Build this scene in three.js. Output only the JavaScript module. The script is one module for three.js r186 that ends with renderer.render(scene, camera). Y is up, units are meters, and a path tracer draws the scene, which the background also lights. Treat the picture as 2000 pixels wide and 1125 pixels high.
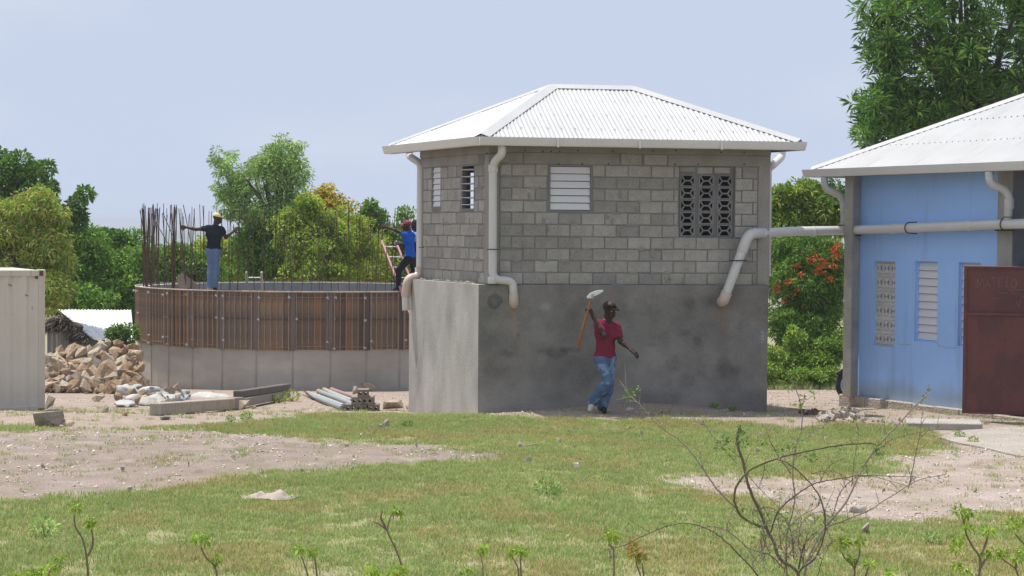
import * as THREE from 'three';
import { mergeGeometries, mergeVertices, toCreasedNormals } from 'three/addons/utils/BufferGeometryUtils.js';
import { ConvexGeometry } from 'three/addons/geometries/ConvexGeometry.js';

// ---------------------------------------------------------------- camera, sky, sun, exposure
const F = 3800, CX = 1000, CY = 562.5, EYE = 3.0;           // focal length in photo pixels, photo centre, eye height
const scene = new THREE.Scene();
const camera = new THREE.PerspectiveCamera(2 * Math.atan(CY / F) * 180 / Math.PI, 16 / 9, 0.5, 9000);
camera.position.set(0, EYE, 0);
camera.rotation.order = 'YXZ';
camera.rotation.set(-Math.atan(114.5 / F), 0, 0.0079);
camera.updateMatrixWorld(true);

const SUN_EL = 71 * Math.PI / 180, SUN_AZ = new THREE.Vector2(-0.78, -0.63).normalize();
const sunDir = new THREE.Vector3(SUN_AZ.x * Math.cos(SUN_EL), Math.sin(SUN_EL), SUN_AZ.y * Math.cos(SUN_EL));
const sun = new THREE.DirectionalLight(new THREE.Color(1.0, 0.95, 0.865), 3.9);
sun.position.copy(sunDir).multiplyScalar(80).add(new THREE.Vector3(0, 0, -36));
sun.target.position.set(0, 0, -36);
sun.castShadow = true;
sun.shadow.mapSize.set(4096, 4096);
Object.assign(sun.shadow.camera, { left: -40, right: 40, top: 40, bottom: -40, near: 1, far: 200 });
sun.shadow.radius = 1.2;
scene.add(sun, sun.target);

// ---------------------------------------------------------------- random numbers and noise
function rngOf(seed) { let a = seed >>> 0; return () => { a = (a + 0x6d2b79f5) | 0; let t = Math.imul(a ^ (a >>> 15), 1 | a); t = (t + Math.imul(t ^ (t >>> 7), 61 | t)) ^ t; return ((t ^ (t >>> 14)) >>> 0) / 4294967296; }; }
const hash3 = (x, y, z) => { let h = Math.imul(x, 374761393) ^ Math.imul(y, 668265263) ^ Math.imul(z, 2147483647 ^ 0x5bd1e995); h = Math.imul(h ^ (h >>> 13), 1274126177); h ^= h >>> 16; return (h >>> 0) / 4294967296; };
const sm = (t) => t * t * (3 - 2 * t);
function noise3(x, y, z, wrap = 0) {
  const ix = Math.floor(x), iy = Math.floor(y), iz = Math.floor(z), fx = sm(x - ix), fy = sm(y - iy), fz = sm(z - iz);
  const w = wrap ? (v) => ((v % wrap) + wrap) % wrap : (v) => v;
  const c = (a, b, d) => hash3(w(ix + a), w(iy + b), iz + d);
  const l = (a, b, t) => a + (b - a) * t;
  return l(l(l(c(0, 0, 0), c(1, 0, 0), fx), l(c(0, 1, 0), c(1, 1, 0), fx), fy), l(l(c(0, 0, 1), c(1, 0, 1), fx), l(c(0, 1, 1), c(1, 1, 1), fx), fy), fz);
}
function fbm(x, y, z, oct = 4, wrap = 0) { let s = 0, a = 0.5, n = 0, f = 1; for (let i = 0; i < oct; i++) { s += a * noise3(x * f, y * f, z + i * 7.3, wrap ? wrap * f : 0); n += a; a *= 0.5; f *= 2; } return s / n; }
const clamp = THREE.MathUtils.clamp, lerp = THREE.MathUtils.lerp;
const sstep = (a, b, x) => { const t = clamp((x - a) / (b - a), 0, 1); return t * t * (3 - 2 * t); };
const V = (x, y, z) => new THREE.Vector3(x, y, z);

// ---------------------------------------------------------------- the sky: pale tropical haze with faint streaks of cloud
{
  const W = 1024, H = 512, data = new Float32Array(W * H * 4);
  for (let r = 0; r < H; r++) {
    const el = ((r + 0.5) / H - 0.5) * Math.PI, s = Math.sin(el), up = Math.max(0, s);
    for (let c = 0; c < W; c++) {
      const az = ((c + 0.5) / W - 0.5) * 2 * Math.PI, x = Math.cos(az) * Math.cos(el), z = Math.sin(az) * Math.cos(el);
      const k = 1 - Math.pow(1 - up, 2.4);
      let R = lerp(0.452, 0.425, k), G = lerp(0.515, 0.48, k), B = lerp(0.645, 0.61, k);
      const cl = sstep(0.46, 0.8, fbm(x * 3 / (up + 0.25) + 5, z * 3 / (up + 0.25), up * 9 + 2, 5));
      R = lerp(R, 0.56, cl * 0.45); G = lerp(G, 0.60, cl * 0.45); B = lerp(B, 0.68, cl * 0.45);
      const glow = Math.pow(Math.max(0, x * sunDir.x + s * sunDir.y + z * sunDir.z), 12) * 0.7;   // forward scatter round the sun
      R += glow; G += glow * 0.97; B += glow * 0.9;
      if (s < 0) { R = 0.30; G = 0.28; B = 0.22; }
      const i = (r * W + c) * 4; data[i] = R; data[i + 1] = G; data[i + 2] = B; data[i + 3] = 1;
    }
  }
  const t = new THREE.DataTexture(data, W, H, THREE.RGBAFormat, THREE.FloatType);
  t.mapping = THREE.EquirectangularReflectionMapping; t.magFilter = t.minFilter = THREE.LinearFilter; t.needsUpdate = true;
  scene.background = t; scene.environment = t;
}
scene.fog = new THREE.FogExp2(new THREE.Color(0.78, 0.84, 0.95), 0.0004);
const renderer = new THREE.WebGLRenderer({ antialias: true });
renderer.setSize(1024, 576);
renderer.toneMapping = THREE.LinearToneMapping;
renderer.toneMappingExposure = 1.3;
renderer.shadowMap.enabled = true;

// ---------------------------------------------------------------- placing helpers
function ray(px, py) { return V((px - CX) / F, -(py - CY) / F, -1).applyQuaternion(camera.quaternion); }
function at(px, py, d) { const r = ray(px, py); return r.multiplyScalar(d / -r.z).add(camera.position); }   // the point seen at a photo pixel, d metres away
// ground height by x and distance
function G(x, d) {
  const fL = d < 31 ? 0 : d < 34 ? -0.083 * (d - 31) : d < 46 ? -0.25 - 0.05 * (d - 34) : d < 90 ? -0.85 - 0.085 * (d - 46) : -4.59 - 0.035 * (Math.min(d, 1000) - 90);
  const fR = d < 31 ? 0 : d < 46 ? -0.036 * (d - 31) : d < 90 ? -0.54 - 0.05 * (d - 46) : -2.74 - 0.037 * (Math.min(d, 1000) - 90);
  let h = lerp(fL, fR, sstep(-1.5, 4.5, x));
  h += 0.2 * Math.exp(-(((x - 2.0) / 1.5) ** 2) - (((d - 32.9) / 0.6) ** 2));
  h += 0.10 * Math.exp(-(((x - 1.2) / 1.7) ** 2) - (((d - 31.7) / 0.8) ** 2));
  const near = 1 - sstep(60, 90, d);
  h += near * (0.05 * (noise3(x * 0.45 + 9, d * 0.45, 3.1) - 0.5) + 0.02 * (noise3(x * 1.9, d * 1.9, 8.7) - 0.5));
  return h;
}
const GV = (x, d, lift = 0) => V(x, G(x, d) + lift, -d);
function groundAt(px, py) {
  const r = ray(px, py); r.divideScalar(-r.z);
  for (let d = 8; d < 120; d += 0.04) { const x = r.x * d; if (EYE + r.y * d <= G(x, d)) return V(x, G(x, d), -d); }
  return V(r.x * 120, G(r.x * 120, 120), -120);
}
function onPlane(px, py, p, n) { const r = ray(px, py), k = p.clone().sub(camera.position).dot(n) / r.dot(n); return r.multiplyScalar(k).add(camera.position); }

// ---------------------------------------------------------------- naming and tagging
const taken = new Map();
function numbered(n) { const k = taken.get(n) ?? 0; taken.set(n, k + 1); return k ? `${n}_${String(k).padStart(3, '0')}` : n; }
function tag(o, label, category, group, kind) { if (label) o.userData.label = label; if (category) o.userData.category = category; if (group) o.userData.group = group; if (kind) o.userData.kind = kind; return o; }
function thing(name, p, label, category, group, turn = 0) { const o = new THREE.Group(); o.name = numbered(name); o.position.copy(p); o.rotation.y = turn; scene.add(o); o.updateMatrixWorld(true); return tag(o, label, category, group); }
function mesh(name, g, m, parent) {                       // a part: geometry is given in the parent's own coordinates
  const o = new THREE.Mesh(g, m); o.name = parent ? name : numbered(name); o.castShadow = o.receiveShadow = true; (parent ?? scene).add(o); return o;
}
function structure(name, g, m) { const o = mesh(name, g, m); o.userData.kind = 'structure'; return o; }
function local(g, o) { o.updateWorldMatrix(true, false); return g.applyMatrix4(o.matrixWorld.clone().invert()); }   // world geometry into a thing's own coordinates
function clean(g) { const r = g.index ? g.toNonIndexed() : g; for (const n of Object.keys(r.attributes)) if (!['position', 'normal', 'uv'].includes(n)) r.deleteAttribute(n); if (!r.attributes.normal) r.computeVertexNormals(); return r; }
function triUV(g, ox = 0, oy = 0) {                         // uv in metres by the main direction of each face
  const r = clean(g), p = r.attributes.position, uv = new Float32Array(p.count * 2), a = V(), b = V(), c = V();
  for (let i = 0; i < p.count; i += 3) {
    a.fromBufferAttribute(p, i); b.fromBufferAttribute(p, i + 1).sub(a); c.fromBufferAttribute(p, i + 2).sub(a); b.cross(c);
    const x = Math.abs(b.x), y = Math.abs(b.y), z = Math.abs(b.z);
    for (let k = 0; k < 3; k++) {
      const X = p.getX(i + k), Y = p.getY(i + k), Z = p.getZ(i + k), j = (i + k) * 2;
      if (y >= x && y >= z) { uv[j] = X + ox; uv[j + 1] = Z + oy; } else if (x >= z) { uv[j] = Z + ox; uv[j + 1] = Y + oy; } else { uv[j] = X + ox; uv[j + 1] = Y + oy; }
    }
  }
  r.setAttribute('uv', new THREE.BufferAttribute(uv, 2)); return r;
}
function merge(list) { return mergeGeometries(list.map((g) => { const r = clean(g); if (!r.attributes.uv) r.setAttribute('uv', new THREE.BufferAttribute(new Float32Array(r.attributes.position.count * 2), 2)); return r; })); }
// box with chamfered edges, centred
const chCache = new Map();
function chamferBox(w, h, d, c = 0.006) {
  const key = [w, h, d, c].map((v) => v.toFixed(4)).join(); if (chCache.has(key)) return chCache.get(key);
  const pts = []; for (const x of [-1, 1]) for (const y of [-1, 1]) for (const z of [-1, 1]) {
    pts.push(V(x * (w / 2 - c), y * (h / 2 - c), z * d / 2), V(x * w / 2, y * (h / 2 - c), z * (d / 2 - c)), V(x * (w / 2 - c), y * h / 2, z * (d / 2 - c))); }
  const g = triUV(new ConvexGeometry(pts), w * 3.1 + h, h * 1.7 + d); chCache.set(key, g); return g;
}
const moved = (g, x, y, z, rx = 0, ry = 0, rz = 0) => g.clone().applyMatrix4(new THREE.Matrix4().makeRotationFromEuler(new THREE.Euler(rx, ry, rz)).setPosition(x, y, z));
function beam(a, b, w, h, c = 0.004, up = V(0, 1, 0)) {    // chamfered bar from a to b
  const z = b.clone().sub(a), L = z.length(); z.normalize(); const x = up.clone().cross(z).normalize(), y = z.clone().cross(x);
  return triUV(chamferBox(w, h, L, c).clone().applyMatrix4(new THREE.Matrix4().makeBasis(x, y, z).setPosition(a.clone().add(b).multiplyScalar(0.5))));
}
function tube(pts, radii, seg = 8, cap = true, squash = 1) {           // tapered tube through points
  const n = pts.length, pos = [], idx = [], uv = []; let ref = V(0.31, 0.2, 0.93); let len = 0;
  for (let i = 0; i < n; i++) {
    const t = pts[Math.min(n - 1, i + 1)].clone().sub(pts[Math.max(0, i - 1)]).normalize();
    if (Math.abs(t.dot(ref)) > 0.95) ref = V(0.9, 0.4, 0.1);
    const x = ref.clone().sub(t.clone().multiplyScalar(ref.dot(t))).normalize(), y = t.clone().cross(x); ref = x.clone();
    if (i) len += pts[i].distanceTo(pts[i - 1]);
    const r = Array.isArray(radii) ? radii[i] : radii;
    for (let k = 0; k <= seg; k++) { const a = k / seg * 2 * Math.PI; pos.push(...pts[i].clone().addScaledVector(x, Math.cos(a) * r).addScaledVector(y, Math.sin(a) * r * squash).toArray()); uv.push(k / seg * 2 * Math.PI * r, len); }
    if (i) for (let k = 0; k < seg; k++) { const p = (i - 1) * (seg + 1) + k, q = p + seg + 1; idx.push(p, p + 1, q, p + 1, q + 1, q); }
  }
  if (cap) for (const [i, s] of [[0, 1], [n - 1, -1]]) { const c = pos.length / 3; pos.push(...pts[i].toArray()); uv.push(0, 0); for (let k = 0; k < seg; k++) { const p = i * (seg + 1) + k; s > 0 ? idx.push(c, p + 1, p) : idx.push(c, p, p + 1); } }
  const g = new THREE.BufferGeometry(); g.setAttribute('position', new THREE.Float32BufferAttribute(pos, 3)); g.setAttribute('uv', new THREE.Float32BufferAttribute(uv, 2)); g.setIndex(idx); g.computeVertexNormals(); return g;
}
function smooth(pts, n) { return new THREE.CatmullRomCurve3(pts, false, 'centripetal').getPoints(n); }
function bentPipe(pts, r, bend = 0.12, seg = 14) {         // pipe with rounded corners through the given points
  const out = [pts[0]];
  for (let i = 1; i < pts.length - 1; i++) {
    const a = pts[i - 1], b = pts[i], c = pts[i + 1], k = Math.min(bend, a.distanceTo(b) * 0.45, b.distanceTo(c) * 0.45);
    const p = b.clone().add(a.clone().sub(b).setLength(k)), q = b.clone().add(c.clone().sub(b).setLength(k));
    for (let j = 0; j <= 6; j++) { const t = j / 6; out.push(p.clone().multiplyScalar((1 - t) ** 2).addScaledVector(b, 2 * t * (1 - t)).addScaledVector(q, t * t)); }
  }
  out.push(pts[pts.length - 1]); return tube(out, r, seg);
}
function quadStrip(list) { const pos = []; for (const [a, b, c, d] of list) pos.push(...a.toArray(), ...b.toArray(), ...c.toArray(), ...a.toArray(), ...c.toArray(), ...d.toArray()); const g = new THREE.BufferGeometry(); g.setAttribute('position', new THREE.Float32BufferAttribute(pos, 3)); g.computeVertexNormals(); return g; }

// ---------------------------------------------------------------- textures and materials
function tex(size, fn, srgb = true, repeat = 1, h = size) {
  const d = new Uint8Array(size * h * 4);
  for (let y = 0; y < h; y++) for (let x = 0; x < size; x++) { const c = fn(x / size, y / h); const i = (y * size + x) * 4; for (let k = 0; k < 3; k++) { const v = typeof c === 'number' ? c : c[k]; d[i + k] = clamp(Math.round((srgb ? Math.pow(clamp(v, 0, 1), 1 / 2.2) : v) * 255), 0, 255); } d[i + 3] = 255; }
  const t = new THREE.DataTexture(d, size, h); t.wrapS = t.wrapT = THREE.RepeatWrapping; t.magFilter = THREE.LinearFilter; t.minFilter = THREE.LinearMipmapLinearFilter; t.generateMipmaps = true;
  if (srgb) t.colorSpace = THREE.SRGBColorSpace; t.repeat.set(1 / repeat, 1 / repeat); t.needsUpdate = true; return t;
}
// maps hold a factor near 0.8 that multiplies the material's own colour
const T = {};
T.concrete = tex(512, (u, v) => { const a = fbm(u * 6, v * 6, 1, 5, 6), b = noise3(u * 128, v * 128, 5, 128), s = fbm(u * 22, v * 3, 9, 3, 0); return 0.62 + 0.38 * a + 0.14 * (b - 0.5) + 0.05 * (s - 0.5); }, true, 1.6);
T.concreteB = tex(512, (u, v) => { const b = noise3(u * 96, v * 96, 2, 96), a = fbm(u * 12, v * 12, 3, 4, 12); return 0.45 * b + 0.55 * a; }, false, 1.6);
T.block = tex(512, (u, v) => { const a = fbm(u * 10, v * 10, 11, 4, 10), b = noise3(u * 170, v * 170, 4, 170), p = noise3(u * 60, v * 60, 14, 60); return 0.66 + 0.26 * a + 0.24 * (b - 0.5) - (p > 0.82 ? 0.16 : 0); }, true, 1.0);
T.blockB = tex(512, (u, v) => { const b = noise3(u * 150, v * 150, 4, 150), p = noise3(u * 60, v * 60, 14, 60); return 0.6 * b + (p > 0.8 ? 0 : 0.4); }, false, 1.0);
T.paint = tex(512, (u, v) => 0.84 + 0.14 * fbm(u * 5, v * 5, 21, 5, 5) + 0.04 * (noise3(u * 120, v * 120, 3, 120) - 0.5), true, 2.4);
T.blueWash = tex(512, (u, v) => 0.975 + 0.08 * (fbm(u * 4, v * 4, 25, 5, 4) - 0.5) + 0.10 * (fbm(u * 14, v * 2, 26, 3, 0) - 0.5), true, 3.1);
T.bumps = tex(256, (u, v) => fbm(u * 16, v * 16, 31, 4, 16), false, 0.5);
T.rust = tex(512, (u, v) => { const a = fbm(u * 5, v * 5, 41, 5, 5), b = fbm(u * 14, v * 3, 43, 4, 0), t = sstep(0.38, 0.66, 0.6 * a + 0.4 * b); const d = 0.9 + 0.25 * (noise3(u * 90, v * 90, 6, 90) - 0.5); return [lerp(0.66, 0.95, t) * d, lerp(0.60, 0.78, t) * d, lerp(0.55, 0.60, t) * d]; }, true, 1.3);
T.wood = tex(512, (u, v) => { const g = fbm(u * 40, v * 2.2, 51, 4, 0), k = fbm(u * 4, v * 4, 52, 3, 4); return 0.5 + 0.5 * g * (0.7 + 0.5 * k); }, true, 0.8);
T.stone = tex(512, (u, v) => { const a = fbm(u * 7, v * 7, 61, 5, 7), b = noise3(u * 70, v * 70, 62, 70); const t = sstep(0.35, 0.7, a); return [0.72 + 0.26 * t + 0.1 * (b - 0.5), 0.66 + 0.3 * t + 0.1 * (b - 0.5), 0.58 + 0.38 * t + 0.1 * (b - 0.5)]; }, true, 0.7);
T.cloth = tex(256, (u, v) => 0.78 + 0.2 * fbm(u * 8, v * 8, 71, 4, 8) + 0.06 * (noise3(u * 90, v * 90, 72, 90) - 0.5), true, 0.5);
T.denim = tex(256, (u, v) => { const a = fbm(u * 6, v * 6, 81, 4, 6), w = sstep(0.52, 0.66, a); return [0.50 + 0.75 * w, 0.56 + 0.65 * w, 0.66 + 0.5 * w]; }, true, 0.55);
T.steel = tex(512, (u, v) => { const a = fbm(u * 4, v * 4, 91, 5, 4), s = noise3(u * 60, 0, 92); const dd = sstep(0.58, 0.75, fbm(u * 9, v * 2.5, 95, 4)); return [0.80 + 0.18 * a + 0.05 * (s - 0.5) - 0.07 * dd, 0.80 + 0.18 * a + 0.05 * (s - 0.5) - 0.085 * dd, 0.80 + 0.18 * a + 0.05 * (s - 0.5) - 0.11 * dd]; }, true, 1.9);
T.ground = tex(1024, (u, v) => { const a = fbm(u * 9, v * 9, 101, 5, 9), b = noise3(u * 190, v * 190, 103, 190), c = noise3(u * 74, v * 74, 104, 74), d = noise3(u * 330, v * 330, 105, 330); const p = c > 0.78 ? 0.2 * sstep(0.78, 0.95, c) : 0; return 0.56 + 0.36 * a + 0.28 * (b - 0.5) + 0.2 * (d - 0.5) + p; }, true, 2.3);
T.groundB = tex(1024, (u, v) => { const b = noise3(u * 190, v * 190, 103, 190), c = noise3(u * 74, v * 74, 104, 74), a = fbm(u * 9, v * 9, 101, 5, 9); return 0.35 * b + 0.35 * c + 0.3 * a; }, false, 2.3);
const mat = (r, g, b, o = {}) => { const { c = 1, ...rest } = o; return new THREE.MeshStandardMaterial({ color: new THREE.Color().setRGB(r * c, g * c, b * c), roughness: 0.9, metalness: 0, side: THREE.DoubleSide, ...rest }); };
const matte = (r, g, b, o = {}) => new THREE.MeshPhysicalMaterial({ color: new THREE.Color().setRGB(r, g, b), roughness: 1, specularIntensity: 0.25, side: THREE.DoubleSide, ...o });
const M = {
  concrete: mat(0.31, 0.295, 0.272, { map: T.concrete, bumpMap: T.concreteB, bumpScale: 0.006, roughness: 0.95 }),
  mortar: mat(0.255, 0.24, 0.215, { map: T.concrete, bumpMap: T.concreteB, bumpScale: 0.012, roughness: 0.97 }),
  tankWall: mat(0.49, 0.465, 0.42, { map: T.concrete, bumpMap: T.concreteB, bumpScale: 0.005 }),
  pvc: mat(0.68, 0.66, 0.62, { map: T.paint, roughness: 0.42 }),
  pvcStain: mat(0.62, 0.50, 0.40, { map: T.paint, roughness: 0.5 }),
  gutter: mat(0.74, 0.73, 0.70, { map: T.paint, roughness: 0.4 }),
  roof: mat(0.50, 0.505, 0.51, { map: T.steel, roughness: 0.5 }),
  louvre: mat(0.76, 0.76, 0.77, { map: T.paint, roughness: 0.5 }),
  frame: mat(0.20, 0.20, 0.21, { roughness: 0.6 }),
  darkWire: mat(0.03, 0.03, 0.03, { roughness: 0.7 }),
  blue: mat(0.37, 0.595, 1.0, { map: T.blueWash, bumpMap: T.bumps, bumpScale: 0.003, roughness: 0.85 }),
  interior: mat(0.22, 0.21, 0.2, { map: T.concrete }),
  rebar: mat(0.135, 0.095, 0.075, { map: T.rust, roughness: 0.9 }),
};
// ---------------------------------------------------------------- ground: one sheet to the horizon
const polyW = (list) => list.map(([x, y]) => { const p = groundAt(x, y); return [p.x, -p.z]; });
function polyDist(poly, x, d) {                                  // signed distance, positive inside
  let inside = false, best = 1e9;
  for (let i = 0, j = poly.length - 1; i < poly.length; j = i++) {
    const [xi, yi] = poly[i], [xj, yj] = poly[j];
    if ((yi > d) !== (yj > d) && x < (xj - xi) * (d - yi) / (yj - yi) + xi) inside = !inside;
    const vx = xj - xi, vy = yj - yi, t = clamp(((x - xi) * vx + (d - yi) * vy) / (vx * vx + vy * vy), 0, 1); best = Math.min(best, Math.hypot(x - xi - t * vx, d - yi - t * vy));
  }
  return inside ? best : -best;
}
const dirtLeft = polyW([[-120, 850], [60, 838], [250, 836], [420, 840], [560, 846], [720, 862], [880, 874], [1010, 880], [1042, 888], [960, 900], [800, 906], [690, 914], [560, 928], [430, 944], [300, 966], [120, 978], [-120, 984]]);
const dirtRight = polyW([[1215, 945], [1290, 927], [1430, 926], [1560, 936], [1660, 930], [1740, 896], [1790, 868], [1850, 846], [2060, 838], [2120, 1000], [1960, 1012], [1860, 1022], [1700, 1026], [1560, 1010], [1480, 990], [1380, 960]]);
const grassStrip = polyW([[-160, 834], [60, 830], [150, 838], [290, 834], [470, 826], [560, 817], [640, 811], [760, 811], [930, 812], [1120, 819], [1180, 823], [1300, 818], [1420, 824], [1560, 840], [1640, 828], [1700, 832], [1790, 836], [1830, 850], [1900, 862], [2100, 880], [2500, 1300], [-500, 1300]]);
function groundMix(x, d) {
  const w = 0.55 * (fbm(x * 0.9, d * 0.9, 5, 4) - 0.5) + 0.35 * (noise3(x * 4, d * 4, 6) - 0.5);
  const strip = sstep(-0.2, 0.45, polyDist(grassStrip, x, d) + 0.6 * w);
  const dl = sstep(-0.35, 0.5, polyDist(dirtLeft, x, d) + 1.5 * w), dr = sstep(-0.35, 0.5, polyDist(dirtRight, x, d) + 1.5 * w);
  const far = sstep(52, 66, d);
  return { grass: Math.max(strip * (1 - Math.max(dl, dr)), far), dl, dr };
}
{
  const xs = [], ds = [];
  for (let x = -3000; x < -200; x += 400) xs.push(x); for (let x = -200; x < -40; x += 20) xs.push(x); for (let x = -40; x < -15; x += 1) xs.push(x);
  for (let x = -15; x <= 15.001; x += 0.14) xs.push(x);
  for (let x = 16; x <= 40; x += 1) xs.push(x); for (let x = 60; x <= 200; x += 20) xs.push(x); for (let x = 600; x <= 3000; x += 400) xs.push(x);
  for (let d = -40; d < 6; d += 4) ds.push(d); for (let d = 6; d < 14; d += 0.5) ds.push(d); for (let d = 14; d < 48; d += 0.14) ds.push(d); for (let d = 48; d < 70; d += 0.6) ds.push(d); for (let d = 70; d < 200; d += 8) ds.push(d); for (let d = 200; d < 1000; d += 80) ds.push(d); for (let d = 1000; d <= 5800; d += 400) ds.push(d);
  const pos = [], col = [], uv = [], idx = [];
  for (const d of ds) for (const x of xs) {
    pos.push(x, G(x, Math.max(d, 0)), -d); uv.push(x, d);
    const m = groundMix(x, d), n = fbm(x * 0.5, d * 0.5, 12, 3), n2 = fbm(x * 2.5, d * 2.5, 15, 3), pale = m.dr * sstep(0.35, 0.62, n2) * 0.5 + m.dl * sstep(0.5, 0.72, n2) * 0.35;
    const dk = 1 - 0.24 * m.dl - 0.1 * m.dr, dirt = [(lerp(0.40, 0.32, n) + 0.16 * pale) * dk, (lerp(0.318, 0.252, n) + 0.16 * pale) * dk, (lerp(0.262, 0.205, n) + 0.17 * pale) * dk];
    if (d > 50) { dirt[0] = 0.12; dirt[1] = 0.15; dirt[2] = 0.06; }
    const bare = sstep(0.50, 0.72, fbm(x * 2.7, d * 1.9, 33, 4)) * 0.55, g = [lerp(lerp(0.26, 0.32, n2), 0.345, bare), lerp(lerp(0.275, 0.30, n2), 0.295, bare), lerp(lerp(0.115, 0.145, n2), 0.185, bare)];
    for (let k = 0; k < 3; k++) col.push(lerp(dirt[k], g[k], m.grass) * 1.18);
  }
  const nx = xs.length;
  for (let j = 0; j < ds.length - 1; j++) for (let i = 0; i < nx - 1; i++) { const a = j * nx + i; idx.push(a, a + 1, a + nx, a + 1, a + nx + 1, a + nx); }
  const g = new THREE.BufferGeometry(); g.setAttribute('position', new THREE.Float32BufferAttribute(pos, 3)); g.setAttribute('color', new THREE.Float32BufferAttribute(col, 3)); g.setAttribute('uv', new THREE.Float32BufferAttribute(uv, 2)); g.setIndex(idx); g.computeVertexNormals();
  structure('ground', g, mat(1, 1, 1, { vertexColors: true, map: T.ground, bumpMap: T.groundB, bumpScale: 0.025, roughness: 1 }));
}
// far blue hills
{
  const pos = [], idx = [], nx = 90, nz = 8;
  for (let j = 0; j <= nz; j++) for (let i = 0; i <= nx; i++) {
    const x = -1500 + i * 3000 / nx, t = j / nz, d = 2300 + t * 900, ridge = -9 + 24 * (fbm(x * 0.0021 + 3.3, 1.7, 2, 4) - 0.32) + 4 * noise3(x * 0.012, 4, 1);
    pos.push(x, lerp(-42, ridge, Math.sin(t * Math.PI)), -d);
    if (j < nz && i < nx) { const a = j * (nx + 1) + i; idx.push(a, a + 1, a + nx + 1, a + 1, a + nx + 2, a + nx + 1); }
  }
  const g = new THREE.BufferGeometry(); g.setAttribute('position', new THREE.Float32BufferAttribute(pos, 3)); g.setIndex(idx); g.computeVertexNormals();
  structure('hills', g, mat(0.12, 0.15, 0.10));
}
// short grass
function bladePatch(seed, n, R, hMin, hMax, wid) {
  const r = rngOf(seed), pos = [], idx = [], col = [];
  for (let i = 0; i < n; i++) {
    const a = r() * 6.283, q = R * Math.sqrt(r()), x = q * Math.cos(a), z = q * Math.sin(a), h = lerp(hMin, hMax, r()), b = r() * 6.283, lean = 0.25 + 0.7 * r(), dx = Math.cos(b), dz = Math.sin(b), s = wid * (0.6 + 0.8 * r());
    const k = pos.length / 3, dry = r() < 0.26, t = r();
    const c = dry ? [lerp(0.46, 0.58, t), lerp(0.41, 0.49, t), lerp(0.21, 0.27, t)] : [lerp(0.23, 0.37, t), lerp(0.32, 0.46, t), lerp(0.085, 0.15, t)];
    pos.push(x - dz * s, -0.01, z + dx * s, x + dz * s, -0.01, z - dx * s, x + dx * h * lean * 0.4 + dz * s * 0.7, h * 0.62, z + dz * h * lean * 0.4 - dx * s * 0.7, x + dx * h * lean * 0.4 - dz * s * 0.7, h * 0.62, z + dz * h * lean * 0.4 + dx * s * 0.7, x + dx * h * lean, h, z + dz * h * lean);
    for (let j = 0; j < 5; j++) col.push(...c); idx.push(k, k + 1, k + 2, k, k + 2, k + 3, k + 3, k + 2, k + 4);
  }
  const g = new THREE.BufferGeometry(); g.setAttribute('position', new THREE.Float32BufferAttribute(pos, 3)); g.setAttribute('color', new THREE.Float32BufferAttribute(col, 3)); g.setIndex(idx); g.computeVertexNormals(); return g;
}
const leafMat = (o = {}) => new THREE.MeshPhysicalMaterial({ color: 0xffffff, vertexColors: true, roughness: 0.75, transmission: 0.35, thickness: 0, side: THREE.DoubleSide, specularIntensity: 0.45, ...o });
{
  const r = rngOf(77), gm = leafMat({ roughness: 0.9, transmission: 0.3 });
  const spots = [[], [], []];
  const lim = (d) => 0.285 * d + 1.2;
  for (let i = 0; i < 230000; i++) {
    const d = 15 + Math.pow(r(), 0.8) * 21, x = (r() * 2 - 1) * 10.8; if (Math.abs(x) > lim(d)) continue;
    const m = groundMix(x, d).grass, thin = 1 - 0.62 * sstep(0.50, 0.72, fbm(x * 2.7, d * 1.9, 33, 4)) - 0.25 * sstep(0.5, 0.8, noise3(x * 7, d * 6, 37));
    if (r() > m * thin * (d > 30 ? 1 : 0.85) + 0.012 + 0.05 * sstep(0.6, 0.8, fbm(x * 2.2, d * 1.6, 39, 3))) continue;
    spots[Math.floor(r() * 3)].push([x, d]);
  }
  spots.forEach((list, k) => {
    const im = new THREE.InstancedMesh(bladePatch(5 + k, 16, 0.085, 0.022, 0.062, 0.0032), gm, list.length); im.name = numbered('grass');
    const o = new THREE.Object3D(), c = new THREE.Color();
    list.forEach(([x, d], i) => {
      o.position.set(x, G(x, d) - 0.004, -d); o.rotation.set(0, r() * 6.283, 0); const n = fbm(x * 0.7, d * 0.7, 40, 3), s = 0.7 + 0.6 * r(); o.scale.set(1.1, s * (0.65 + 0.6 * n), 1.1); o.updateMatrix(); im.setMatrixAt(i, o.matrix);
      const v = 0.8 + 0.4 * r(), dry = sstep(0.5, 0.68, fbm(x * 1.3 + 8, d * 1.3, 44, 3)); c.setRGB(v * lerp(0.97, 1.14, dry), v * lerp(1.03, 0.98, dry), v * lerp(0.97, 1.04, dry)); im.setColorAt(i, c);
    });
    im.castShadow = im.receiveShadow = true; scene.add(im); tag(im, ['short green and straw coloured grass covering the foreground', 'yellowish short grass blades mixed over the foreground lawn', 'fine short grass blades scattered across the trampled lawn'][k], 'grass', null, 'stuff');
  });
}
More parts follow.
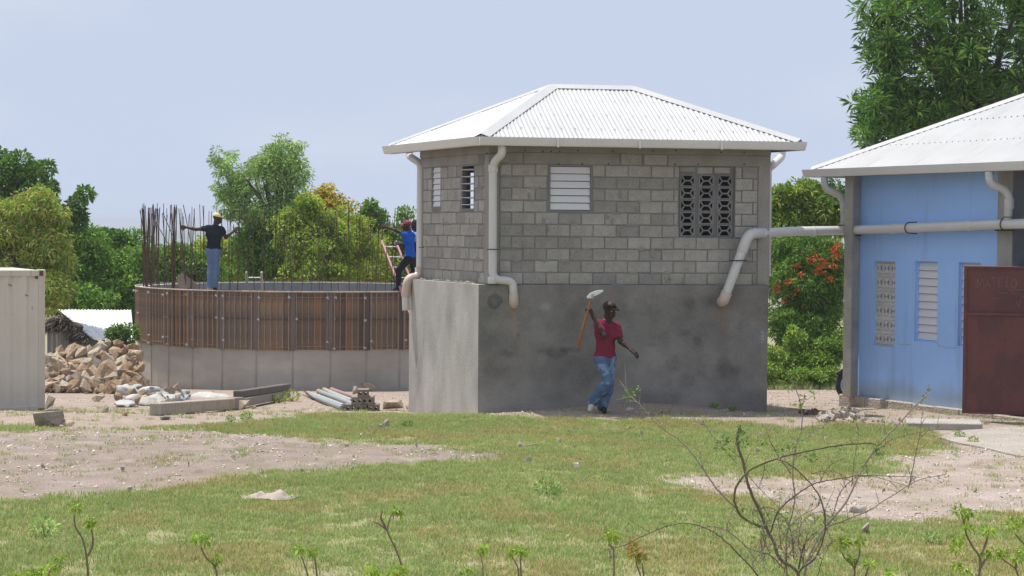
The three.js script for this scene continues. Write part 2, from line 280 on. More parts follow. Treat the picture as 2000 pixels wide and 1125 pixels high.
// rocks: angular blocks shared between things
function rockGeo(seed, sx = 1, sy = 0.7, sz = 0.8, n = 14) {
  const r = rngOf(seed), pts = [];
  for (let i = 0; i < n; i++) { const v = V(r() * 2 - 1, r() * 2 - 1, r() * 2 - 1); const k = Math.max(Math.abs(v.x), Math.abs(v.y), Math.abs(v.z)); v.divideScalar(lerp(1, k, 0.75)); pts.push(V(v.x * sx / 2, v.y * sy / 2, v.z * sz / 2)); }
  return triUV(new ConvexGeometry(pts), seed * 0.37, seed * 0.71);
}
const rockShapes = Array.from({ length: 14 }, (_, i) => rockGeo(300 + i * 7, 1, 0.62 + 0.3 * ((i * 37 % 10) / 10), 0.85));
const rockMats = [[0.50, 0.375, 0.26], [0.56, 0.45, 0.335], [0.44, 0.32, 0.215], [0.54, 0.475, 0.385], [0.40, 0.37, 0.33]].map(([a, b, c]) => mat(a, b, c, { map: T.stone, bumpMap: T.concreteB, bumpScale: 0.02, roughness: 0.95 }));
const paleMats = [[0.64, 0.61, 0.56], [0.55, 0.51, 0.45], [0.47, 0.41, 0.35]].map(([a, b, c]) => mat(a, b, c, { map: T.stone, bumpMap: T.concreteB, bumpScale: 0.01 }));
function rock(name, p, size, k, m, label, group, rot, flat = 1, cat = 'stone') {
  const o = mesh(name, rockShapes[k % rockShapes.length], m); o.position.copy(p); o.rotation.set(rot[0], rot[1], rot[2]); o.scale.set(size, size * flat, size); return tag(o, label, cat, group);
}
// gravel on the bare patches
{
  const r = rngOf(501), list = [];
  for (let i = 0; i < 130000; i++) {
    const d = 17 + r() * 28, x = (r() * 2 - 1) * 11; if (Math.abs(x) > 0.275 * d + 0.8) continue; const m = groundMix(x, d);
    const bare = Math.max(m.dl * 0.6, m.dr * 0.85, d > 31 ? (1 - m.grass) * 0.25 : 0); const cl = sstep(0.42, 0.68, fbm(x * 1.4, d * 1.4, 63, 4));
    if (r() < bare * (0.15 + 0.85 * cl)) list.push([x, d]); else if (r() < 0.004) list.push([x, d]);
  }
  const g = rockGeo(901, 1, 0.6, 0.8, 10), im = new THREE.InstancedMesh(g, mat(1, 1, 1, { map: T.stone }), list.length), o = new THREE.Object3D(), c = new THREE.Color();
  list.forEach(([x, d], i) => { const s = 0.011 + 0.042 * Math.pow(r(), 3.4); o.position.set(x, G(x, d) + s * 0.1, -d); o.rotation.set(r() * 0.6, r() * 6.28, r() * 0.6); o.scale.setScalar(s); o.updateMatrix(); im.setMatrixAt(i, o.matrix); const v = 0.40 + 0.36 * r() + (r() < 0.12 ? 0.2 : 0); c.setRGB(v, v * 0.92, v * 0.84); im.setColorAt(i, c); });
  im.name = 'gravel'; im.castShadow = im.receiveShadow = true; scene.add(im); tag(im, 'loose pale gravel and pebbles on the bare earth patches', 'gravel', null, 'stuff');
}
// ---------------------------------------------------------------- wall frames: local x runs left to right seen from outside, y up, z outwards
function wallFrame(A, B) {
  const x = B.clone().sub(A).setY(0), L = x.length(); x.normalize(); const y = V(0, 1, 0), z = x.clone().cross(y);
  const m = new THREE.Matrix4().makeBasis(x, y, z).setPosition(A.x, 0, A.z), inv = m.clone().invert();
  return { m, inv, L, x, z, A: V(A.x, 0, A.z), px: (px, py) => onPlane(px, py, A, z).applyMatrix4(inv), put: (g) => g.applyMatrix4(m), pt: (t, h, o = 0) => V(t, h, o).applyMatrix4(m) };
}
function slab(t0, t1, h0, h1, z0, z1, holes = []) {              // wall piece with openings, in wall coordinates
  const s = new THREE.Shape([[t0, h0], [t1, h0], [t1, h1], [t0, h1]].map(([a, b]) => new THREE.Vector2(a, b)));
  for (const [a, b, c, d] of holes) s.holes.push(new THREE.Path([[a, c], [a, d], [b, d], [b, c]].map(([p, q]) => new THREE.Vector2(p, q))));
  const g = new THREE.ExtrudeGeometry(s, { depth: z1 - z0, bevelEnabled: false }); g.translate(0, 0, z0); return triUV(g, t0 * 0.13, h1 * 0.37);
}
const onThing = (w, o, g) => local(w.put(g), o);
// concrete block with bevelled face, lower left front corner at the origin
const blockCache = new Map();
function blockGeo(w, h, variant, depth = 0.03) {
  const key = [w.toFixed(2), h.toFixed(2), variant, depth].join(); if (blockCache.has(key)) return blockCache.get(key);
  const b = 0.009, r = rngOf(Math.round(w * 1000) + variant * 77 + 5), j = () => (r() - 0.5) * 0.016;
  const f = [V(b + j(), b + j(), 0), V(w - b + j(), b + j(), 0), V(w - b + j(), h - b + j(), 0), V(b + j(), h - b + j(), 0)], k = [V(0, 0, -b), V(w, 0, -b), V(w, h, -b), V(0, h, -b)], q = [V(0, 0, -depth), V(w, 0, -depth), V(w, h, -depth), V(0, h, -depth)];
  const l = [[f[0], f[1], f[2], f[3]]]; for (let i = 0; i < 4; i++) { const n = (i + 1) % 4; l.push([k[i], k[n], f[n], f[i]], [q[i], q[n], k[n], k[i]]); }
  const g = triUV(quadStrip(l), variant * 0.43 + w, variant * 0.71); blockCache.set(key, g); return g;
}
const blockMats = [[0.475, 0.45, 0.40], [0.495, 0.47, 0.415], [0.455, 0.43, 0.38], [0.485, 0.447, 0.392], [0.385, 0.365, 0.328], [0.52, 0.495, 0.445]].map(([a, b, c]) => mat(a, b, c, { map: T.block, bumpMap: T.blockB, bumpScale: 0.008, roughness: 0.97 }));
function layBlocks(w, root, wallPart, rows, t0, t1, len, holes, seed, startFull) {
  const r = rngOf(seed), jt = 0.014;
  rows.forEach(([h0, h1], i) => {
    let t = t0 - ((i + (startFull ? 0 : 1)) % 2 ? len / 2 : 0), first = true;
    const cuts = []; while (t < t1 - 0.03) { const a = Math.max(t, t0), b = Math.min(t + len, t1); cuts.push([a, b]); t += len; }
    for (let [a, b] of cuts) {
      let parts = [[a, b]];
      for (const [x0, x1, y0, y1] of holes) if (h1 - 0.03 > y0 && h0 + 0.03 < y1) parts = parts.flatMap(([p, q]) => (q <= x0 || p >= x1) ? [[p, q]] : [[p, Math.min(q, x0)], [Math.max(p, x1), q]].filter(([u, v]) => v - u > 0.05));
      for (const [p, q] of parts) {
        const wd = q - p - jt, hd = h1 - h0 - jt; if (wd < 0.04) continue;
        const flush = r() < 0.12;
        const o = mesh('block', blockGeo(Math.round((wd - 0.012 * r()) * 50) / 50 + 0.001, hd - (r() < 0.3 ? 0.008 : 0), Math.floor(r() * 7)), flush ? blockMats[4] : blockMats[Math.floor(r() * 6)], wallPart);
        const lift = flush ? 0.0015 : 0.006 + 0.008 * r();
        o.applyMatrix4(root.matrixWorld.clone().invert().multiply(w.m).multiply(new THREE.Matrix4().makeTranslation(p + jt / 2, h0 + jt / 2 + (r() - 0.5) * 0.006, lift).multiply(new THREE.Matrix4().makeRotationZ((r() - 0.5) * 0.008))));
      }
    }
  });
}
// pierced block: square with crossing webs and four openings
function breezeGeo(s, depth, turn) {
  const sh = new THREE.Shape([[0, 0], [s, 0], [s, s], [0, s]].map(([a, b]) => new THREE.Vector2(a, b))), e = 0.09 * s, n = s - e, c = 0.5 * s, g = 0.04 * s;
  const tri = (p) => sh.holes.push(new THREE.Path((turn ? p.map(([a, b]) => [b, a]) : p).map(([a, b]) => new THREE.Vector2(a, b))));
  const k = 0.17 * s;
  tri([[e + g * 2, n], [n - g * 2, n], [c + k, c + g * 1.6], [c - k, c + g * 1.6]]); tri([[e + g * 2, e], [n - g * 2, e], [c + k, c - g * 1.6], [c - k, c - g * 1.6]]);
  tri([[e, e + g * 2.6], [e, n - g * 2.6], [c - k - g * 1.3, c]]); tri([[n, e + g * 2.6], [n, n - g * 2.6], [c + k + g * 1.3, c]]);
  return triUV(new THREE.ExtrudeGeometry(sh, { depth, bevelEnabled: false }), 0.2, 0.3);
}
// pierced block with two dark triangles meeting at a pale waist
function fanGeo(s, depth) {
  const sh = new THREE.Shape([[0, 0], [s, 0], [s, s], [0, s]].map(([a, b]) => new THREE.Vector2(a, b))), e = 0.05 * s, c = s / 2, k = 0.06 * s;
  for (const p of [[[e, e * 1.4], [e, s - e * 1.4], [c - k, c + k], [c - k, c - k]], [[s - e, e * 1.4], [s - e, s - e * 1.4], [c + k, c + k], [c + k, c - k]]]) sh.holes.push(new THREE.Path(p.map(([a, b]) => new THREE.Vector2(a, b))));
  return triUV(new THREE.ExtrudeGeometry(sh, { depth, bevelEnabled: false }), 0.2, 0.3);
}
// louvre window: frame with tilted slats
function louvre(w, root, t0, t1, h0, h1, n, tilt, m, depth = 0.06, label, fm = M.frame) {
  const f = [slab(t0, t1, h0, h1, -depth, fm === M.frame ? 0.006 : -0.055, [[t0 + 0.022, t1 - 0.022, h0 + 0.022, h1 - 0.022]])];
  const part = mesh('louvre_window', onThing(w, root, merge(f)), fm, root); if (label) part.userData.label = label;
  const pitch = (h1 - h0 - 0.05) / n;
  const c = Math.cos(tilt), sl = tilt < 0.6 ? pitch * (fm === M.frame ? 0.93 : 0.965) : pitch * 0.95;
  for (let i = 0; i < n; i++) {
    const o = mesh('slat', onThing(w, root, moved(chamferBox(t1 - t0 - 0.05, sl, 0.008, 0.002), (t0 + t1) / 2, h0 + 0.025 + pitch * (i + 0.5), fm === M.frame ? -depth * 0.35 : -0.075, tilt, 0, 0)), m, part);
  }
  return part;
}
// corrugated roof: each sheet a part.  A, B eave corners (left, right seen from outside), T1, T2 upper corners
function corrugated(root, part, A, B, T1, T2, m, pitch = 0.076, amp = 0.010, width = 0.836) {
  const u = B.clone().sub(A), L = u.length(); u.normalize(); let n = u.clone().cross(T1.clone().sub(A)).normalize(); if (n.y < 0) n.negate(); const v = n.clone().cross(u).normalize();
  if (v.y < 0) v.negate();
  const P = [T1, T2].map((q) => { const r = q.clone().sub(A); return [r.dot(u), r.dot(v)]; });
  const top = (x) => x < P[0][0] ? P[0][1] * x / P[0][0] : x <= P[1][0] ? lerp(P[0][1], P[1][1], (x - P[0][0]) / Math.max(1e-6, P[1][0] - P[0][0])) : P[1][1] * (L - x) / (L - P[1][0]);
  let k = 0;
  for (let x0 = 0; x0 < L - 0.02; x0 += width, k++) {
    const x1 = Math.min(L, x0 + width + 0.05), pos = [], uv = [], idx = [], steps = Math.ceil((x1 - x0) / (pitch / 8));
    for (let i = 0; i <= steps; i++) {
      const x = lerp(x0, x1, i / steps), z = amp * Math.cos(x / pitch * 2 * Math.PI) + amp + (x - x0) / width * 0.006, t = Math.max(0.0, top(x));
      for (const y of [-0.06, t]) { pos.push(...A.clone().addScaledVector(u, x).addScaledVector(v, y).addScaledVector(n, z).toArray()); uv.push(x + k * 0.31, y); }
      if (i) { const a = (i - 1) * 2; idx.push(a, a + 2, a + 1, a + 1, a + 2, a + 3); }
    }
    const g = new THREE.BufferGeometry(); g.setAttribute('position', new THREE.Float32BufferAttribute(pos, 3)); g.setAttribute('uv', new THREE.Float32BufferAttribute(uv, 2)); g.setIndex(idx); g.computeVertexNormals();
    mesh('roof_sheet', local(g, root), m, part);
  }
  return { u, v, n };
}
function ridgeCap(root, P, Q, n1, n2, m, w = 0.15) {            // folded strip over a hip or ridge
  const e = Q.clone().sub(P).normalize(); const s1 = n1.clone().cross(e).normalize(), s2 = n2.clone().cross(e).normalize();
  if (s1.y > 0) s1.negate(); if (s2.y > 0) s2.negate();
  const lift = 0.034, N = n1.clone().add(n2).normalize();
  const c0 = P.clone().addScaledVector(N, lift + 0.012), c1 = Q.clone().addScaledVector(N, lift + 0.012), a0 = P.clone().addScaledVector(s1, w).addScaledVector(n1, lift - 0.006), a1 = Q.clone().addScaledVector(s1, w).addScaledVector(n1, lift - 0.006), b0 = P.clone().addScaledVector(s2, w).addScaledVector(n2, lift - 0.006), b1 = Q.clone().addScaledVector(s2, w).addScaledVector(n2, lift - 0.006);
  return mesh('ridge_cap', local(triUV(quadStrip([[c0, c1, a1, a0], [c0, b0, b1, c1]])), root), m, root);
}
function gutterGeo(A, B, out, endA = true) {                    // trough along A-B, out = direction away from the wall
  const P = [[0, 0], [0, -0.138], [0.085, -0.138], [0.10, -0.125], [0.125, -0.055], [0.135, -0.02], [0.14, 0], [0.128, 0], [0.122, -0.02], [0.112, -0.055], [0.09, -0.118], [0.075, -0.127], [0.012, -0.127], [0.012, 0]];
  const z = B.clone().sub(A), L = z.length(); z.normalize(); const up = V(0, 1, 0);
  const bm = new THREE.Matrix4().makeBasis(out, up, z).setPosition(A);
  const g = new THREE.ExtrudeGeometry(new THREE.Shape(P.map(([a, b]) => new THREE.Vector2(a, b))), { depth: L, bevelEnabled: false });
  const list = [g];
  for (const k of [0, L - 0.008]) { const c = new THREE.ExtrudeGeometry(new THREE.Shape(P.slice(0, 7).map(([a, b]) => new THREE.Vector2(a * 1.015, b * 1.015 + 0.001))), { depth: 0.008, bevelEnabled: false }); c.translate(0, 0, k - 0.002 + (k ? 0.004 : 0)); list.push(c); }
  const r = merge(list); r.applyMatrix4(bm); if (bm.determinant() < 0) { const p = r.attributes.position; for (let i = 0; i < p.count; i += 3) { const a = [p.getX(i), p.getY(i), p.getZ(i)]; p.setXYZ(i, p.getX(i + 1), p.getY(i + 1), p.getZ(i + 1)); p.setXYZ(i + 1, ...a); } } r.deleteAttribute('normal'); return triUV(r);
}

// ---------------------------------------------------------------- block building on its concrete base
const f1 = V(0.983, 0, -0.184).normalize(), l1 = V(-0.40, 0, -0.917).normalize();           // along the front (rightwards), along the left side (away)
const baseC = at(934, 680, 32.2).setY(0);
const ptOnLine = (P, dir, px, py) => {                                                     // where the vertical plane through P along dir is seen at pixel column px
  const n = dir.clone().cross(V(0, 1, 0)); return onPlane(px, py, P, n).setY(0); };
const baseL = ptOnLine(baseC, l1, 799, 670), baseR = ptOnLine(baseC, f1, 1499, 690);
const wallC = at(955, 420, 32.34).setY(0), wallL = ptOnLine(wallC, l1, 821, 420), wallR = ptOnLine(wallC, f1, 1503, 420);
const wallB = wallL.clone().add(wallR).sub(wallC), baseB = baseL.clone().add(baseR).sub(baseC);
const WF = wallFrame(wallC, wallR), WL = wallFrame(wallL, wallC), WB = wallFrame(wallB, wallL), WR = wallFrame(wallR, wallB);
const BF = wallFrame(baseC, baseR), BL = wallFrame(baseL, baseC);
const baseTop = BF.px(1100, 556.5).y, eaveC = at(940, 266, 31.82), eaveY = eaveC.y;
const beamTop = eaveY - 0.03;
const building = thing('block_building', wallC.clone().setY(-0.4), 'unplastered grey block building with white hip roof standing on a tall rendered concrete base', 'building');
{
  // rendered base with its own stains
  const stains = [[965, 588, 16, 17, -0.22, 1], [1066, 599, 14, 10, 0.30, 0], [1345, 592, 17, 15, -0.32, 0], [1390, 590, 20, 16, -0.14, 0], [1085, 690, 34, 9, -0.22, 2], [990, 693, 16, 8, -0.2, 2], [1120, 683, 22, 8, -0.22, 2], [1335, 650, 16, 12, -0.2, 2], [1445, 640, 14, 12, -0.18, 2], [1310, 712, 26, 16, -0.17, 2], [1420, 722, 36, 18, -0.2, 2], [1340, 742, 22, 14, -0.14, 2], [1275, 676, 12, 6, -0.15, 2], [968, 722, 26, 10, -0.14, 2], [1012, 655, 5, 5, -0.3, 2], [1360, 668, 10, 10, -0.15, 2], [1180, 735, 40, 12, -0.08, 2], [1210, 650, 30, 18, 0.06, 2]].map(([x, y, a, b, s, k]) => { const p = BF.px(x, y); return [p.x, p.y, a / 117, b / 117, s, k]; });
  const W = BF.L, H0 = -0.5, H1 = baseTop;
  const rustAt = [[1003, 604], [1413, 602]].map(([x, y]) => BF.px(x, y));
  const tb = tex(1024, (u, v) => {
    const x = u * W, y = lerp(H0, H1, v); let k = 0.70 + 0.52 * (fbm(x * 1.3, y * 1.3, 7, 5) - 0.5) + 0.34 * (fbm(x * 5, y * 5, 8, 4) - 0.5) + 0.10 * (noise3(x * 45, y * 45, 9) - 0.5) + 0.10 * (fbm(x * 3, y * 0.5, 19, 3) - 0.5);
    k += 0.04 * sstep(0.6, 0.2, y) - 0.06 * sstep(1.3, 2.2, y) * 0.5;
    let w = 0;
    for (const [sx, sy, a, b, s, kind] of stains) { const q = Math.hypot((x - sx) / a, (y - sy) / b) + (kind === 2 ? 2.2 : 0.7) * (fbm(x * (kind === 2 ? 4.5 : 7), y * 6, 23 + kind, 4) - 0.5); k += s * (kind === 1 ? sstep(1.0, 0.85, q) * (0.55 + 0.45 * sstep(0.35, 0.6, q)) : sstep(1.3, 0.3, q) * (0.55 + 0.5 * fbm(x * 14, y * 14, 5, 3))); }
    for (const p of rustAt) w += sstep(0.14, 0.0, Math.abs(x - p.x)) * sstep(0.9, 0, p.y - y) * (y < p.y + 0.06 ? 1 : 0) * (0.4 + 0.6 * fbm(x * 12, y * 2, 3, 2));
    return [k * (1 + 0.16 * w), k * (1 - 0.02 * w), k * (1 - 0.18 * w)];
  }, true, 1, 512);
  tb.wrapS = tb.wrapT = THREE.ClampToEdgeWrapping;
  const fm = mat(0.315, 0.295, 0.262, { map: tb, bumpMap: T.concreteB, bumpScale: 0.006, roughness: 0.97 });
  // front face of the base carries that texture; its uv runs along the wall
  const depthAll = baseC.distanceTo(baseL);
  const front = slab(0, BF.L, H0, H1, -0.14, 0); { const p = front.attributes.position, uv = front.attributes.uv; for (let i = 0; i < p.count; i++) uv.setXY(i, p.getX(i) / W, (p.getY(i) - H0) / (H1 - H0)); }
  const base = mesh('base', onThing(BF, building, front), fm, building);
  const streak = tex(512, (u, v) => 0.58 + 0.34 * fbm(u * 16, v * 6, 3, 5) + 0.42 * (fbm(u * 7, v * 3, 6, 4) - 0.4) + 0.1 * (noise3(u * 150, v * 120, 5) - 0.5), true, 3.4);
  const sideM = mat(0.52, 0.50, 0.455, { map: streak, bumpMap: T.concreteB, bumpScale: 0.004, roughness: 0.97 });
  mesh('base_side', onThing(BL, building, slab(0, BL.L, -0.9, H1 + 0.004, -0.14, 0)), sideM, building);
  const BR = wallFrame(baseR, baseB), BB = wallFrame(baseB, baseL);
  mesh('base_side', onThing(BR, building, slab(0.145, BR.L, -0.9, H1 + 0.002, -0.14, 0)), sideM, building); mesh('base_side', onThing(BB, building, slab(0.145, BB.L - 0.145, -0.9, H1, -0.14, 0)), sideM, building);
  // floor on top of the base
  const fl = new THREE.Shape([baseC, baseR, baseB, baseL].map((p) => p.clone().lerp(baseC.clone().add(baseB).multiplyScalar(0.5), 0.035)).map((p) => new THREE.Vector2(p.x, -p.z))); const fg = new THREE.ExtrudeGeometry(fl, { depth: 0.12, bevelEnabled: false }); fg.rotateX(-Math.PI / 2); fg.translate(0, H1 - 0.13, 0);
  mesh('floor_slab', local(triUV(fg), building), M.concrete, building);
  // a small blue chalk mark near the right edge of the base
  const mk = BF.px(1488, 660), bars = []; for (const [a, b, c, d] of [[-0.03, 0.09, 0.035, 0.1], [0, 0.12, 0.0, -0.09], [-0.035, 0.03, 0.03, 0.035], [0.03, 0.09, 0.03, -0.05], [-0.04, -0.02, 0.0, -0.015]]) bars.push(beam(V(mk.x + a, mk.y + b, 0.003), V(mk.x + c, mk.y + d, 0.003), 0.012, 0.004, 0.001, V(0, 0.1, 1)));
  mesh('chalk_mark', onThing(BF, building, merge(bars)), mat(0.30, 0.40, 0.52), building).userData.label = 'pale blue chalk mark near the right edge';
  // stub of slab at the right
  mesh('ledge', onThing(BF, building, moved(chamferBox(0.16, 0.12, 0.3, 0.01), BF.L + 0.06, H1 - 0.11, -0.5)), M.concrete, building);
  // walls
  const pane = WF.px(1072, 413), pane2 = WF.px(1156, 323), gr0 = WF.px(1325, 462), gr1 = WF.px(1436, 325);
  const winF = [pane.x, pane2.x, pane.y, pane2.y], grill = [gr0.x, gr1.x, gr0.y, gr1.y];
  const a0 = WL.px(844, 407), a1 = WL.px(862, 323), b0 = WL.px(902, 410), b1 = WL.px(927, 321);
  const winA = [a0.x, a1.x, a0.y, a1.y], winB = [b0.x, b1.x, b0.y, b1.y];
  const T0 = 0.17, thick = 0.16;
  const wallM = M.mortar;
  const wf = mesh('wall', onThing(WF, building, slab(0, WF.L, H1 + 0.001, beamTop, -thick, 0, [winF, grill])), wallM, building);
  const wl = mesh('wall', onThing(WL, building, slab(0, WL.L - thick - 0.002, H1 + 0.001, beamTop, -thick, 0, [winA, winB])), wallM, building);
  // openings in the far walls, seen through the open louvres and the pierced blocks
  const seen = (w, px, py) => w.px(px, py), q1 = seen(WR, 920, 372), q2 = seen(WB, 920, 372), qg = WB.px(1342, 372);
  const inR = q1.x > 0.3 && q1.x < WR.L - 0.3, hR = inR ? [[q1.x - 0.12, Math.min(WR.L - 0.2, q1.x + 0.5), q1.y - 0.38, q1.y + 0.32]] : [];
  const hB = [[clamp(qg.x - 0.1, 0.3, WB.L - 1), clamp(qg.x + 0.16, 0.6, WB.L - 0.3), qg.y - 0.22, qg.y + 0.24]];
  if (!inR && q2.x > 0.3 && q2.x < WB.L - 0.7) hB.push([q2.x - 0.35, q2.x + 0.12, q2.y - 0.38, q2.y + 0.32]);
  mesh('wall', onThing(WB, building, slab(0, WB.L - thick - 0.002, H1 + 0.001, beamTop, -thick, 0, hB)), wallM, building);
  mesh('wall', onThing(WR, building, slab(thick + 0.002, WR.L - thick - 0.002, H1 + 0.001, beamTop, -thick, 0, hR)), wallM, building);
  // courses of blocks
  const yTop = WF.px(1240, 323).y, n = 10, ch = (yTop - H1) / n, rows = Array.from({ length: n }, (_, i) => [H1 + i * ch, H1 + (i + 1) * ch]);
  const tA = WF.px(976, 440).x, tZ = WF.px(1479, 440).x, len = 0.3985;
  const gx = [grill[0], grill[1], grill[2] - 0.002, grill[3]], wx = [winF[0] - 0.01, winF[1] + 0.01, winF[2] - 0.01, winF[3] + 0.02];
  layBlocks(WF, building, wf, rows, tA, tZ, len, [gx, wx], 11, true);
  // mortar smeared over some joints and faces
  const smears = (w, t0, t1, n, seed, skip) => {
    const q = rngOf(seed), list = [];
    for (let i = 0; i < n; i++) {
      const t = lerp(t0, t1, q()), k = Math.floor(q() * 10), vertical = q() < 0.5, y = H1 + k * ch + (vertical ? ch * (0.2 + 0.6 * q()) : 0.01 * (q() - 0.5)), m = 9, pts = [], a = vertical ? 0.025 + 0.02 * q() : 0.05 + 0.09 * q(), b = vertical ? 0.05 + 0.05 * q() : 0.018 + 0.02 * q();
      if (skip.some(([x0, x1, y0, y1]) => t > x0 - 0.16 && t < x1 + 0.16 && y > y0 - 0.1 && y < y1 + 0.1)) continue;
      for (let j = 0; j < m; j++) { const g = j / m * 6.283, s = 0.7 + 0.6 * q(); pts.push(V(t + Math.cos(g) * a * s, y + Math.sin(g) * b * s, 0.006)); pts.push(V(t + Math.cos(g) * a * s * 0.8, y + Math.sin(g) * b * s * 0.8, 0.0155)); }
      list.push(new ConvexGeometry(pts));
    }
    const o = mesh('mortar_smear', onThing(w, building, triUV(merge(list))), mat(0.34, 0.32, 0.285, { map: T.concrete, bumpMap: T.concreteB, bumpScale: 0.01, roughness: 0.97 }), building); o.userData.kind = 'stuff';
  };
  smears(WF, tA + 0.1, tZ - 0.1, 64, 5, [gx, wx]); smears(WL, 0.3, WL.L - 0.35, 34, 6, [winA, winB]);
  // partial course between the beams
  const upper = [[WF.px(978, 310).x, WF.px(1021, 310).x], [WF.px(1213, 310).x, WF.px(1254, 310).x], [WF.px(1258, 310).x, WF.px(1303, 310).x]], uh = [yTop + 0.008, yTop + ch];
  upper.forEach(([a, b], i) => { const o = mesh('block', blockGeo(Math.round((b - a) * 50) / 50, ch - 0.02, i), blockMats[[4, 2, 3][i]], wf); o.applyMatrix4(building.matrixWorld.clone().invert().multiply(WF.m).multiply(new THREE.Matrix4().makeTranslation(a, uh[0], 0.004))); });
  const rowsL = rows.slice(0, 10);
  const lA = 0.16, lZ = WL.L - 0.19;
  layBlocks(WL, building, wl, rowsL, lA, lZ, len, [winA, winB].map(([a, b, c, d]) => [a - 0.01, b + 0.01, c, d + 0.01]), 23, false);
  // concrete columns and ring beam, set just proud of the mortar
  const cm = mat(0.35, 0.33, 0.295, { map: T.concrete, bumpMap: T.concreteB, bumpScale: 0.006 });
  const col = (w, t0, t1, z) => mesh('column', onThing(w, building, triUV(moved(chamferBox(t1 - t0, beamTop - 0.24 - H1, 0.05, 0.008), (t0 + t1) / 2, (H1 + beamTop - 0.24) / 2 + 0.002, z - 0.025))), cm, building);
  col(WF, 0.004, tA - 0.02, 0.011); col(WF, tZ + 0.012, WF.L - 0.003, 0.011); col(WL, 0.004, lA - 0.015, 0.011); col(WL, lZ + 0.012, WL.L + 0.008, 0.0115);
  const rb = (w, t0, t1, h0, h1, z) => mesh('ring_beam', onThing(w, building, triUV(moved(chamferBox(t1 - t0, h1 - h0, 0.05, 0.008), (t0 + t1) / 2, (h0 + h1) / 2, z - 0.025))), cm, building);
  const b1y = WF.px(1240, 300).y;
  rb(WF, -0.012, WF.L + 0.012, b1y, beamTop, 0.0145); rb(WL, -0.012, WL.L + 0.0155, b1y - 0.02, beamTop - 0.002, 0.015);
  rb(WF, upper[0][1] + 0.02, upper[1][0] - 0.03, yTop + 0.006, b1y - 0.003, 0.0105); rb(WF, upper[2][1] + 0.02, WF.L + 0.008, yTop + 0.006, b1y - 0.003, 0.0108); rb(WL, 0.1, WL.L - 0.45, yTop + 0.006, b1y - 0.024, 0.0105);
  // tie-wire holes left in the beam
  const holes = []; for (const [x, y] of [[1025, 294], [1060, 296], [1076, 296], [1093, 296], [1129, 294], [1196, 296], [1275, 295], [1320, 294], [1408, 298], [1453, 298], [1091, 320], [1137, 320], [1188, 320], [1318, 321], [1363, 321], [1453, 321]]) { const p = WF.px(x, y); holes.push(moved(new THREE.CylinderGeometry(0.014, 0.014, 0.01, 8), p.x, p.y, 0.012, Math.PI / 2, 0, 0)); }
  mesh('tie_hole', onThing(WF, building, merge(holes)), M.darkWire, building).userData.kind = 'stuff';
  // front louvre window, left windows
  louvre(WF, building, winF[0], winF[1], winF[2], winF[3], 6, -0.24, M.louvre, 0.07, 'closed white louvre window in the front wall');
  louvre(WL, building, winA[0], winA[1], winA[2], winA[3], 7, -0.2, M.louvre, 0.05, 'narrow white louvre window with its slats closed');
  louvre(WL, building, winB[0], winB[1], winB[2], winB[3], 6, 1.45, M.louvre, 0.08, 'narrow louvre window with its slats open');
  // pierced block window: five courses of three, closed above with blocks
  const gw = grill[1] - grill[0], gh = grill[3] - grill[2], topH = 0.145, cell = (gh - topH) / 5, bs = Math.min(cell - 0.01, 0.205);
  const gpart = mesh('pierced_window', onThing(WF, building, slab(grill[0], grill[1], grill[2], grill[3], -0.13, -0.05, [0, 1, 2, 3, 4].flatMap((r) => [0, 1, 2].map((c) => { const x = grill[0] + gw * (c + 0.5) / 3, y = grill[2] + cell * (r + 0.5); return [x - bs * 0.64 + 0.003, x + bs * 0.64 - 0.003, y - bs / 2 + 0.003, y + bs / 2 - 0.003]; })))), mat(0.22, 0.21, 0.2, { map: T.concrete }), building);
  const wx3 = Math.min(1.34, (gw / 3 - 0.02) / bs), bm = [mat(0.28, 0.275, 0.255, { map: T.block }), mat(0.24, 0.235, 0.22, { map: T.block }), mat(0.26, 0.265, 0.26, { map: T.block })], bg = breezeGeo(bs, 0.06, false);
  for (let r = 0; r < 5; r++) for (let c = 0; c < 3; c++) { const o = mesh('pierced_block', bg, bm[(r * 2 + c) % 3], gpart); o.applyMatrix4(building.matrixWorld.clone().invert().multiply(WF.m).multiply(new THREE.Matrix4().makeTranslation(grill[0] + gw * (c + 0.5) / 3 - bs * wx3 / 2, grill[2] + cell * (r + 0.5) - bs / 2, -0.10).scale(V(wx3, 1, 1)))); }
  [[0.02, 0.30, 0.03], [0.33, 0.62, 0], [0.64, 0.93, 0.012]].forEach(([a, b, lo], i) => { const o = mesh('block', blockGeo(Math.round((b - a) * gw * 50) / 50, topH - 0.03 - lo, i), blockMats[[4, 1, 0][i]], gpart); o.applyMatrix4(building.matrixWorld.clone().invert().multiply(WF.m).multiply(new THREE.Matrix4().makeTranslation(grill[0] + a * gw, grill[3] - topH + 0.012 + lo, -0.045))); });
  // rough patch of render right of and below the pierced window
  // roof
  const eC = eaveC.clone(), lineAt = (P, dir, px, py) => { const q = ptOnLine(P, dir, px, py); return q.setY(eaveY); };
  const eL = lineAt(eC.clone().setY(0), l1, 763, 284), eR = lineAt(eC.clone().setY(0), f1, 1563, 272), eB = eL.clone().add(eR).sub(eC);
  const half = eC.clone().lerp(eL, 0.5), ridgeLine = (px, py) => onPlane(px, py, half, f1.clone().cross(V(0, 1, 0)));
  const r1 = ridgeLine(1076, 169), r2 = ridgeLine(1237, 170.5); r2.y = r1.y;
  const roof = mesh('roof', local(triUV(quadStrip([[eC, eR, eB, eL]].map((q) => q.map((p) => p.clone().add(V(0, -0.035, 0))))) ), building), mat(0.35, 0.33, 0.3, { map: T.wood }), building);
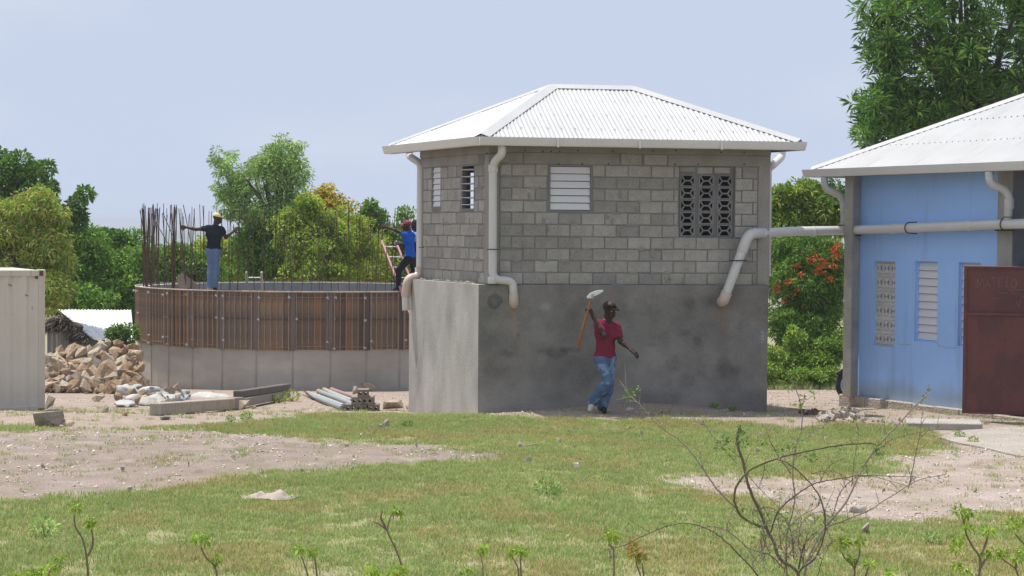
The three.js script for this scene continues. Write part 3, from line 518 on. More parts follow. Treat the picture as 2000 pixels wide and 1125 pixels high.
  const Fp = corrugated(building, roof, eC, eR, r1, r2, M.roof), Lp = corrugated(building, roof, eL, eC, r1, r1, M.roof), Rp = corrugated(building, roof, eR, eB, r2, r2, M.roof), Bp = corrugated(building, roof, eB, eL, r2, r1, M.roof);
  ridgeCap(building, eC, r1, Fp.n, Lp.n, M.roof); ridgeCap(building, eR, r2, Fp.n, Rp.n, M.roof); ridgeCap(building, eL, r1, Lp.n, Bp.n, M.roof); ridgeCap(building, eB, r2, Rp.n, Bp.n, M.roof); ridgeCap(building, r1, r2, Fp.n, Bp.n, M.roof);
  const nl = []; for (const v of [0.35, 0.95, 1.6]) for (let u = v * 1.12 + 0.1; u < eC.distanceTo(eR) - v * 1.1; u += 0.228) nl.push(moved(new THREE.CylinderGeometry(0.010, 0.012, 0.012, 6), 0, 0, 0).applyMatrix4(new THREE.Matrix4().makeBasis(Fp.u, Fp.n, Fp.v.clone().negate()).setPosition(eC.clone().addScaledVector(Fp.u, u).addScaledVector(Fp.v, v).addScaledVector(Fp.n, 0.024))));
  mesh('roof_nail', local(merge(nl), building), mat(0.36, 0.35, 0.34), roof).userData.kind = 'stuff';
  // fascia and gutters
  const outF = f1.clone().cross(V(0, 1, 0)).normalize(), outL = l1.clone().cross(V(0, 1, 0)).negate().normalize();
  if (outF.z < 0) outF.negate(); if (outL.x > 0) outL.negate();
  const drop = V(0, -0.012, 0);
  mesh('gutter', local(gutterGeo(eC.clone().add(drop).addScaledVector(f1, -0.04), eR.clone().add(drop).addScaledVector(f1, 0.06), outF), building), M.gutter, building);
  mesh('gutter', local(gutterGeo(eC.clone().add(drop).addScaledVector(l1, -0.01), eL.clone().add(drop).addScaledVector(l1, 0.08), outL), building), M.gutter, building);
  mesh('gutter', local(gutterGeo(eR.clone().add(drop), eB.clone().add(drop), outL.clone().negate()), building), M.gutter, building);
  for (const [a, b, o] of [[eC, eR, outF], [eC, eL, outL], [eR, eB, outL.clone().negate()]]) mesh('fascia', local(beam(a.clone().addScaledVector(o, -0.02).add(V(0, -0.09, 0)), b.clone().addScaledVector(o, -0.02).add(V(0, -0.09, 0)), 0.025, 0.13), building), mat(0.2, 0.19, 0.18, { map: T.wood }), building);
  // joint brackets on the gutters
  for (const px of [1090, 1250, 1410]) { const p = onPlane(px, 272, eC.clone().addScaledVector(outF, 0.14), outF); mesh('gutter_bracket', local(triUV(moved(chamferBox(0.035, 0.155, 0.012, 0.002), 0, 0, 0).applyMatrix4(new THREE.Matrix4().makeBasis(f1, V(0, 1, 0), outF).setPosition(p.x, eaveY - 0.088, p.z).multiply(new THREE.Matrix4().makeRotationX(-0.16)))), building), M.gutter, building); }
  // downpipes
  const dp = (pts, r = 0.068, m = M.pvc) => mesh('downpipe', local(bentPipe(pts, r, 0.14), building), m, building);
  const o1 = WF.z, q = (px, py, off) => onPlane(px, py, wallC.clone().addScaledVector(o1, off), o1);
  const strap = (w, px, py, off, half = 0.1) => { const p = onPlane(px, py, w.A.clone().addScaledVector(w.z, off), w.z); mesh('pipe_strap', local(beam(p.clone().addScaledVector(w.x, -half), p.clone().addScaledVector(w.x, half), 0.014, 0.016, 0.003), building), M.darkWire, building); };
  const p1 = dp([q(980, 282, 0.42), q(981, 300, 0.42), q(963, 318, 0.14), q(962, 546, 0.14), q(1002, 549, 0.14), q(1003, 578, 0.14)]);
  mesh('elbow', local(bentPipe([q(1003, 573, 0.14), q(1003.5, 592, 0.14), q(1003.5, 598, 0.0)], 0.078, 0.05), building), M.pvcStain, building).userData.label = 'rust stained outlet elbow';
  for (const [x, y] of [[963, 322], [962, 540]]) mesh('pipe_collar', local(tube([q(x, y, 0.14), q(x, y + 14, 0.14)], 0.080, 14), building), M.pvc, building);
  strap(WF, 963, 487, 0.225); strap(WL, 823, 483, 0.16, 0.12);
  const ql = (px, py, off) => onPlane(px, py, wallC.clone().addScaledVector(WL.z, off), WL.z), qk = (px, py, d) => at(px, py, d);
  const dL = -wallL.z;
  dp([qk(799, 292, dL + 0.75), qk(800, 305, dL + 0.75), qk(822, 320, dL - 0.05), qk(820, 537, dL - 0.06), qk(796, 546, dL - 0.2), qk(792, 575, dL - 0.2), qk(793, 606, dL - 0.2)]);
  mesh('elbow', local(bentPipe([qk(819, 522, dL - 0.06), qk(819.5, 541, dL - 0.06), qk(797, 543, dL - 0.2), qk(792, 580, dL - 0.2)], 0.080, 0.16), building), M.pvcStain, building);
  dp([qk(1528, 291, 34.2), qk(1527, 306, 34.2), qk(1508, 324, 33.9), qk(1500, 330, 33.9), qk(1498, 540, 33.9)]);
  // loose mortar rubble on the left ledge
  const rr = rngOf(71), im = new THREE.InstancedMesh(rockShapes[2], paleMats[1], 130), ob = new THREE.Object3D();
  for (let i = 0; i < 130; i++) { const t = lerp(0.3, BL.L - 0.35, rr()), p = BL.pt(t, H1 + 0.012, -0.05 - 0.16 * rr()); ob.position.copy(p); ob.rotation.set(rr() * 3, rr() * 6, rr() * 3); ob.scale.setScalar(0.025 + 0.06 * rr() * rr()); ob.updateMatrix(); im.setMatrixAt(i, ob.matrix); }
  im.name = 'mortar_rubble'; im.castShadow = im.receiveShadow = true; scene.add(im); tag(im, 'crumbs of pale mortar lying along the left ledge of the base', 'rubble', null, 'stuff');
}
// ---------------------------------------------------------------- long pipe from the blue building into the base
const f2 = V(0.459, 0, 0.888).normalize(), n2 = V(-0.888, 0, 0.459).normalize();            // along the blue wall (to the right, nearer), outwards
const blueA = at(1676, 772, 34.9).setY(0);
const W2 = wallFrame(blueA, blueA.clone().addScaledVector(f2, 8));
{
  const on2 = (px, py, off) => onPlane(px, py, blueA.clone().addScaledVector(n2, off), n2);
  const e1 = q0(1462, 456), e2 = q0(1413, 588);
  function q0(px, py) { return onPlane(px, py, baseC.clone().addScaledVector(BF.z, 0.12), BF.z); }
  const c1 = on2(1652, 450, 0.16), c2 = on2(1980, 437.5, 0.16), c3 = c2.clone().add(c2.clone().sub(c1).setLength(2.2));
  const pipe = thing('water_pipe', e2.clone(), 'long pale plastic pipe running from the blue wall across the gap into the concrete base', 'pipe');
  const mid = e1.clone().lerp(c1, 0.5).add(V(0, 0.012, 0));
  mesh('pipe_run', local(bentPipe([e1.clone().lerp(c1, 0.02), mid, c1, c2, c3], 0.080, 0.05, 18), pipe), M.pvc, pipe);
  mesh('elbow', local(bentPipe([e1.clone().lerp(c1, 0.12), e1, e1.clone().lerp(e2, 0.28)], 0.090, 0.26, 18), pipe), M.pvc, pipe);
  mesh('pipe_run', local(tube([e1.clone().lerp(e2, 0.22), e2.clone().lerp(e1, 0.08)], 0.080, 18), pipe), M.pvc, pipe);
  mesh('elbow', local(bentPipe([e2.clone().lerp(e1, 0.13), e2, e2.clone().addScaledVector(BF.z, -0.14).add(V(0, -0.02, 0))], 0.094, 0.08, 18), pipe), M.pvcStain, pipe).userData.label = 'rust stained end elbow at the wall';
  const s = e1.clone().lerp(e2, 0.40); mesh('pipe_strap', local(beam(s.clone().addScaledVector(BF.x, -0.19).add(V(0, 0.0, 0)).addScaledVector(BF.z, 0.09), s.clone().addScaledVector(BF.x, 0.13).addScaledVector(BF.z, 0.09), 0.016, 0.018, 0.003), pipe), M.darkWire, pipe);
  for (const k of [0.34, 0.38]) { const a = e1.clone().lerp(e2, k - 0.12); mesh('pipe_collar', local(tube([a, a.clone().add(e2.clone().sub(e1).setLength(0.02))], 0.088, 18), pipe), M.pvc, pipe); }
  for (const k of [0.12, 0.62, 1.0]) { const a = e1.clone().lerp(c1, k); mesh('pipe_collar', local(tube([a, e1.clone().lerp(c1, k + 0.035)], 0.0875, 18), pipe), M.pvc, pipe); }
  for (const k of [0.3, 0.75]) mesh('pipe_collar', local(tube([c1.clone().lerp(c2, k), c1.clone().lerp(c2, k + 0.035)], 0.0875, 18), pipe), M.pvc, pipe);
  // iron hooks that carry the pipe along the blue wall
  for (const [px, py, lo] of [[1665, 449, 1], [1777, 445, 0], [1962, 438, 1]]) {
    const c = on2(px, py, 0.16), pts = []; for (let i = 0; i <= 14; i++) { const a = -1.7 + i / 14 * 3.5; pts.push(c.clone().addScaledVector(n2, Math.cos(a) * 0.095).add(V(0, Math.sin(a) * 0.095, 0)).addScaledVector(f2, lo ? 0 : -0.02 * Math.cos(a))); }
    pts.push(c.clone().addScaledVector(n2, -0.15).add(V(0, 0.10, 0))); pts.unshift(c.clone().addScaledVector(n2, -0.15).add(V(0, -0.1, 0)));
    mesh('pipe_hook', local(tube(pts, 0.009, 6), pipe), M.darkWire, pipe);
    if (lo) { const b = c.clone().add(V(0, -0.098, 0)); mesh('pipe_bracket', local(beam(b.clone().addScaledVector(f2, -0.22), b.clone().addScaledVector(f2, 0.24), 0.03, 0.02), pipe), M.darkWire, pipe); }
  }
}
// ---------------------------------------------------------------- blue building
{
  const blue = thing('blue_building', blueA.clone().setY(0), 'sky blue rendered building with grey corner posts and white hip roof', 'building');
  const w = W2, H0 = w.px(1676, 772).y, gutTop = w.px(1680, 346).y + 0.12, side = V(-f2.x, 0, -f2.z);
  const g0 = w.px(1705, 675), g1 = w.px(1749, 511), l0 = w.px(1785, 666), l1w = w.px(1832, 511), k0 = w.px(1870, 672), k1 = w.px(1916, 514);
  const gr = [g0.x, g1.x, g0.y, g1.y], lw = [l0.x, l1w.x, l0.y, l1w.y], kw = [k0.x, k1.x, lw[2] - 0.02, lw[3]];
  const tc = w.px(1949, 500).x, te = w.px(1978, 500).x;
  const eastIn = 0.55;                                                     // the porch wall stands back beyond the second post
  const washT = tex(512, (u, v) => {
    const x = u * 3.4, y = v * 4.2, low = sstep(0.45, 0.0, y + 0.5 * (fbm(x * 3, y * 1.5, 5, 4) - 0.5)), st = sstep(0.55, 0.8, fbm(x * 9, y * 0.7, 6, 4)) * 0.10, pa = sstep(0.62, 0.72, fbm(x * 2.3, y * 2.3, 9, 5)) * 0.05, k = 0.965 + 0.10 * (fbm(x * 1.6, y * 1.6, 7, 5) - 0.5) - st + pa;
    return [k * (1 - 0.12 * low) + 0.05 * low, k * (1 - 0.22 * low), k * (1 - 0.38 * low)];
  }, true, 1, 512); washT.wrapS = washT.wrapT = THREE.ClampToEdgeWrapping;
  const wallG = slab(-0.16, tc, H0 - 0.02, gutTop, -0.2, 0, [gr, lw, kw]); { const p = wallG.attributes.position, uv = wallG.attributes.uv; for (let i = 0; i < p.count; i++) uv.setXY(i, (p.getX(i) + 0.16) / 3.4, (p.getY(i) - H0) / 4.2); }
  mesh('wall', onThing(w, blue, wallG), mat(0.37, 0.595, 1.0, { map: washT, roughness: 0.85 }), blue);
  mesh('wall', onThing(w, blue, slab(te, 8, H0 - 0.02, gutTop, -eastIn - 0.2, -eastIn)), M.blue, blue);
  const back = [w.pt(0.1, 0, -6), w.pt(8, 0, -6)];
  const wl = wallFrame(w.pt(-0.1, 0, -6), w.pt(-0.1, 0, -0.205)); mesh('wall', local(wl.put(slab(0, wl.L, H0 - 0.4, gutTop, -0.2, 0)), blue), M.blue, blue);
  const wr = wallFrame(w.pt(8, 0, -6), w.pt(0.25, 0, -6)); mesh('wall', local(wr.put(slab(0, wr.L, H0 - 0.4, gutTop, -0.2, 0)), blue), M.blue, blue);
  const cm = mat(0.44, 0.42, 0.375, { map: T.concrete, bumpMap: T.concreteB, bumpScale: 0.008 });
  // corner post, turned so that two faces show
  const pm = at(1663, 600, 34.68).setY(0), pl = at(1647.5, 600, 34.82).setY(0), pr = at(1677, 600, 34.86).setY(0), pb = pl.clone().add(pr).sub(pm);
  const ps = new THREE.Shape([pm, pr, pb, pl].map((p) => new THREE.Vector2(p.x, -p.z))), pg = new THREE.ExtrudeGeometry(ps, { depth: gutTop - H0 + 0.1, bevelEnabled: false }); pg.rotateX(-Math.PI / 2); pg.translate(0, H0 - 0.02, 0);
  mesh('corner_post', local(triUV(pg), blue), cm, blue);
  mesh('corner_post', onThing(w, blue, slab(tc, te, H0 - 0.15, gutTop, -0.4, 0.02)), cm, blue);
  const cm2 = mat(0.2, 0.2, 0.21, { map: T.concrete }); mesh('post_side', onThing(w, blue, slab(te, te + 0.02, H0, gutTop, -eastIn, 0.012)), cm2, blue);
  // foundation strip
  const fl = w.px(1648, 770), bot = -0.6;
  const fm = mat(0.50, 0.44, 0.37, { map: T.concrete, bumpMap: T.concreteB, bumpScale: 0.03 });
  const fr = rngOf(91); let t = -0.42;
  while (t < 7) { const L = 0.42 + 0.5 * fr(); mesh('foundation_stone', onThing(w, blue, triUV(moved(chamferBox(L - 0.006, 0.8, 0.32, 0.014), t + L / 2, H0 - 0.40 - 0.004 - 0.012 * fr(), -0.07 + 0.03 * fr()), t)), fm, blue); t += L; }
  // pierced window
  const gp = mesh('pierced_window', onThing(w, blue, slab(gr[0], gr[1], gr[2], gr[3], -0.085, -0.053, [0, 1, 2, 3, 4, 5].flatMap((r) => [0, 1, 2].map((c) => { const cw = (gr[1] - gr[0]) / 3, chh = (gr[3] - gr[2]) / 6; return [gr[0] + cw * c + 0.03, gr[0] + cw * (c + 1) - 0.03, gr[2] + chh * r + 0.035, gr[2] + chh * (r + 1) - 0.035]; })))), mat(0.68, 0.67, 0.63, { map: T.concrete }), blue);
  gp.userData.label = 'window of pierced grey blocks, three across and six high';
  const cw = (gr[1] - gr[0]) / 3, chh = (gr[3] - gr[2]) / 6, bs = Math.min(chh - 0.035, cw - 0.03), bg = fanGeo(bs, 0.03), bmat = mat(0.74, 0.73, 0.69, { map: T.block });
  const sc = (cw - 0.035) / bs;
  for (let r = 0; r < 6; r++) for (let c = 0; c < 3; c++) { const o = mesh('pierced_block', bg, bmat, gp); o.applyMatrix4(blue.matrixWorld.clone().invert().multiply(w.m).multiply(new THREE.Matrix4().makeTranslation(gr[0] + cw * (c + 0.5) - bs * sc / 2, gr[2] + chh * (r + 0.5) - bs / 2, -0.075).scale(V(sc, 1, 1)))); }
  louvre(w, blue, lw[0] + 0.001, lw[1] - 0.001, lw[2], lw[3], 10, -0.2, M.louvre, 0.12, 'tall white louvre window with closed slats', M.blue);
  louvre(w, blue, kw[0] + 0.001, kw[1] - 0.001, kw[2], kw[3], 10, -0.2, M.louvre, 0.12, 'tall white louvre window partly behind the maroon gate', M.blue);
  // hairline cracks under the windows
  const cr = []; for (const list of [[[1752, 671], [1764, 674], [1778, 672]], [[1830, 668], [1834, 676], [1850, 680], [1872, 679]]]) cr.push(tube(list.map(([x, y]) => onPlane(x, y, blueA.clone().addScaledVector(n2, 0.001), n2)), 0.0035, 5));
  mesh('crack', local(merge(cr), blue), mat(0.3, 0.3, 0.34), blue).userData.kind = 'stuff';
  // dark interior floor
  // roof
  const eLine = blueA.clone().addScaledVector(n2, 0.42), onE = (px, py) => onPlane(px, py, eLine, n2);
  const E0 = onE(1586, 330), eY = (E0.y + onE(1990, 314.5).y) / 2; E0.y = eY;
  const E1 = E0.clone().addScaledVector(f2, 9.4); const inw = n2.clone().negate();
  const hip = f2.clone().add(inw).normalize(), hp = (px, py) => onPlane(px, py, E0, hip.clone().cross(V(0, 1, 0)));
  const hTop = hp(2000, 187), slope = (hTop.y - eY) / Math.hypot(hTop.x - E0.x, hTop.z - E0.z), run = 4.6 * Math.SQRT2 / Math.SQRT2;
  const half = 3.3, R0 = E0.clone().addScaledVector(hip, half * Math.SQRT2).add(V(0, slope * half * Math.SQRT2, 0)), R1 = E1.clone().addScaledVector(inw, half); R1.y = R0.y;
  const E3 = E0.clone().addScaledVector(inw, half * 2), E2 = E1.clone().addScaledVector(inw, half * 2);
  const roof = mesh('roof', local(triUV(quadStrip([[E0, E1, E2, E3].map((p) => p.clone().add(V(0, -0.035, 0)))])), blue), mat(0.35, 0.33, 0.3, { map: T.wood }), blue);
  const a = corrugated(blue, roof, E0, E1, R0, R1, M.roof), b = corrugated(blue, roof, E3, E0, R0, R0, M.roof), c = corrugated(blue, roof, E2, E3, R1, R0, M.roof);
  ridgeCap(blue, E0, R0, a.n, b.n, M.roof, 0.17); ridgeCap(blue, E3, R0, b.n, c.n, M.roof, 0.17); ridgeCap(blue, R0, R1, a.n, c.n, M.roof, 0.17);
  const nails = []; for (const v of [0.9, 1.9, 2.9]) for (let u = v * 1.05; u < 6.5; u += 0.152) nails.push(moved(new THREE.CylinderGeometry(0.011, 0.013, 0.014, 6), 0, 0, 0).applyMatrix4(new THREE.Matrix4().makeBasis(a.u, a.n, a.v.clone().negate()).setPosition(E0.clone().addScaledVector(a.u, u).addScaledVector(a.v, v).addScaledVector(a.n, 0.024))));
  mesh('roof_nail', local(merge(nails), blue), mat(0.42, 0.41, 0.40), roof).userData.kind = 'stuff';
  mesh('gutter', local(gutterGeo(E0.clone().addScaledVector(f2, -0.12).add(V(0, -0.012, 0)), E1.clone().add(V(0, -0.012, 0)), n2), blue), M.gutter, blue);
  mesh('gutter', local(gutterGeo(E0.clone().add(V(0, -0.012, 0)), E3.clone().add(V(0, -0.012, 0)), f2.clone().negate()), blue), M.gutter, blue);
  mesh('fascia', local(beam(E0.clone().addScaledVector(n2, -0.02).add(V(0, -0.09, 0)), E1.clone().addScaledVector(n2, -0.02).add(V(0, -0.09, 0)), 0.025, 0.13), blue), mat(0.2, 0.19, 0.18, { map: T.wood }), blue);
  // downpipes into the long pipe
  const on2 = (px, py, off) => onPlane(px, py, blueA.clone().addScaledVector(n2, off), n2);
  const greyPipe = mat(0.56, 0.55, 0.53, { map: T.paint, roughness: 0.5 });
  mesh('downpipe', local(bentPipe([on2(1610, 346, 0.46), on2(1611, 368, 0.46), on2(1648, 384, 0.16), on2(1649, 444, 0.16)], 0.066, 0.2), blue), greyPipe, blue);
  mesh('downpipe', local(bentPipe([on2(1932, 336, 0.46), on2(1934, 358, 0.46), on2(1972, 374, 0.16), on2(1968, 437, 0.16)], 0.068, 0.2), blue), greyPipe, blue);
  for (const [x, y] of [[1649, 394], [1971, 388]]) mesh('pipe_collar', local(tube([on2(x, y, 0.16), on2(x - 0.2, y + 20, 0.16)], 0.078, 14), blue), greyPipe, blue);
  for (const [x, y] of [[1649, 440], [1969, 424]]) mesh('pipe_strap', local(beam(on2(x - 10, y, 0.245), on2(x + 9, y, 0.245), 0.012, 0.014, 0.003), blue), M.darkWire, blue);
}
// ---------------------------------------------------------------- maroon metal gate
{
  const dG = 31.0, A = at(1879, 808, dG), B = at(2100, 808, dG - 0.45); B.y = A.y;
  const w = wallFrame(A, B), y0 = w.px(1879, 807).y, y1 = w.px(1879, 519).y, W = w.L, hm = w.px(1890, 613).y;
  const gate = thing('metal_gate', w.pt(0, y0, 0), 'maroon sheet metal gate with scratched writing, standing open before the blue wall', 'gate');
  const m = mat(0.155, 0.055, 0.056, { map: T.rust, roughness: 0.55 }), fr = mat(0.165, 0.055, 0.057, { map: T.rust, roughness: 0.5 });
  for (const [a, b, c, d] of [[0, 0.05, y0, y1], [W - 0.05, W, y0, y1]]) mesh('stile', onThing(w, gate, triUV(moved(chamferBox(b - a, d - c, 0.05, 0.004), (a + b) / 2, (c + d) / 2, 0))), fr, gate);
  for (const [c, d] of [[y0, y0 + 0.035], [hm - 0.022, hm + 0.022], [y1 - 0.04, y1]]) mesh('rail', onThing(w, gate, triUV(moved(chamferBox(W - 0.102, d - c, 0.06, 0.005), W / 2, (c + d) / 2, 0))), fr, gate);
  mesh('panel', onThing(w, gate, slab(0.051, W - 0.051, y0 + 0.036, hm - 0.023, -0.008, 0)), m, gate); mesh('panel', onThing(w, gate, slab(0.051, W - 0.051, hm + 0.023, y1 - 0.041, -0.008, 0)), m, gate);
  // the name scratched into the paint
  const S = (px, py) => { const p = w.px(px, py); return V(p.x, p.y, 0.0025); }, sc = [];
  const K = (...l) => { for (let i = 0; i + 3 < l.length; i += 2) sc.push(beam(S(l[i], l[i + 1]), S(l[i + 2], l[i + 3]), 0.0042, 0.003, 0.0006, V(0, 0.1, 1))); };
  K(1909, 562, 1909, 545, 1914, 557, 1919, 544, 1922, 561); K(1924, 561, 1929, 547, 1933, 561); K(1926, 556, 1932, 555); K(1936, 542, 1947, 542); K(1941, 542, 1941, 558); K(1950, 543, 1962, 543); K(1951, 543, 1951, 560, 1958, 560); K(1951, 551, 1957, 551);
  K(1966, 537, 1966, 561, 1971, 561); K(1980, 545, 1975, 552, 1976, 561, 1982, 563, 1985, 555, 1984, 547, 1980, 545); K(1987, 545, 1985, 560); K(1972, 567, 2000, 566); K(1948, 572, 1968, 572); K(1938, 582, 1948, 584); K(1978, 573, 1983, 575); K(1994, 578, 2001, 581); K(1985, 588, 1989, 600, 1994, 583); K(1916, 565, 1920, 566);
  mesh('scratched_lettering', onThing(w, gate, merge(sc)), mat(0.27, 0.19, 0.19), gate).userData.label = 'pale scratched lettering on the upper panel';
}
// ---------------------------------------------------------------- round concrete tank inside its steel formwork
const tankC = at(606, 560, 50.2).setY(0), RIM = 4.47, tankTop = at(606, 570.5, 45.77).y, formLow = at(606, 685, 45.73).y;
const onRim = (px, r = RIM) => { const rr = ray(px, 560); rr.divideScalar(-rr.z); for (let d = 44; d < 60; d += 0.004) { const x = rr.x * d; if (Math.hypot(x - tankC.x, -d - tankC.z) <= r) return V(x, tankTop, -d); } return null; };
{
  const tank = thing('concrete_tank', V(tankC.x, -1.6, tankC.z), 'round grey concrete tank under construction with rusty formwork panels and upright bars', 'tank');
  const c = (g) => local(g, tank), rOut = RIM - 0.13, rIn = RIM - 0.36, N = 31, r = rngOf(404);
  // wall ring with shallow board marks where the old formwork joined
  const pos = [], uv = [], idx = [], seg = N * 12, hs = [-2.4, -1.9, -1.4, -1.0, -0.5, 0.0, 0.5, tankTop - 0.012];
  for (let i = 0; i <= seg; i++) for (let j = 0; j < hs.length; j++) {
    const a = i / seg * 2 * Math.PI, k = i % 12, rad = rOut + (k === 0 ? 0.012 : k === 1 || k === 11 ? 0.006 : 0) + 0.006 * (noise3(i * 0.4, j, 2) - 0.5);
    pos.push(tankC.x + rad * Math.sin(a), hs[j], tankC.z + rad * Math.cos(a)); uv.push(a * rOut, hs[j]);
    if (i && j) { const q = i * hs.length + j, p = q - hs.length; idx.push(p - 1, q - 1, q, p - 1, q, p); }
  }
  const g = new THREE.BufferGeometry(); g.setAttribute('position', new THREE.Float32BufferAttribute(pos, 3)); g.setAttribute('uv', new THREE.Float32BufferAttribute(uv, 2)); g.setIndex(idx); g.computeVertexNormals();
  const stT = tex(1024, (u, v) => { const a = fbm(u * 20, v * 6, 3, 5), b = fbm(u * 90, v * 4, 4, 3), top = sstep(0.45, 0.95, v); return [0.70 + 0.30 * a - 0.10 * b - 0.08 * top, 0.69 + 0.30 * a - 0.11 * b - 0.08 * top, 0.66 + 0.30 * a - 0.12 * b - 0.07 * top]; }, true, 1, 256);
  { const q = g.attributes.uv; for (let i = 0; i < q.count; i++) q.setXY(i, q.getX(i) / (2 * Math.PI * rOut) * 2, (q.getY(i) + 0.9) / 1.2); }
  mesh('wall', c(g), mat(0.56, 0.53, 0.48, { map: stT, bumpMap: T.concreteB, bumpScale: 0.004 }), tank);
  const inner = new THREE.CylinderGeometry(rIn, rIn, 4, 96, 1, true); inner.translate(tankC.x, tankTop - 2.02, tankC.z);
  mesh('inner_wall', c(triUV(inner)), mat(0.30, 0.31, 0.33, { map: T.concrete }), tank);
  const ring = new THREE.RingGeometry(rIn + 0.002, RIM - 0.02, 124, 1); ring.rotateX(-Math.PI / 2); ring.translate(tankC.x, tankTop - 0.014, tankC.z);
  mesh('rim', c(triUV(ring)), mat(0.62, 0.58, 0.53, { map: T.concrete }), tank);
  const fl = new THREE.CircleGeometry(rIn, 64); fl.rotateX(-Math.PI / 2); fl.translate(tankC.x, -1.2, tankC.z); mesh('tank_floor', c(triUV(fl)), M.concrete, tank);
  // thin seams left by the lower lift of formwork
  // formwork: each panel a rusty sheet with upright ribs and cross bars
  const H = tankTop - formLow, aw = 2 * Math.PI / N, chord = 2 * RIM * Math.sin(aw / 2), face = chord * 0.80;
  const sheetCols = [[0.33, 0.275, 0.22], [0.37, 0.295, 0.225], [0.27, 0.235, 0.20], [0.38, 0.325, 0.26], [0.38, 0.26, 0.175], [0.30, 0.275, 0.245], [0.19, 0.155, 0.135]].map(([a, b, d]) => mat(a, b, d, { map: T.rust, bumpMap: T.bumps, bumpScale: 0.003, roughness: 0.85 }));
  const ribM = mat(0.56, 0.47, 0.39, { map: T.rust, roughness: 0.7 }), fillM = [[0.22, 0.185, 0.165], [0.16, 0.14, 0.125], [0.26, 0.215, 0.19]].map(([a, b, d]) => mat(a, b, d, { map: T.wood, roughness: 0.9 })), clampM = mat(0.55, 0.52, 0.48, { roughness: 0.5 });
  const ribG = triUV(chamferBox(0.012, H - 0.01, 0.065, 0.003)), edgeG = triUV(chamferBox(0.016, H, 0.08, 0.003)), railG = triUV(chamferBox(face - 0.03, 0.012, 0.055, 0.003)), fillG = [0.105, 0.13, 0.12].map((w) => triUV(chamferBox(w, H + 0.0, 0.05, 0.006), w * 7));
  const stripG = [0, 1, 2, 3].map((k) => triUV(chamferBox(face / 5 - 0.004, H, 0.014, 0.002), k * 0.37, k * 0.9)), clampG = merge([chamferBox(0.05, 0.035, 0.05, 0.006), moved(chamferBox(0.014, 0.075, 0.014, 0.003), 0.02, 0.0, 0.03, 0, 0, 0.3)]), tieG = new THREE.CylinderGeometry(0.008, 0.008, 0.1, 6).rotateX(Math.PI / 2);
  for (let i = 0; i < N; i++) {
    const a = aw * (i + 0.55), mx = new THREE.Matrix4().makeRotationY(a).setPosition(tankC.x, tankTop - H / 2, tankC.z), inv = tank.matrixWorld.clone().invert();
    const put = (o, x, y, z, rz = 0) => o.applyMatrix4(inv.clone().multiply(mx).multiply(new THREE.Matrix4().makeTranslation(x, y, z).multiply(new THREE.Matrix4().makeRotationZ(rz))));
    const z0 = RIM * Math.cos(aw / 2) - 0.095, base = Math.floor(r() * 6), front = Math.cos(a) > -0.35, dy = (r() - 0.5) * 0.03;
    const panel = mesh('form_panel', stripG[0], sheetCols[base], tank); put(panel, -face * 0.4, dy, z0 - 0.0);
    const child = (n, gg, m, x, y, z, rz = 0) => { const o = mesh(n, gg, m, tank); put(o, x, y, z, rz); panel.updateMatrixWorld(true); panel.attach(o); return o; };
    for (let k = 1; k < 5; k++) child('strip', stripG[k % 4], sheetCols[r() < 0.35 ? base : Math.floor(r() * 7)], (k - 2) * face / 5, dy, z0 + 0.001 * (k % 2));
    for (let k = 0; k <= 5; k++) child('rib', k === 0 || k === 5 ? edgeG : ribG, ribM, (k - 2.5) * face / 5, dy, z0 + (k === 0 || k === 5 ? 0.035 : 0.03));
    if (front) for (const [f, t] of [[0.40, 0], [0.02 + 0.02 * r(), 1], [-0.44, 2]]) child('cross_bar', railG, t === 1 ? fillM[1] : ribM, 0, H * f + dy, z0 + 0.028 + 0.001 * t, (r() - 0.5) * 0.012);
    if (front) for (const s of [-1, 1]) for (const f of [0.41, 0.03, -0.34, -0.46]) if (r() < 0.62) child('clamp', r() < 0.6 ? clampG : tieG, clampM, s * face * 0.5 + (r() - 0.5) * 0.03, H * f + (r() - 0.5) * 0.05, z0 + 0.085, (r() - 0.5) * 0.8);
    const a2 = aw * (i + 1.05), m2 = new THREE.Matrix4().makeRotationY(a2).setPosition(tankC.x, tankTop - H / 2 + (r() - 0.5) * 0.02, tankC.z), fo = mesh('filler_board', fillG[Math.floor(r() * 3)], fillM[Math.floor(r() * 3)], tank); fo.applyMatrix4(inv.clone().multiply(m2).multiply(new THREE.Matrix4().makeTranslation(0, 0, RIM - 0.105)));
    if (front) { const se = mesh('wall_seam', triUV(chamferBox(0.05, formLow + 1.7, 0.014, 0.004)), mat(0.42, 0.385, 0.345, { map: T.concrete }), tank); se.applyMatrix4(inv.clone().multiply(new THREE.Matrix4().makeRotationY(a2).setPosition(tankC.x, formLow - 0.01 - (formLow + 1.7) / 2, tankC.z)).multiply(new THREE.Matrix4().makeTranslation(0, 0, rOut + 0.012))); }
  }
  const lip = new THREE.TorusGeometry(RIM - 0.035, 0.018, 6, 124); lip.rotateX(Math.PI / 2); lip.translate(tankC.x, tankTop + 0.004, tankC.z); mesh('form_lip', c(triUV(lip)), mat(0.58, 0.52, 0.45, { map: T.wood }), tank);
  // upright reinforcing bars, about two metres above the rim
  const rebar = (a, rad, h, lean, bow, thick = 0.0125, along = 0) => {
    const b = V(tankC.x + rad * Math.sin(a), tankTop - 0.1, tankC.z + rad * Math.cos(a)), t = b.clone().add(V(lean + along * Math.cos(a), h + 0.1, -along * Math.sin(a) + bow)), m = b.clone().lerp(t, 0.5).add(V((r() - 0.5) * 0.07, 0, (r() - 0.5) * 0.05));
    mesh('rebar', c(tube(smooth([b, m, t], 5), thick, 5)), M.rebar, tank);
  };
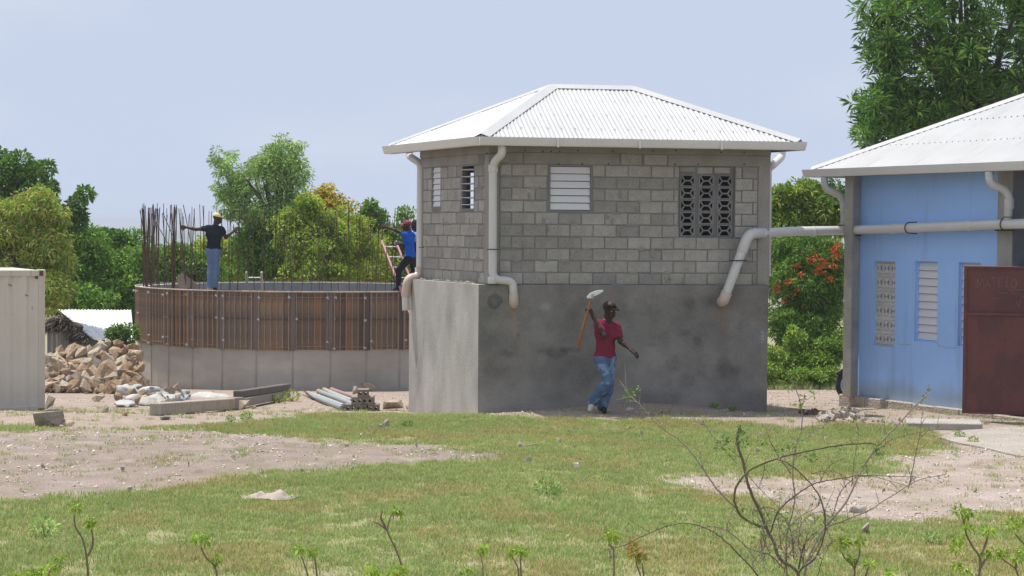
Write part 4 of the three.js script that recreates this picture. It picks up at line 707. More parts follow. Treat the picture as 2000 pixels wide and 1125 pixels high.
  for (let k = 0; k < 118; k++) {
    const a = k / 118 * 2 * Math.PI + (r() - 0.5) * 0.012; rebar(a, rOut - 0.1 - 0.05 * (k % 2), 1.96 + 0.3 * (r() - 0.5) + (r() < 0.08 ? -0.4 : 0), (r() - 0.5) * 0.22, (r() - 0.5) * 0.1, 0.0085);
    if (r() < 0.25) rebar(a + 0.01, rOut - 0.07, 1.75 + 0.2 * r(), (r() - 0.5) * 0.16, 0, 0.0085);
  }
  // bundles of spare bars tied together at the left
  const angOf = (px) => { const p = onRim(px, rOut - 0.1); return p ? Math.atan2(p.x - tankC.x, p.z - tankC.z) : -1.42 - 0.012 * (290 - px); };
  for (const [px, n] of [[283, 8], [293, 4], [336, 7]]) for (let k = 0; k < n; k++) rebar(angOf(px) + (r() - 0.5) * 0.02, rOut - 0.1 - 0.05 * r(), 2.0 + 0.12 * (r() - 0.5), (r() - 0.5) * 0.24, (r() - 0.5) * 0.2, 0.0105);
  for (const [px, le] of [[268, -0.28], [276, -0.12], [300, 0.06], [312, -0.05], [365, -0.2], [372, 0.09]]) rebar(angOf(px), rOut - 0.1, 1.95, le, 0, 0.0105);
  // a few bars that lean right across
  for (const [x0, y0, x1, y1, d] of [[303, 432, 368, 545, 48], [318, 416, 374, 508, 49.5], [358, 400, 388, 552, 47.6]]) mesh('rebar', c(tube([at(x1, Math.max(y1, 545), d), at(x0, y0, d)], 0.0105, 5)), M.rebar, tank);
  // hoops tied low round the bars
  for (const [h, rad] of [[0.22, rOut - 0.085], [0.62, rOut - 0.125]]) { const t = new THREE.TorusGeometry(rad, 0.007, 5, 160); t.rotateX(Math.PI / 2); t.translate(tankC.x, tankTop + h - 0.2, tankC.z); if (h < 0.3) mesh('rebar_hoop', c(clean(t)), M.rebar, tank); }
}
// ---------------------------------------------------------------- ladders and the board on the rim
function ladder(name, b, t, width, dirX, m, label, n) {
  const L = thing(name, b, label, 'ladder'), k = dirX.clone().multiplyScalar(width / 2), y = t.clone().sub(b);
  for (const s of [-1, 1]) { const o = k.clone().multiplyScalar(s); mesh('stile', local(beam(b.clone().add(o), t.clone().add(o), 0.045, 0.11, 0.006, dirX.clone().cross(y).normalize()), L), m, L); if (name === 'pink_ladder') mesh('stile_cap', local(triUV(moved(chamferBox(0.06, 0.11, 0.11, 0.02), t.x + o.x, t.y, t.z + o.z)), L), mat(0.62, 0.60, 0.58), L); }
  for (let i = 0; i < n; i++) { const p = b.clone().lerp(t, (i + 0.6) / n); mesh('rung', local(tube([p.clone().sub(k), p.clone().add(k)], 0.015, 8), L), mat(0.62, 0.61, 0.6, { roughness: 0.4 }), L); }
}
{
  const top = at(760, 474, 47.6), rimP = at(797, 568, 46.55), dir = rimP.clone().sub(top), k = (G(-3.9, 44.4) - top.y) / dir.y, bot = top.clone().addScaledVector(dir, k * 1.0);
  bot.y = G(bot.x, -bot.z) - 0.01;
  ladder('pink_ladder', bot, top, 0.34, V(1, 0, 0), mat(0.50, 0.20, 0.22, { roughness: 0.5 }), 'faded pink and white ladder leaning on the tank rim beside the climbing men', 14);
  const t2 = at(496, 531, 46.55), b2 = V(t2.x, -1.19, t2.z - 0.75);
  ladder('pale_ladder', b2, t2, 0.36, V(1, 0, 0), mat(0.60, 0.54, 0.47, { map: T.wood }), 'pale ladder top showing above the front rim inside the tank', 9);
  const bp = thing('board', at(366, 556, 46.9), 'grey brown board tilted over the tank rim left of the man in the yellow cap', 'board');
  const sh = new THREE.Shape([[346, 543], [356, 533], [393, 560], [386, 571], [352, 569]].map(([x, y]) => { const p = at(x, y, 46.95).sub(bp.position); return new THREE.Vector2(p.x, p.y); }));
  const bgm = new THREE.ExtrudeGeometry(sh, { depth: 0.03, bevelEnabled: true, bevelSize: 0.004, bevelThickness: 0.004, bevelSegments: 1 }); bgm.rotateX(-0.12); mesh('plywood', triUV(bgm), mat(0.34, 0.27, 0.23, { map: T.wood }), bp);
}
// ---------------------------------------------------------------- people: fields of tapered capsules meshed by surface nets
function surfaceNet(lo, hi, cell, f) {
  const nx = Math.ceil((hi.x - lo.x) / cell) + 1, ny = Math.ceil((hi.y - lo.y) / cell) + 1, nz = Math.ceil((hi.z - lo.z) / cell) + 1, v = new Float32Array(nx * ny * nz), id = new Int32Array(nx * ny * nz).fill(-1);
  const I = (x, y, z) => (z * ny + y) * nx + x;
  for (let z = 0; z < nz; z++) for (let y = 0; y < ny; y++) for (let x = 0; x < nx; x++) v[I(x, y, z)] = f(lo.x + x * cell, lo.y + y * cell, lo.z + z * cell);
  const pos = [], idx = [];
  const E = []; for (let a = 0; a < 8; a++) for (const b of [1, 2, 4]) if (!(a & b)) E.push([a, a | b]);
  for (let z = 0; z < nz - 1; z++) for (let y = 0; y < ny - 1; y++) for (let x = 0; x < nx - 1; x++) {
    const c = []; let n = 0; for (let k = 0; k < 8; k++) { const q = v[I(x + (k & 1), y + ((k >> 1) & 1), z + (k >> 2))]; c.push(q); if (q < 0) n++; }
    if (!n || n === 8) continue;
    let sx = 0, sy = 0, sz = 0, m = 0;
    for (const [a, b] of E) if ((c[a] < 0) !== (c[b] < 0)) { const t = c[a] / (c[a] - c[b]); sx += lerp(a & 1, b & 1, t); sy += lerp((a >> 1) & 1, (b >> 1) & 1, t); sz += lerp(a >> 2, b >> 2, t); m++; }
    id[I(x, y, z)] = pos.length / 3; pos.push(lo.x + (x + sx / m) * cell, lo.y + (y + sy / m) * cell, lo.z + (z + sz / m) * cell);
  }
  for (let z = 1; z < nz - 1; z++) for (let y = 1; y < ny - 1; y++) for (let x = 1; x < nx - 1; x++) {
    const s = v[I(x, y, z)] < 0;
    const quad = (a, b, c, d, flip) => { if (a < 0 || b < 0 || c < 0 || d < 0) return; flip ? idx.push(a, b, c, a, c, d) : idx.push(a, c, b, a, d, c); };
    if (s !== (v[I(x + 1, y, z)] < 0)) quad(id[I(x, y - 1, z - 1)], id[I(x, y, z - 1)], id[I(x, y, z)], id[I(x, y - 1, z)], s);
    if (s !== (v[I(x, y + 1, z)] < 0)) quad(id[I(x - 1, y, z - 1)], id[I(x - 1, y, z)], id[I(x, y, z)], id[I(x, y, z - 1)], s);
    if (s !== (v[I(x, y, z + 1)] < 0)) quad(id[I(x - 1, y - 1, z)], id[I(x, y - 1, z)], id[I(x, y, z)], id[I(x - 1, y, z)], s);
  }
  const g = new THREE.BufferGeometry(); g.setAttribute('position', new THREE.Float32BufferAttribute(pos, 3)); g.setIndex(idx); g.computeVertexNormals(); return g;
}
const cap = (a, b, ra, rb, sq = null) => ({ a, b, ra, rb, sq });
function capDist(c, x, y, z) {
  const ax = c.a.x, ay = c.a.y, az = c.a.z, dx = c.b.x - ax, dy = c.b.y - ay, dz = c.b.z - az, l2 = dx * dx + dy * dy + dz * dz;
  const t = l2 ? clamp(((x - ax) * dx + (y - ay) * dy + (z - az) * dz) / l2, 0, 1) : 0;
  let px = x - ax - t * dx, py = y - ay - t * dy, pz = z - az - t * dz;
  if (c.sq) { const s = px * c.sq.x + py * c.sq.y + pz * c.sq.z, e = s * (c.sq.k - 1); px += c.sq.x * e; py += c.sq.y * e; pz += c.sq.z * e; }   // flattened along one direction
  return Math.hypot(px, py, pz) - lerp(c.ra, c.rb, t);
}
function fieldOf(list, k) { return (x, y, z) => { let d = 1e3; for (const c of list) { const q = capDist(c, x, y, z); if (q > d + k) continue; const h = clamp(0.5 + 0.5 * (d - q) / k, 0, 1); d = d > 100 ? q : lerp(d, q, h) - k * h * (1 - h); } return d; }; }
function meshField(list, k, cell, mod) {
  const lo = V(1e9, 1e9, 1e9), hi = V(-1e9, -1e9, -1e9); for (const c of list) for (const [p, r] of [[c.a, c.ra], [c.b, c.rb]]) { lo.min(p.clone().subScalar(r + 0.05)); hi.max(p.clone().addScalar(r + 0.05)); }
  const f = fieldOf(list, k); return surfaceNet(lo, hi, cell, mod ? (x, y, z) => mod(x, y, z, f(x, y, z)) : f);
}
function handCaps(w, dir, palm, curl, side, s) {                 // w wrist, dir along the hand, palm = direction the palm faces, side +1/-1 puts the thumb left or right
  dir = dir.clone().normalize(); palm = palm.clone().addScaledVector(dir, -palm.dot(dir)).normalize(); const lat = dir.clone().cross(palm).normalize().multiplyScalar(side), L = [];
  const P = (a, b, c) => w.clone().addScaledVector(dir, a * s).addScaledVector(lat, b * s).addScaledVector(palm, c * s);
  for (const b of [-0.026, -0.009, 0.009, 0.026]) L.push(cap(P(0.01, b * 0.7, 0), P(0.085, b, 0), 0.017 * s, 0.0145 * s));
  [[-0.030, 0.068], [-0.010, 0.076], [0.011, 0.080], [0.031, 0.074]].forEach(([b, len], i) => {
    let p = P(0.088, b, 0), a = 0; for (let k = 0; k < 3; k++) { a += curl * (0.8 + 0.12 * i); const l = len * [0.45, 0.32, 0.25][k], q = p.clone().addScaledVector(dir, Math.cos(a) * l * s).addScaledVector(palm, Math.sin(a) * l * s); L.push(cap(p, q, (0.0096 - 0.0008 * k) * s, (0.0090 - 0.001 * k) * s)); p = q; }
  });
  const t0 = P(0.025, 0.034, 0.008), t1 = P(0.058, 0.062, 0.020), t2 = P(0.088, 0.060 - 0.02 * curl, 0.034 + 0.01 * curl); L.push(cap(t0, t1, 0.0135 * s, 0.0105 * s), cap(t1, t2, 0.0105 * s, 0.0085 * s)); return L;
}
function person(label, J, o) {
  const s = o.scale ?? 1, p = thing('person', o.base, label, 'person'), fw = o.face.clone().normalize(), up = o.headUp ?? V(0, 1, 0), ch = o.chest.clone().setY(0).normalize();
  const lf = up.clone().cross(fw).normalize();
  const sqT = { x: ch.x, y: 0, z: ch.z, k: 1.35 };
  const hk = s * (o.headK ?? 1.04), Hd = (a, b, c) => J.head.clone().addScaledVector(fw, a * hk).addScaledVector(up, b * hk).addScaledVector(lf, c * hk);
  const mid = (a, b, t) => a.clone().lerp(b, t), shM = mid(J.sl, J.sr, 0.5), hpM = mid(J.hl, J.hr, 0.5);
  // skin: one continuous body
  const torso = (e, low = 0) => [cap(mid(shM, J.sl, 0.82), mid(shM, J.sr, 0.82), 0.078 * s + e, 0.078 * s + e, sqT), cap(mid(shM, J.sl, 0.52).add(V(0, -0.13 * s, 0)), mid(shM, J.sr, 0.52).add(V(0, -0.13 * s, 0)), 0.118 * s + e, 0.118 * s + e, sqT), cap(mid(mid(shM, hpM, 0.35), J.sl, 0.2), mid(hpM, J.hl, 0.55), 0.115 * s + e, 0.105 * s + e, sqT), cap(mid(mid(shM, hpM, 0.35), J.sr, 0.2), mid(hpM, J.hr, 0.55), 0.115 * s + e, 0.105 * s + e, sqT)];
  const arms = (e) => [[J.sl, J.el, J.wl], [J.sr, J.er, J.wr]].flatMap(([a, b, c]) => [cap(a, b, 0.052 * s + e, 0.040 * s + e), cap(b, mid(b, c, 0.35), 0.038 * s + e, 0.037 * s + e), cap(mid(b, c, 0.35), c, 0.037 * s + e, 0.026 * s + e)]);
  const legs = (e, e2 = e) => [[J.hl, J.kl, J.al], [J.hr, J.kr, J.ar]].flatMap(([a, b, c]) => [cap(a, b, 0.085 * s + e, 0.055 * s + e), cap(b, mid(b, c, 0.35), 0.055 * s + e, 0.054 * s + (e + e2) / 2), cap(mid(b, c, 0.35), c, 0.054 * s + (e + e2) / 2, 0.034 * s + e2)]);
  const feet = (e) => [[J.al, J.tl], [J.ar, J.tr]].flatMap(([a, t]) => [cap(a.clone().lerp(t, -0.22).add(V(0, -0.03 * s, 0)), a.clone().lerp(t, 0.6).add(V(0, -0.012 * s, 0)), 0.038 * s + e, 0.036 * s + e), cap(a.clone().lerp(t, 0.5), t, 0.036 * s + e, 0.028 * s + e)]);
  const head = [cap(Hd(-0.02, 0.045, 0), Hd(0.015, 0.05, 0), 0.088 * hk, 0.084 * hk), cap(Hd(0.03, 0.0, 0), Hd(0.04, -0.07, 0), 0.066 * hk, 0.046 * hk), cap(Hd(0.085, 0.0, 0), Hd(0.105, -0.028, 0), 0.011 * hk, 0.016 * hk), cap(Hd(0.088, -0.066, 0.018), Hd(0.088, -0.066, -0.018), 0.012 * hk, 0.012 * hk), cap(Hd(0.082, 0.022, 0.042), Hd(0.086, 0.024, -0.042), 0.012 * hk, 0.012 * hk),
    ...[1, -1].flatMap((k) => [cap(Hd(-0.005, 0.018, 0.085 * k), Hd(-0.012, -0.02, 0.080 * k), 0.014 * hk, 0.011 * hk), cap(Hd(0.055, -0.02, 0.042 * k), Hd(0.05, -0.03, 0.045 * k), 0.02 * hk, 0.018 * hk)]), cap(Hd(-0.03, -0.04, 0), J.neck, 0.055 * hk, 0.058 * hk)];
  const bodyList = [cap(J.head.clone().addScaledVector(up, -0.05 * s), shM, 0.052 * s, 0.062 * s), ...torso(-0.02), ...arms(0), ...legs(-0.012), ...feet(-0.006)];
  const gs = [meshField(bodyList, 0.03 * s, 0.012), meshField(head, 0.012 * s, 0.0055)];
  for (const h of o.hands) { const [w, dir, palm, curl, side] = h; gs.push(meshField([cap(w.clone().addScaledVector(dir, -0.05 * s), w.clone().addScaledVector(dir, 0.02 * s), 0.027 * s, 0.025 * s), ...handCaps(w, dir, palm, curl, side, s * 1.2)], 0.008 * s, 0.0045)); }
  const skin = matte(...(o.skin ?? [0.055, 0.032, 0.022]), { roughness: 0.6, specularIntensity: 0.5 });
  mesh('body', local(triUV(merge(gs)), p), skin, p);
  const cloth = (name, g, m) => mesh(name, local(triUV(g), p), m, p);
  const wr = (x, y, z) => 0.011 * (noise3(x * 9, y * 16, z * 9) - 0.5) + 0.006 * (noise3(x * 22, y * 30, z * 22) - 0.5);
  // shirt: torso and sleeves, open at the neck, cut off at hem and sleeve ends
  const sleeve = o.sleeve ?? 0.6, shirtList = [...torso(0.016), cap(mid(J.hl, J.hr, 0.1), mid(J.hl, J.hr, 0.9), 0.132 * s, 0.132 * s, sqT), cap(shM, J.neck, 0.075 * s, 0.064 * s), ...[[J.sl, J.el], [J.sr, J.er]].map(([a, b]) => cap(a, mid(a, b, sleeve + 0.2), 0.068 * s, 0.064 * s))];
  const hem = o.hem, cuts = [[J.sl, J.el], [J.sr, J.er]].map(([a, b]) => { const d = b.clone().sub(a).normalize(); return { p: mid(a, b, sleeve), d, a }; }), nk = J.neck.clone(), nd = J.head.clone().sub(shM).normalize();
  cloth('shirt', meshField(shirtList, 0.035 * s, 0.010, (x, y, z, d) => {
    let r = d + wr(x, y, z); r = Math.max(r, hem - y + 0.01 * Math.sin(x * 30));
    const nt = (x - nk.x) * nd.x + (y - nk.y) * nd.y + (z - nk.z) * nd.z; r = Math.max(r, nt - 0.02 * s);
    for (const c of cuts) { const t = (x - c.p.x) * c.d.x + (y - c.p.y) * c.d.y + (z - c.p.z) * c.d.z, off = Math.hypot(x - c.p.x - t * c.d.x, y - c.p.y - t * c.d.y, z - c.p.z - t * c.d.z); if (off < 0.13 * s && t < 0.25) r = Math.max(r, t); }
    return r;
  }), o.shirt);
  if (o.collar) cloth('collar', (() => { const t = new THREE.TorusGeometry(0.062 * s, 0.012 * s, 8, 24); t.lookAt(nd); t.translate(nk.x, nk.y - 0.0, nk.z); return t; })(), o.collar);
  const trList = [cap(J.hl, J.hr, 0.115 * s, 0.115 * s, sqT), cap(mid(hpM, J.hl, 0.6).add(V(0, 0.09 * s, 0)), mid(hpM, J.hr, 0.6).add(V(0, 0.09 * s, 0)), 0.105 * s, 0.105 * s, sqT), ...legs(0.016, o.wide ?? 0.028)];
  cloth('trousers', meshField(trList, 0.03 * s, 0.010, (x, y, z, d) => {
    let r = d + wr(x, y, z) * 1.4; for (const [k, a] of [[J.kl, J.al], [J.kr, J.ar]]) { const q = a.clone().sub(k).normalize(), e = a.clone().addScaledVector(q, (o.cuff ?? 0) * s), t = (x - e.x) * q.x + (y - e.y) * q.y + (z - e.z) * q.z; if (Math.hypot(x - a.x, y - a.y, z - a.z) < 0.17 * s) r = Math.max(r, t); }
    return Math.max(r, y - (hem + 0.03 * s));
  }), o.trousers);
  o.shoes.forEach((m, i) => cloth('shoe', meshField(feet(0.008).slice(i * 2, i * 2 + 2), 0.02 * s, 0.008), m));
  for (const k of [1, -1]) { const e = new THREE.SphereGeometry(0.0115 * s, 8, 6); e.translate(...Hd(0.086, 0.004, 0.034 * k).toArray()); cloth('eye', e, mat(0.5, 0.47, 0.43, { roughness: 0.3 })); }
  // cap with visor, or cropped hair
  if (o.cap) {
    const crown = new THREE.SphereGeometry(1, 28, 14, 0, Math.PI * 2, 0, Math.PI * 0.52), basis = new THREE.Matrix4().makeBasis(lf, up, fw);
    crown.scale(0.097 * hk, 0.092 * hk, 0.112 * hk); crown.applyMatrix4(basis); crown.translate(...Hd(-0.004, 0.042, 0).toArray()); const list = [crown];
    if (o.visor !== 0) { const v = new THREE.SphereGeometry(1, 22, 6, 0, Math.PI, 0, Math.PI); v.scale(0.082 * hk, 0.010 * hk, 0.105 * hk); v.rotateX(0.16); v.applyMatrix4(basis); v.translate(...Hd(0.075, 0.044, 0).toArray()); list.push(v); }
    cloth('cap', merge(list), o.cap);
  } else cloth('hair', meshField([cap(Hd(-0.025, 0.06, 0), Hd(0.005, 0.07, 0), 0.090 * hk, 0.084 * hk)], 0.01, 0.007, (x, y, z, d) => d + 0.006 * noise3(x * 60, y * 60, z * 60)), mat(0.02, 0.018, 0.016));
  return p;
}
const shirtM = (r, g, b) => matte(r, g, b, { map: T.cloth }), denimM = (r, g, b) => matte(r, g, b, { map: r > 0.15 && r < 0.2 ? T.denim : T.cloth }), dark = matte(0.03, 0.028, 0.028), whiteShoe = mat(0.62, 0.60, 0.56, { map: T.cloth, roughness: 0.7 });
{
  // walker in the foreground, one arm raised with a hoe over the shoulder
  const d = 31.25, a = (x, y, o = 0) => at(x, y, d + o), base = GV(a(1170, 812).x, d);
  const J = { head: a(1191, 606, -0.06), neck: a(1187, 624, 0), sl: a(1205, 640, 0.04), sr: a(1167, 634, -0.02), el: a(1212, 667, -0.02), wl: a(1231, 682, -0.14), er: a(1180, 656, -0.22), wr: a(1157, 616, -0.13), hl: a(1191, 699, 0.06), hr: a(1172, 699, -0.04), kl: a(1190, 748, 0.02), kr: a(1188, 744, -0.16), al: a(1177, 799, 0.16), ar: a(1158, 787, 0.05), tl: a(1181, 809, -0.04), tr: a(1152, 804, 0.0) };
  const lift = G(J.tl.x, -J.tl.z) + 0.033 - J.tl.y; J.tl.y += lift; J.tr.y += lift * 0.7; J.al.y += lift; J.ar.y += lift * 0.7;
  person('person in a maroon shirt and faded jeans walking past with a hoe over the shoulder', J, { base, scale: 1.0, face: V(0.62, -0.16, 0.77), chest: V(0.45, 0, 0.9), hem: a(1180, 699).y, collar: shirtM(0.42, 0.12, 0.17), shirt: shirtM(0.225, 0.030, 0.062), trousers: denimM(0.19, 0.27, 0.41), wide: 0.052, cuff: 0.07, sleeve: 0.72, headK: 1.1, shoes: [dark, whiteShoe], cap: matte(0.026, 0.012, 0.015, { map: T.cloth }), visor: 1,
    hands: [[J.wl, V(0.72, -0.55, 0.42), V(-0.2, -0.5, -0.3), 0.35, 1], [J.wr, V(-0.34, 0.9, 0.1), V(-0.75, -0.2, -0.4), 0.95, -1]] });
  // the hoe
  const hb = a(1128, 679, -0.02), ht = a(1157, 577, -0.22), hoe = thing('hoe', hb, 'hoe with orange wooden handle and pale blade held by the walking person', 'hoe');
  mesh('handle', local(tube([hb, hb.clone().lerp(ht, 0.5), ht], [0.025, 0.022, 0.021], 10), hoe), mat(0.42, 0.17, 0.05, { map: T.wood, roughness: 0.6 }), hoe);
  const p = [[1146, 580], [1152, 573], [1164, 568], [1177, 566.5], [1178, 569], [1168, 575], [1157, 580], [1148, 583]].map(([x, y]) => a(x, y, -0.22)), sh = new THREE.Shape(p.map((q) => new THREE.Vector2(q.x - hb.x, q.y - hb.y))), bg = new THREE.ExtrudeGeometry(sh, { depth: 0.012, bevelEnabled: true, bevelSize: 0.003, bevelThickness: 0.003, bevelSegments: 1 });
  bg.translate(0, 0, ht.z - hb.z); mesh('blade', triUV(bg), mat(0.72, 0.72, 0.72, { roughness: 0.35 }), hoe);
  mesh('socket', local(tube([hb.clone().lerp(ht, 0.94), hb.clone().lerp(ht, 1.03)], 0.026, 10), hoe), mat(0.45, 0.44, 0.43, { roughness: 0.4 }), hoe);
}
{
  // on the rim, seen from behind, arms held out to the bars
  const rp = onRim(416, RIM - 0.16), d = -rp.z, a = (x, y, o = 0) => at(x, y, d + o), dy = tankTop + 0.005;
  const J = { head: a(425, 427, 0.0), neck: a(421, 440, 0), sl: a(405, 446, 0.0), sr: a(434, 449, 0.0), el: a(383, 448, 0.05), wl: a(363, 444, 0.06), er: a(441, 464, 0.06), wr: a(456, 452, 0.14), hl: a(411, 489, 0), hr: a(423, 489, 0.0), kl: a(412, 522, 0.02), kr: a(422, 522, 0.0), al: a(410, 554, -0.02), ar: a(420, 555, 0.0), tl: a(407, 559, 0.09), tr: a(421, 559.5, 0.14) };
  const dl = dy + 0.06 - J.al.y; for (const k of ['al', 'ar']) J[k].y = dy + 0.065; for (const k of ['tl', 'tr']) J[k].y = dy + 0.032;
  person('person in a yellow cap and dark shirt standing on the tank rim with arms spread', J, { base: V(rp.x, dy, rp.z), scale: 1.0, face: V(0.84, -0.2, -0.5), chest: V(0.12, 0, -1), hem: a(415, 486).y, shirt: shirtM(0.022, 0.028, 0.036), collar: shirtM(0.03, 0.036, 0.045), trousers: denimM(0.135, 0.20, 0.335), wide: 0.034, sleeve: 0.5, shoes: [mat(0.35, 0.3, 0.27, { map: T.cloth }), dark], cap: mat(0.78, 0.66, 0.30, { map: T.cloth, roughness: 0.8 }),
    hands: [[J.wl, V(-0.95, 0.1, 0.1), V(0, -0.3, -1), 0.8, 1], [J.wr, V(0.75, 0.6, -0.3), V(0.2, -0.3, -1), 0.8, -1]] });
}
{
  // climbing at the right, one arm stretched to the bars
  const r1 = onRim(776, RIM - 0.16), r2 = onRim(803, RIM - 0.16), d = -r1.z, a = (x, y, o = 0) => at(x, y, d + o), dy = tankTop + 0.005;
  const J = { head: a(794, 441, -0.03), neck: a(799, 451, 0), sl: a(791, 459, -0.17), sr: a(806, 460, 0.18), el: a(771, 449, -0.14), wl: a(755, 443, 0.0), er: a(800, 480, 0.28), wr: a(783, 476, 0.22), hl: a(797, 505, -0.10), hr: a(806, 505, 0.09), kl: a(779, 527, -0.10), kr: a(808, 531, 0.1), al: a(777, 561, -0.02), ar: a(806, 562, 0.26), tl: a(769, 565, -0.02), tr: a(798, 565, 0.26) };
  for (const k of ['al', 'ar']) J[k].y = dy + 0.065; for (const k of ['tl', 'tr']) J[k].y = dy + 0.032;
  person('person in a red cap and bright blue shirt stepping along the tank rim', J, { base: V(r1.x, dy, r1.z), scale: 0.98, face: V(-0.93, -0.1, 0.25), chest: V(-0.92, 0, 0.35), hem: a(800, 502).y, shirt: shirtM(0.018, 0.105, 0.50), trousers: denimM(0.020, 0.024, 0.034), wide: 0.02, sleeve: 0.5, shoes: [dark, dark], cap: mat(0.30, 0.028, 0.030, { map: T.cloth, roughness: 0.8 }),
    hands: [[J.wl, V(-0.95, 0.25, -0.1), V(0, -0.4, -1), 0.8, 1], [J.wr, V(-0.9, 0.1, -0.2), V(0, -0.5, -1), 0.8, -1]] });
}
{
  // half hidden behind the pipe
  const rp = onRim(818, RIM - 0.16), d = -rp.z, a = (x, y, o = 0) => at(x, y, d + o), dy = tankTop + 0.005;
  const J = { head: a(811, 441, 0), neck: a(814, 452, 0), sl: a(810, 461, -0.17), sr: a(822, 461, 0.17), el: a(812, 482, -0.24), wl: a(815, 500, -0.22), er: a(826, 484, 0.2), wr: a(828, 503, 0.16), hl: a(814, 506, -0.09), hr: a(820, 506, 0.09), kl: a(815, 534, -0.1), kr: a(820, 534, 0.1), al: a(816, 560, -0.08), ar: a(820, 560, 0.08), tl: a(809, 563, -0.08), tr: a(813, 563, 0.08) };
  for (const k of ['al', 'ar']) J[k].y = dy + 0.065; for (const k of ['tl', 'tr']) J[k].y = dy + 0.032;
  person('person in a light blue shirt half hidden behind the corner downpipe', J, { base: V(rp.x, dy, rp.z), scale: 0.98, face: V(-0.9, -0.1, -0.3), chest: V(-0.95, 0, 0.1), hem: a(816, 503).y, shirt: shirtM(0.20, 0.42, 0.66), trousers: denimM(0.03, 0.032, 0.04), wide: 0.02, sleeve: 0.6, shoes: [dark, dark],
    hands: [[J.wl, V(0.1, -1, 0.1), V(0.3, 0, -1), 0.4, 1], [J.wr, V(0.05, -1, 0), V(-0.3, 0, -1), 0.4, -1]] });
}
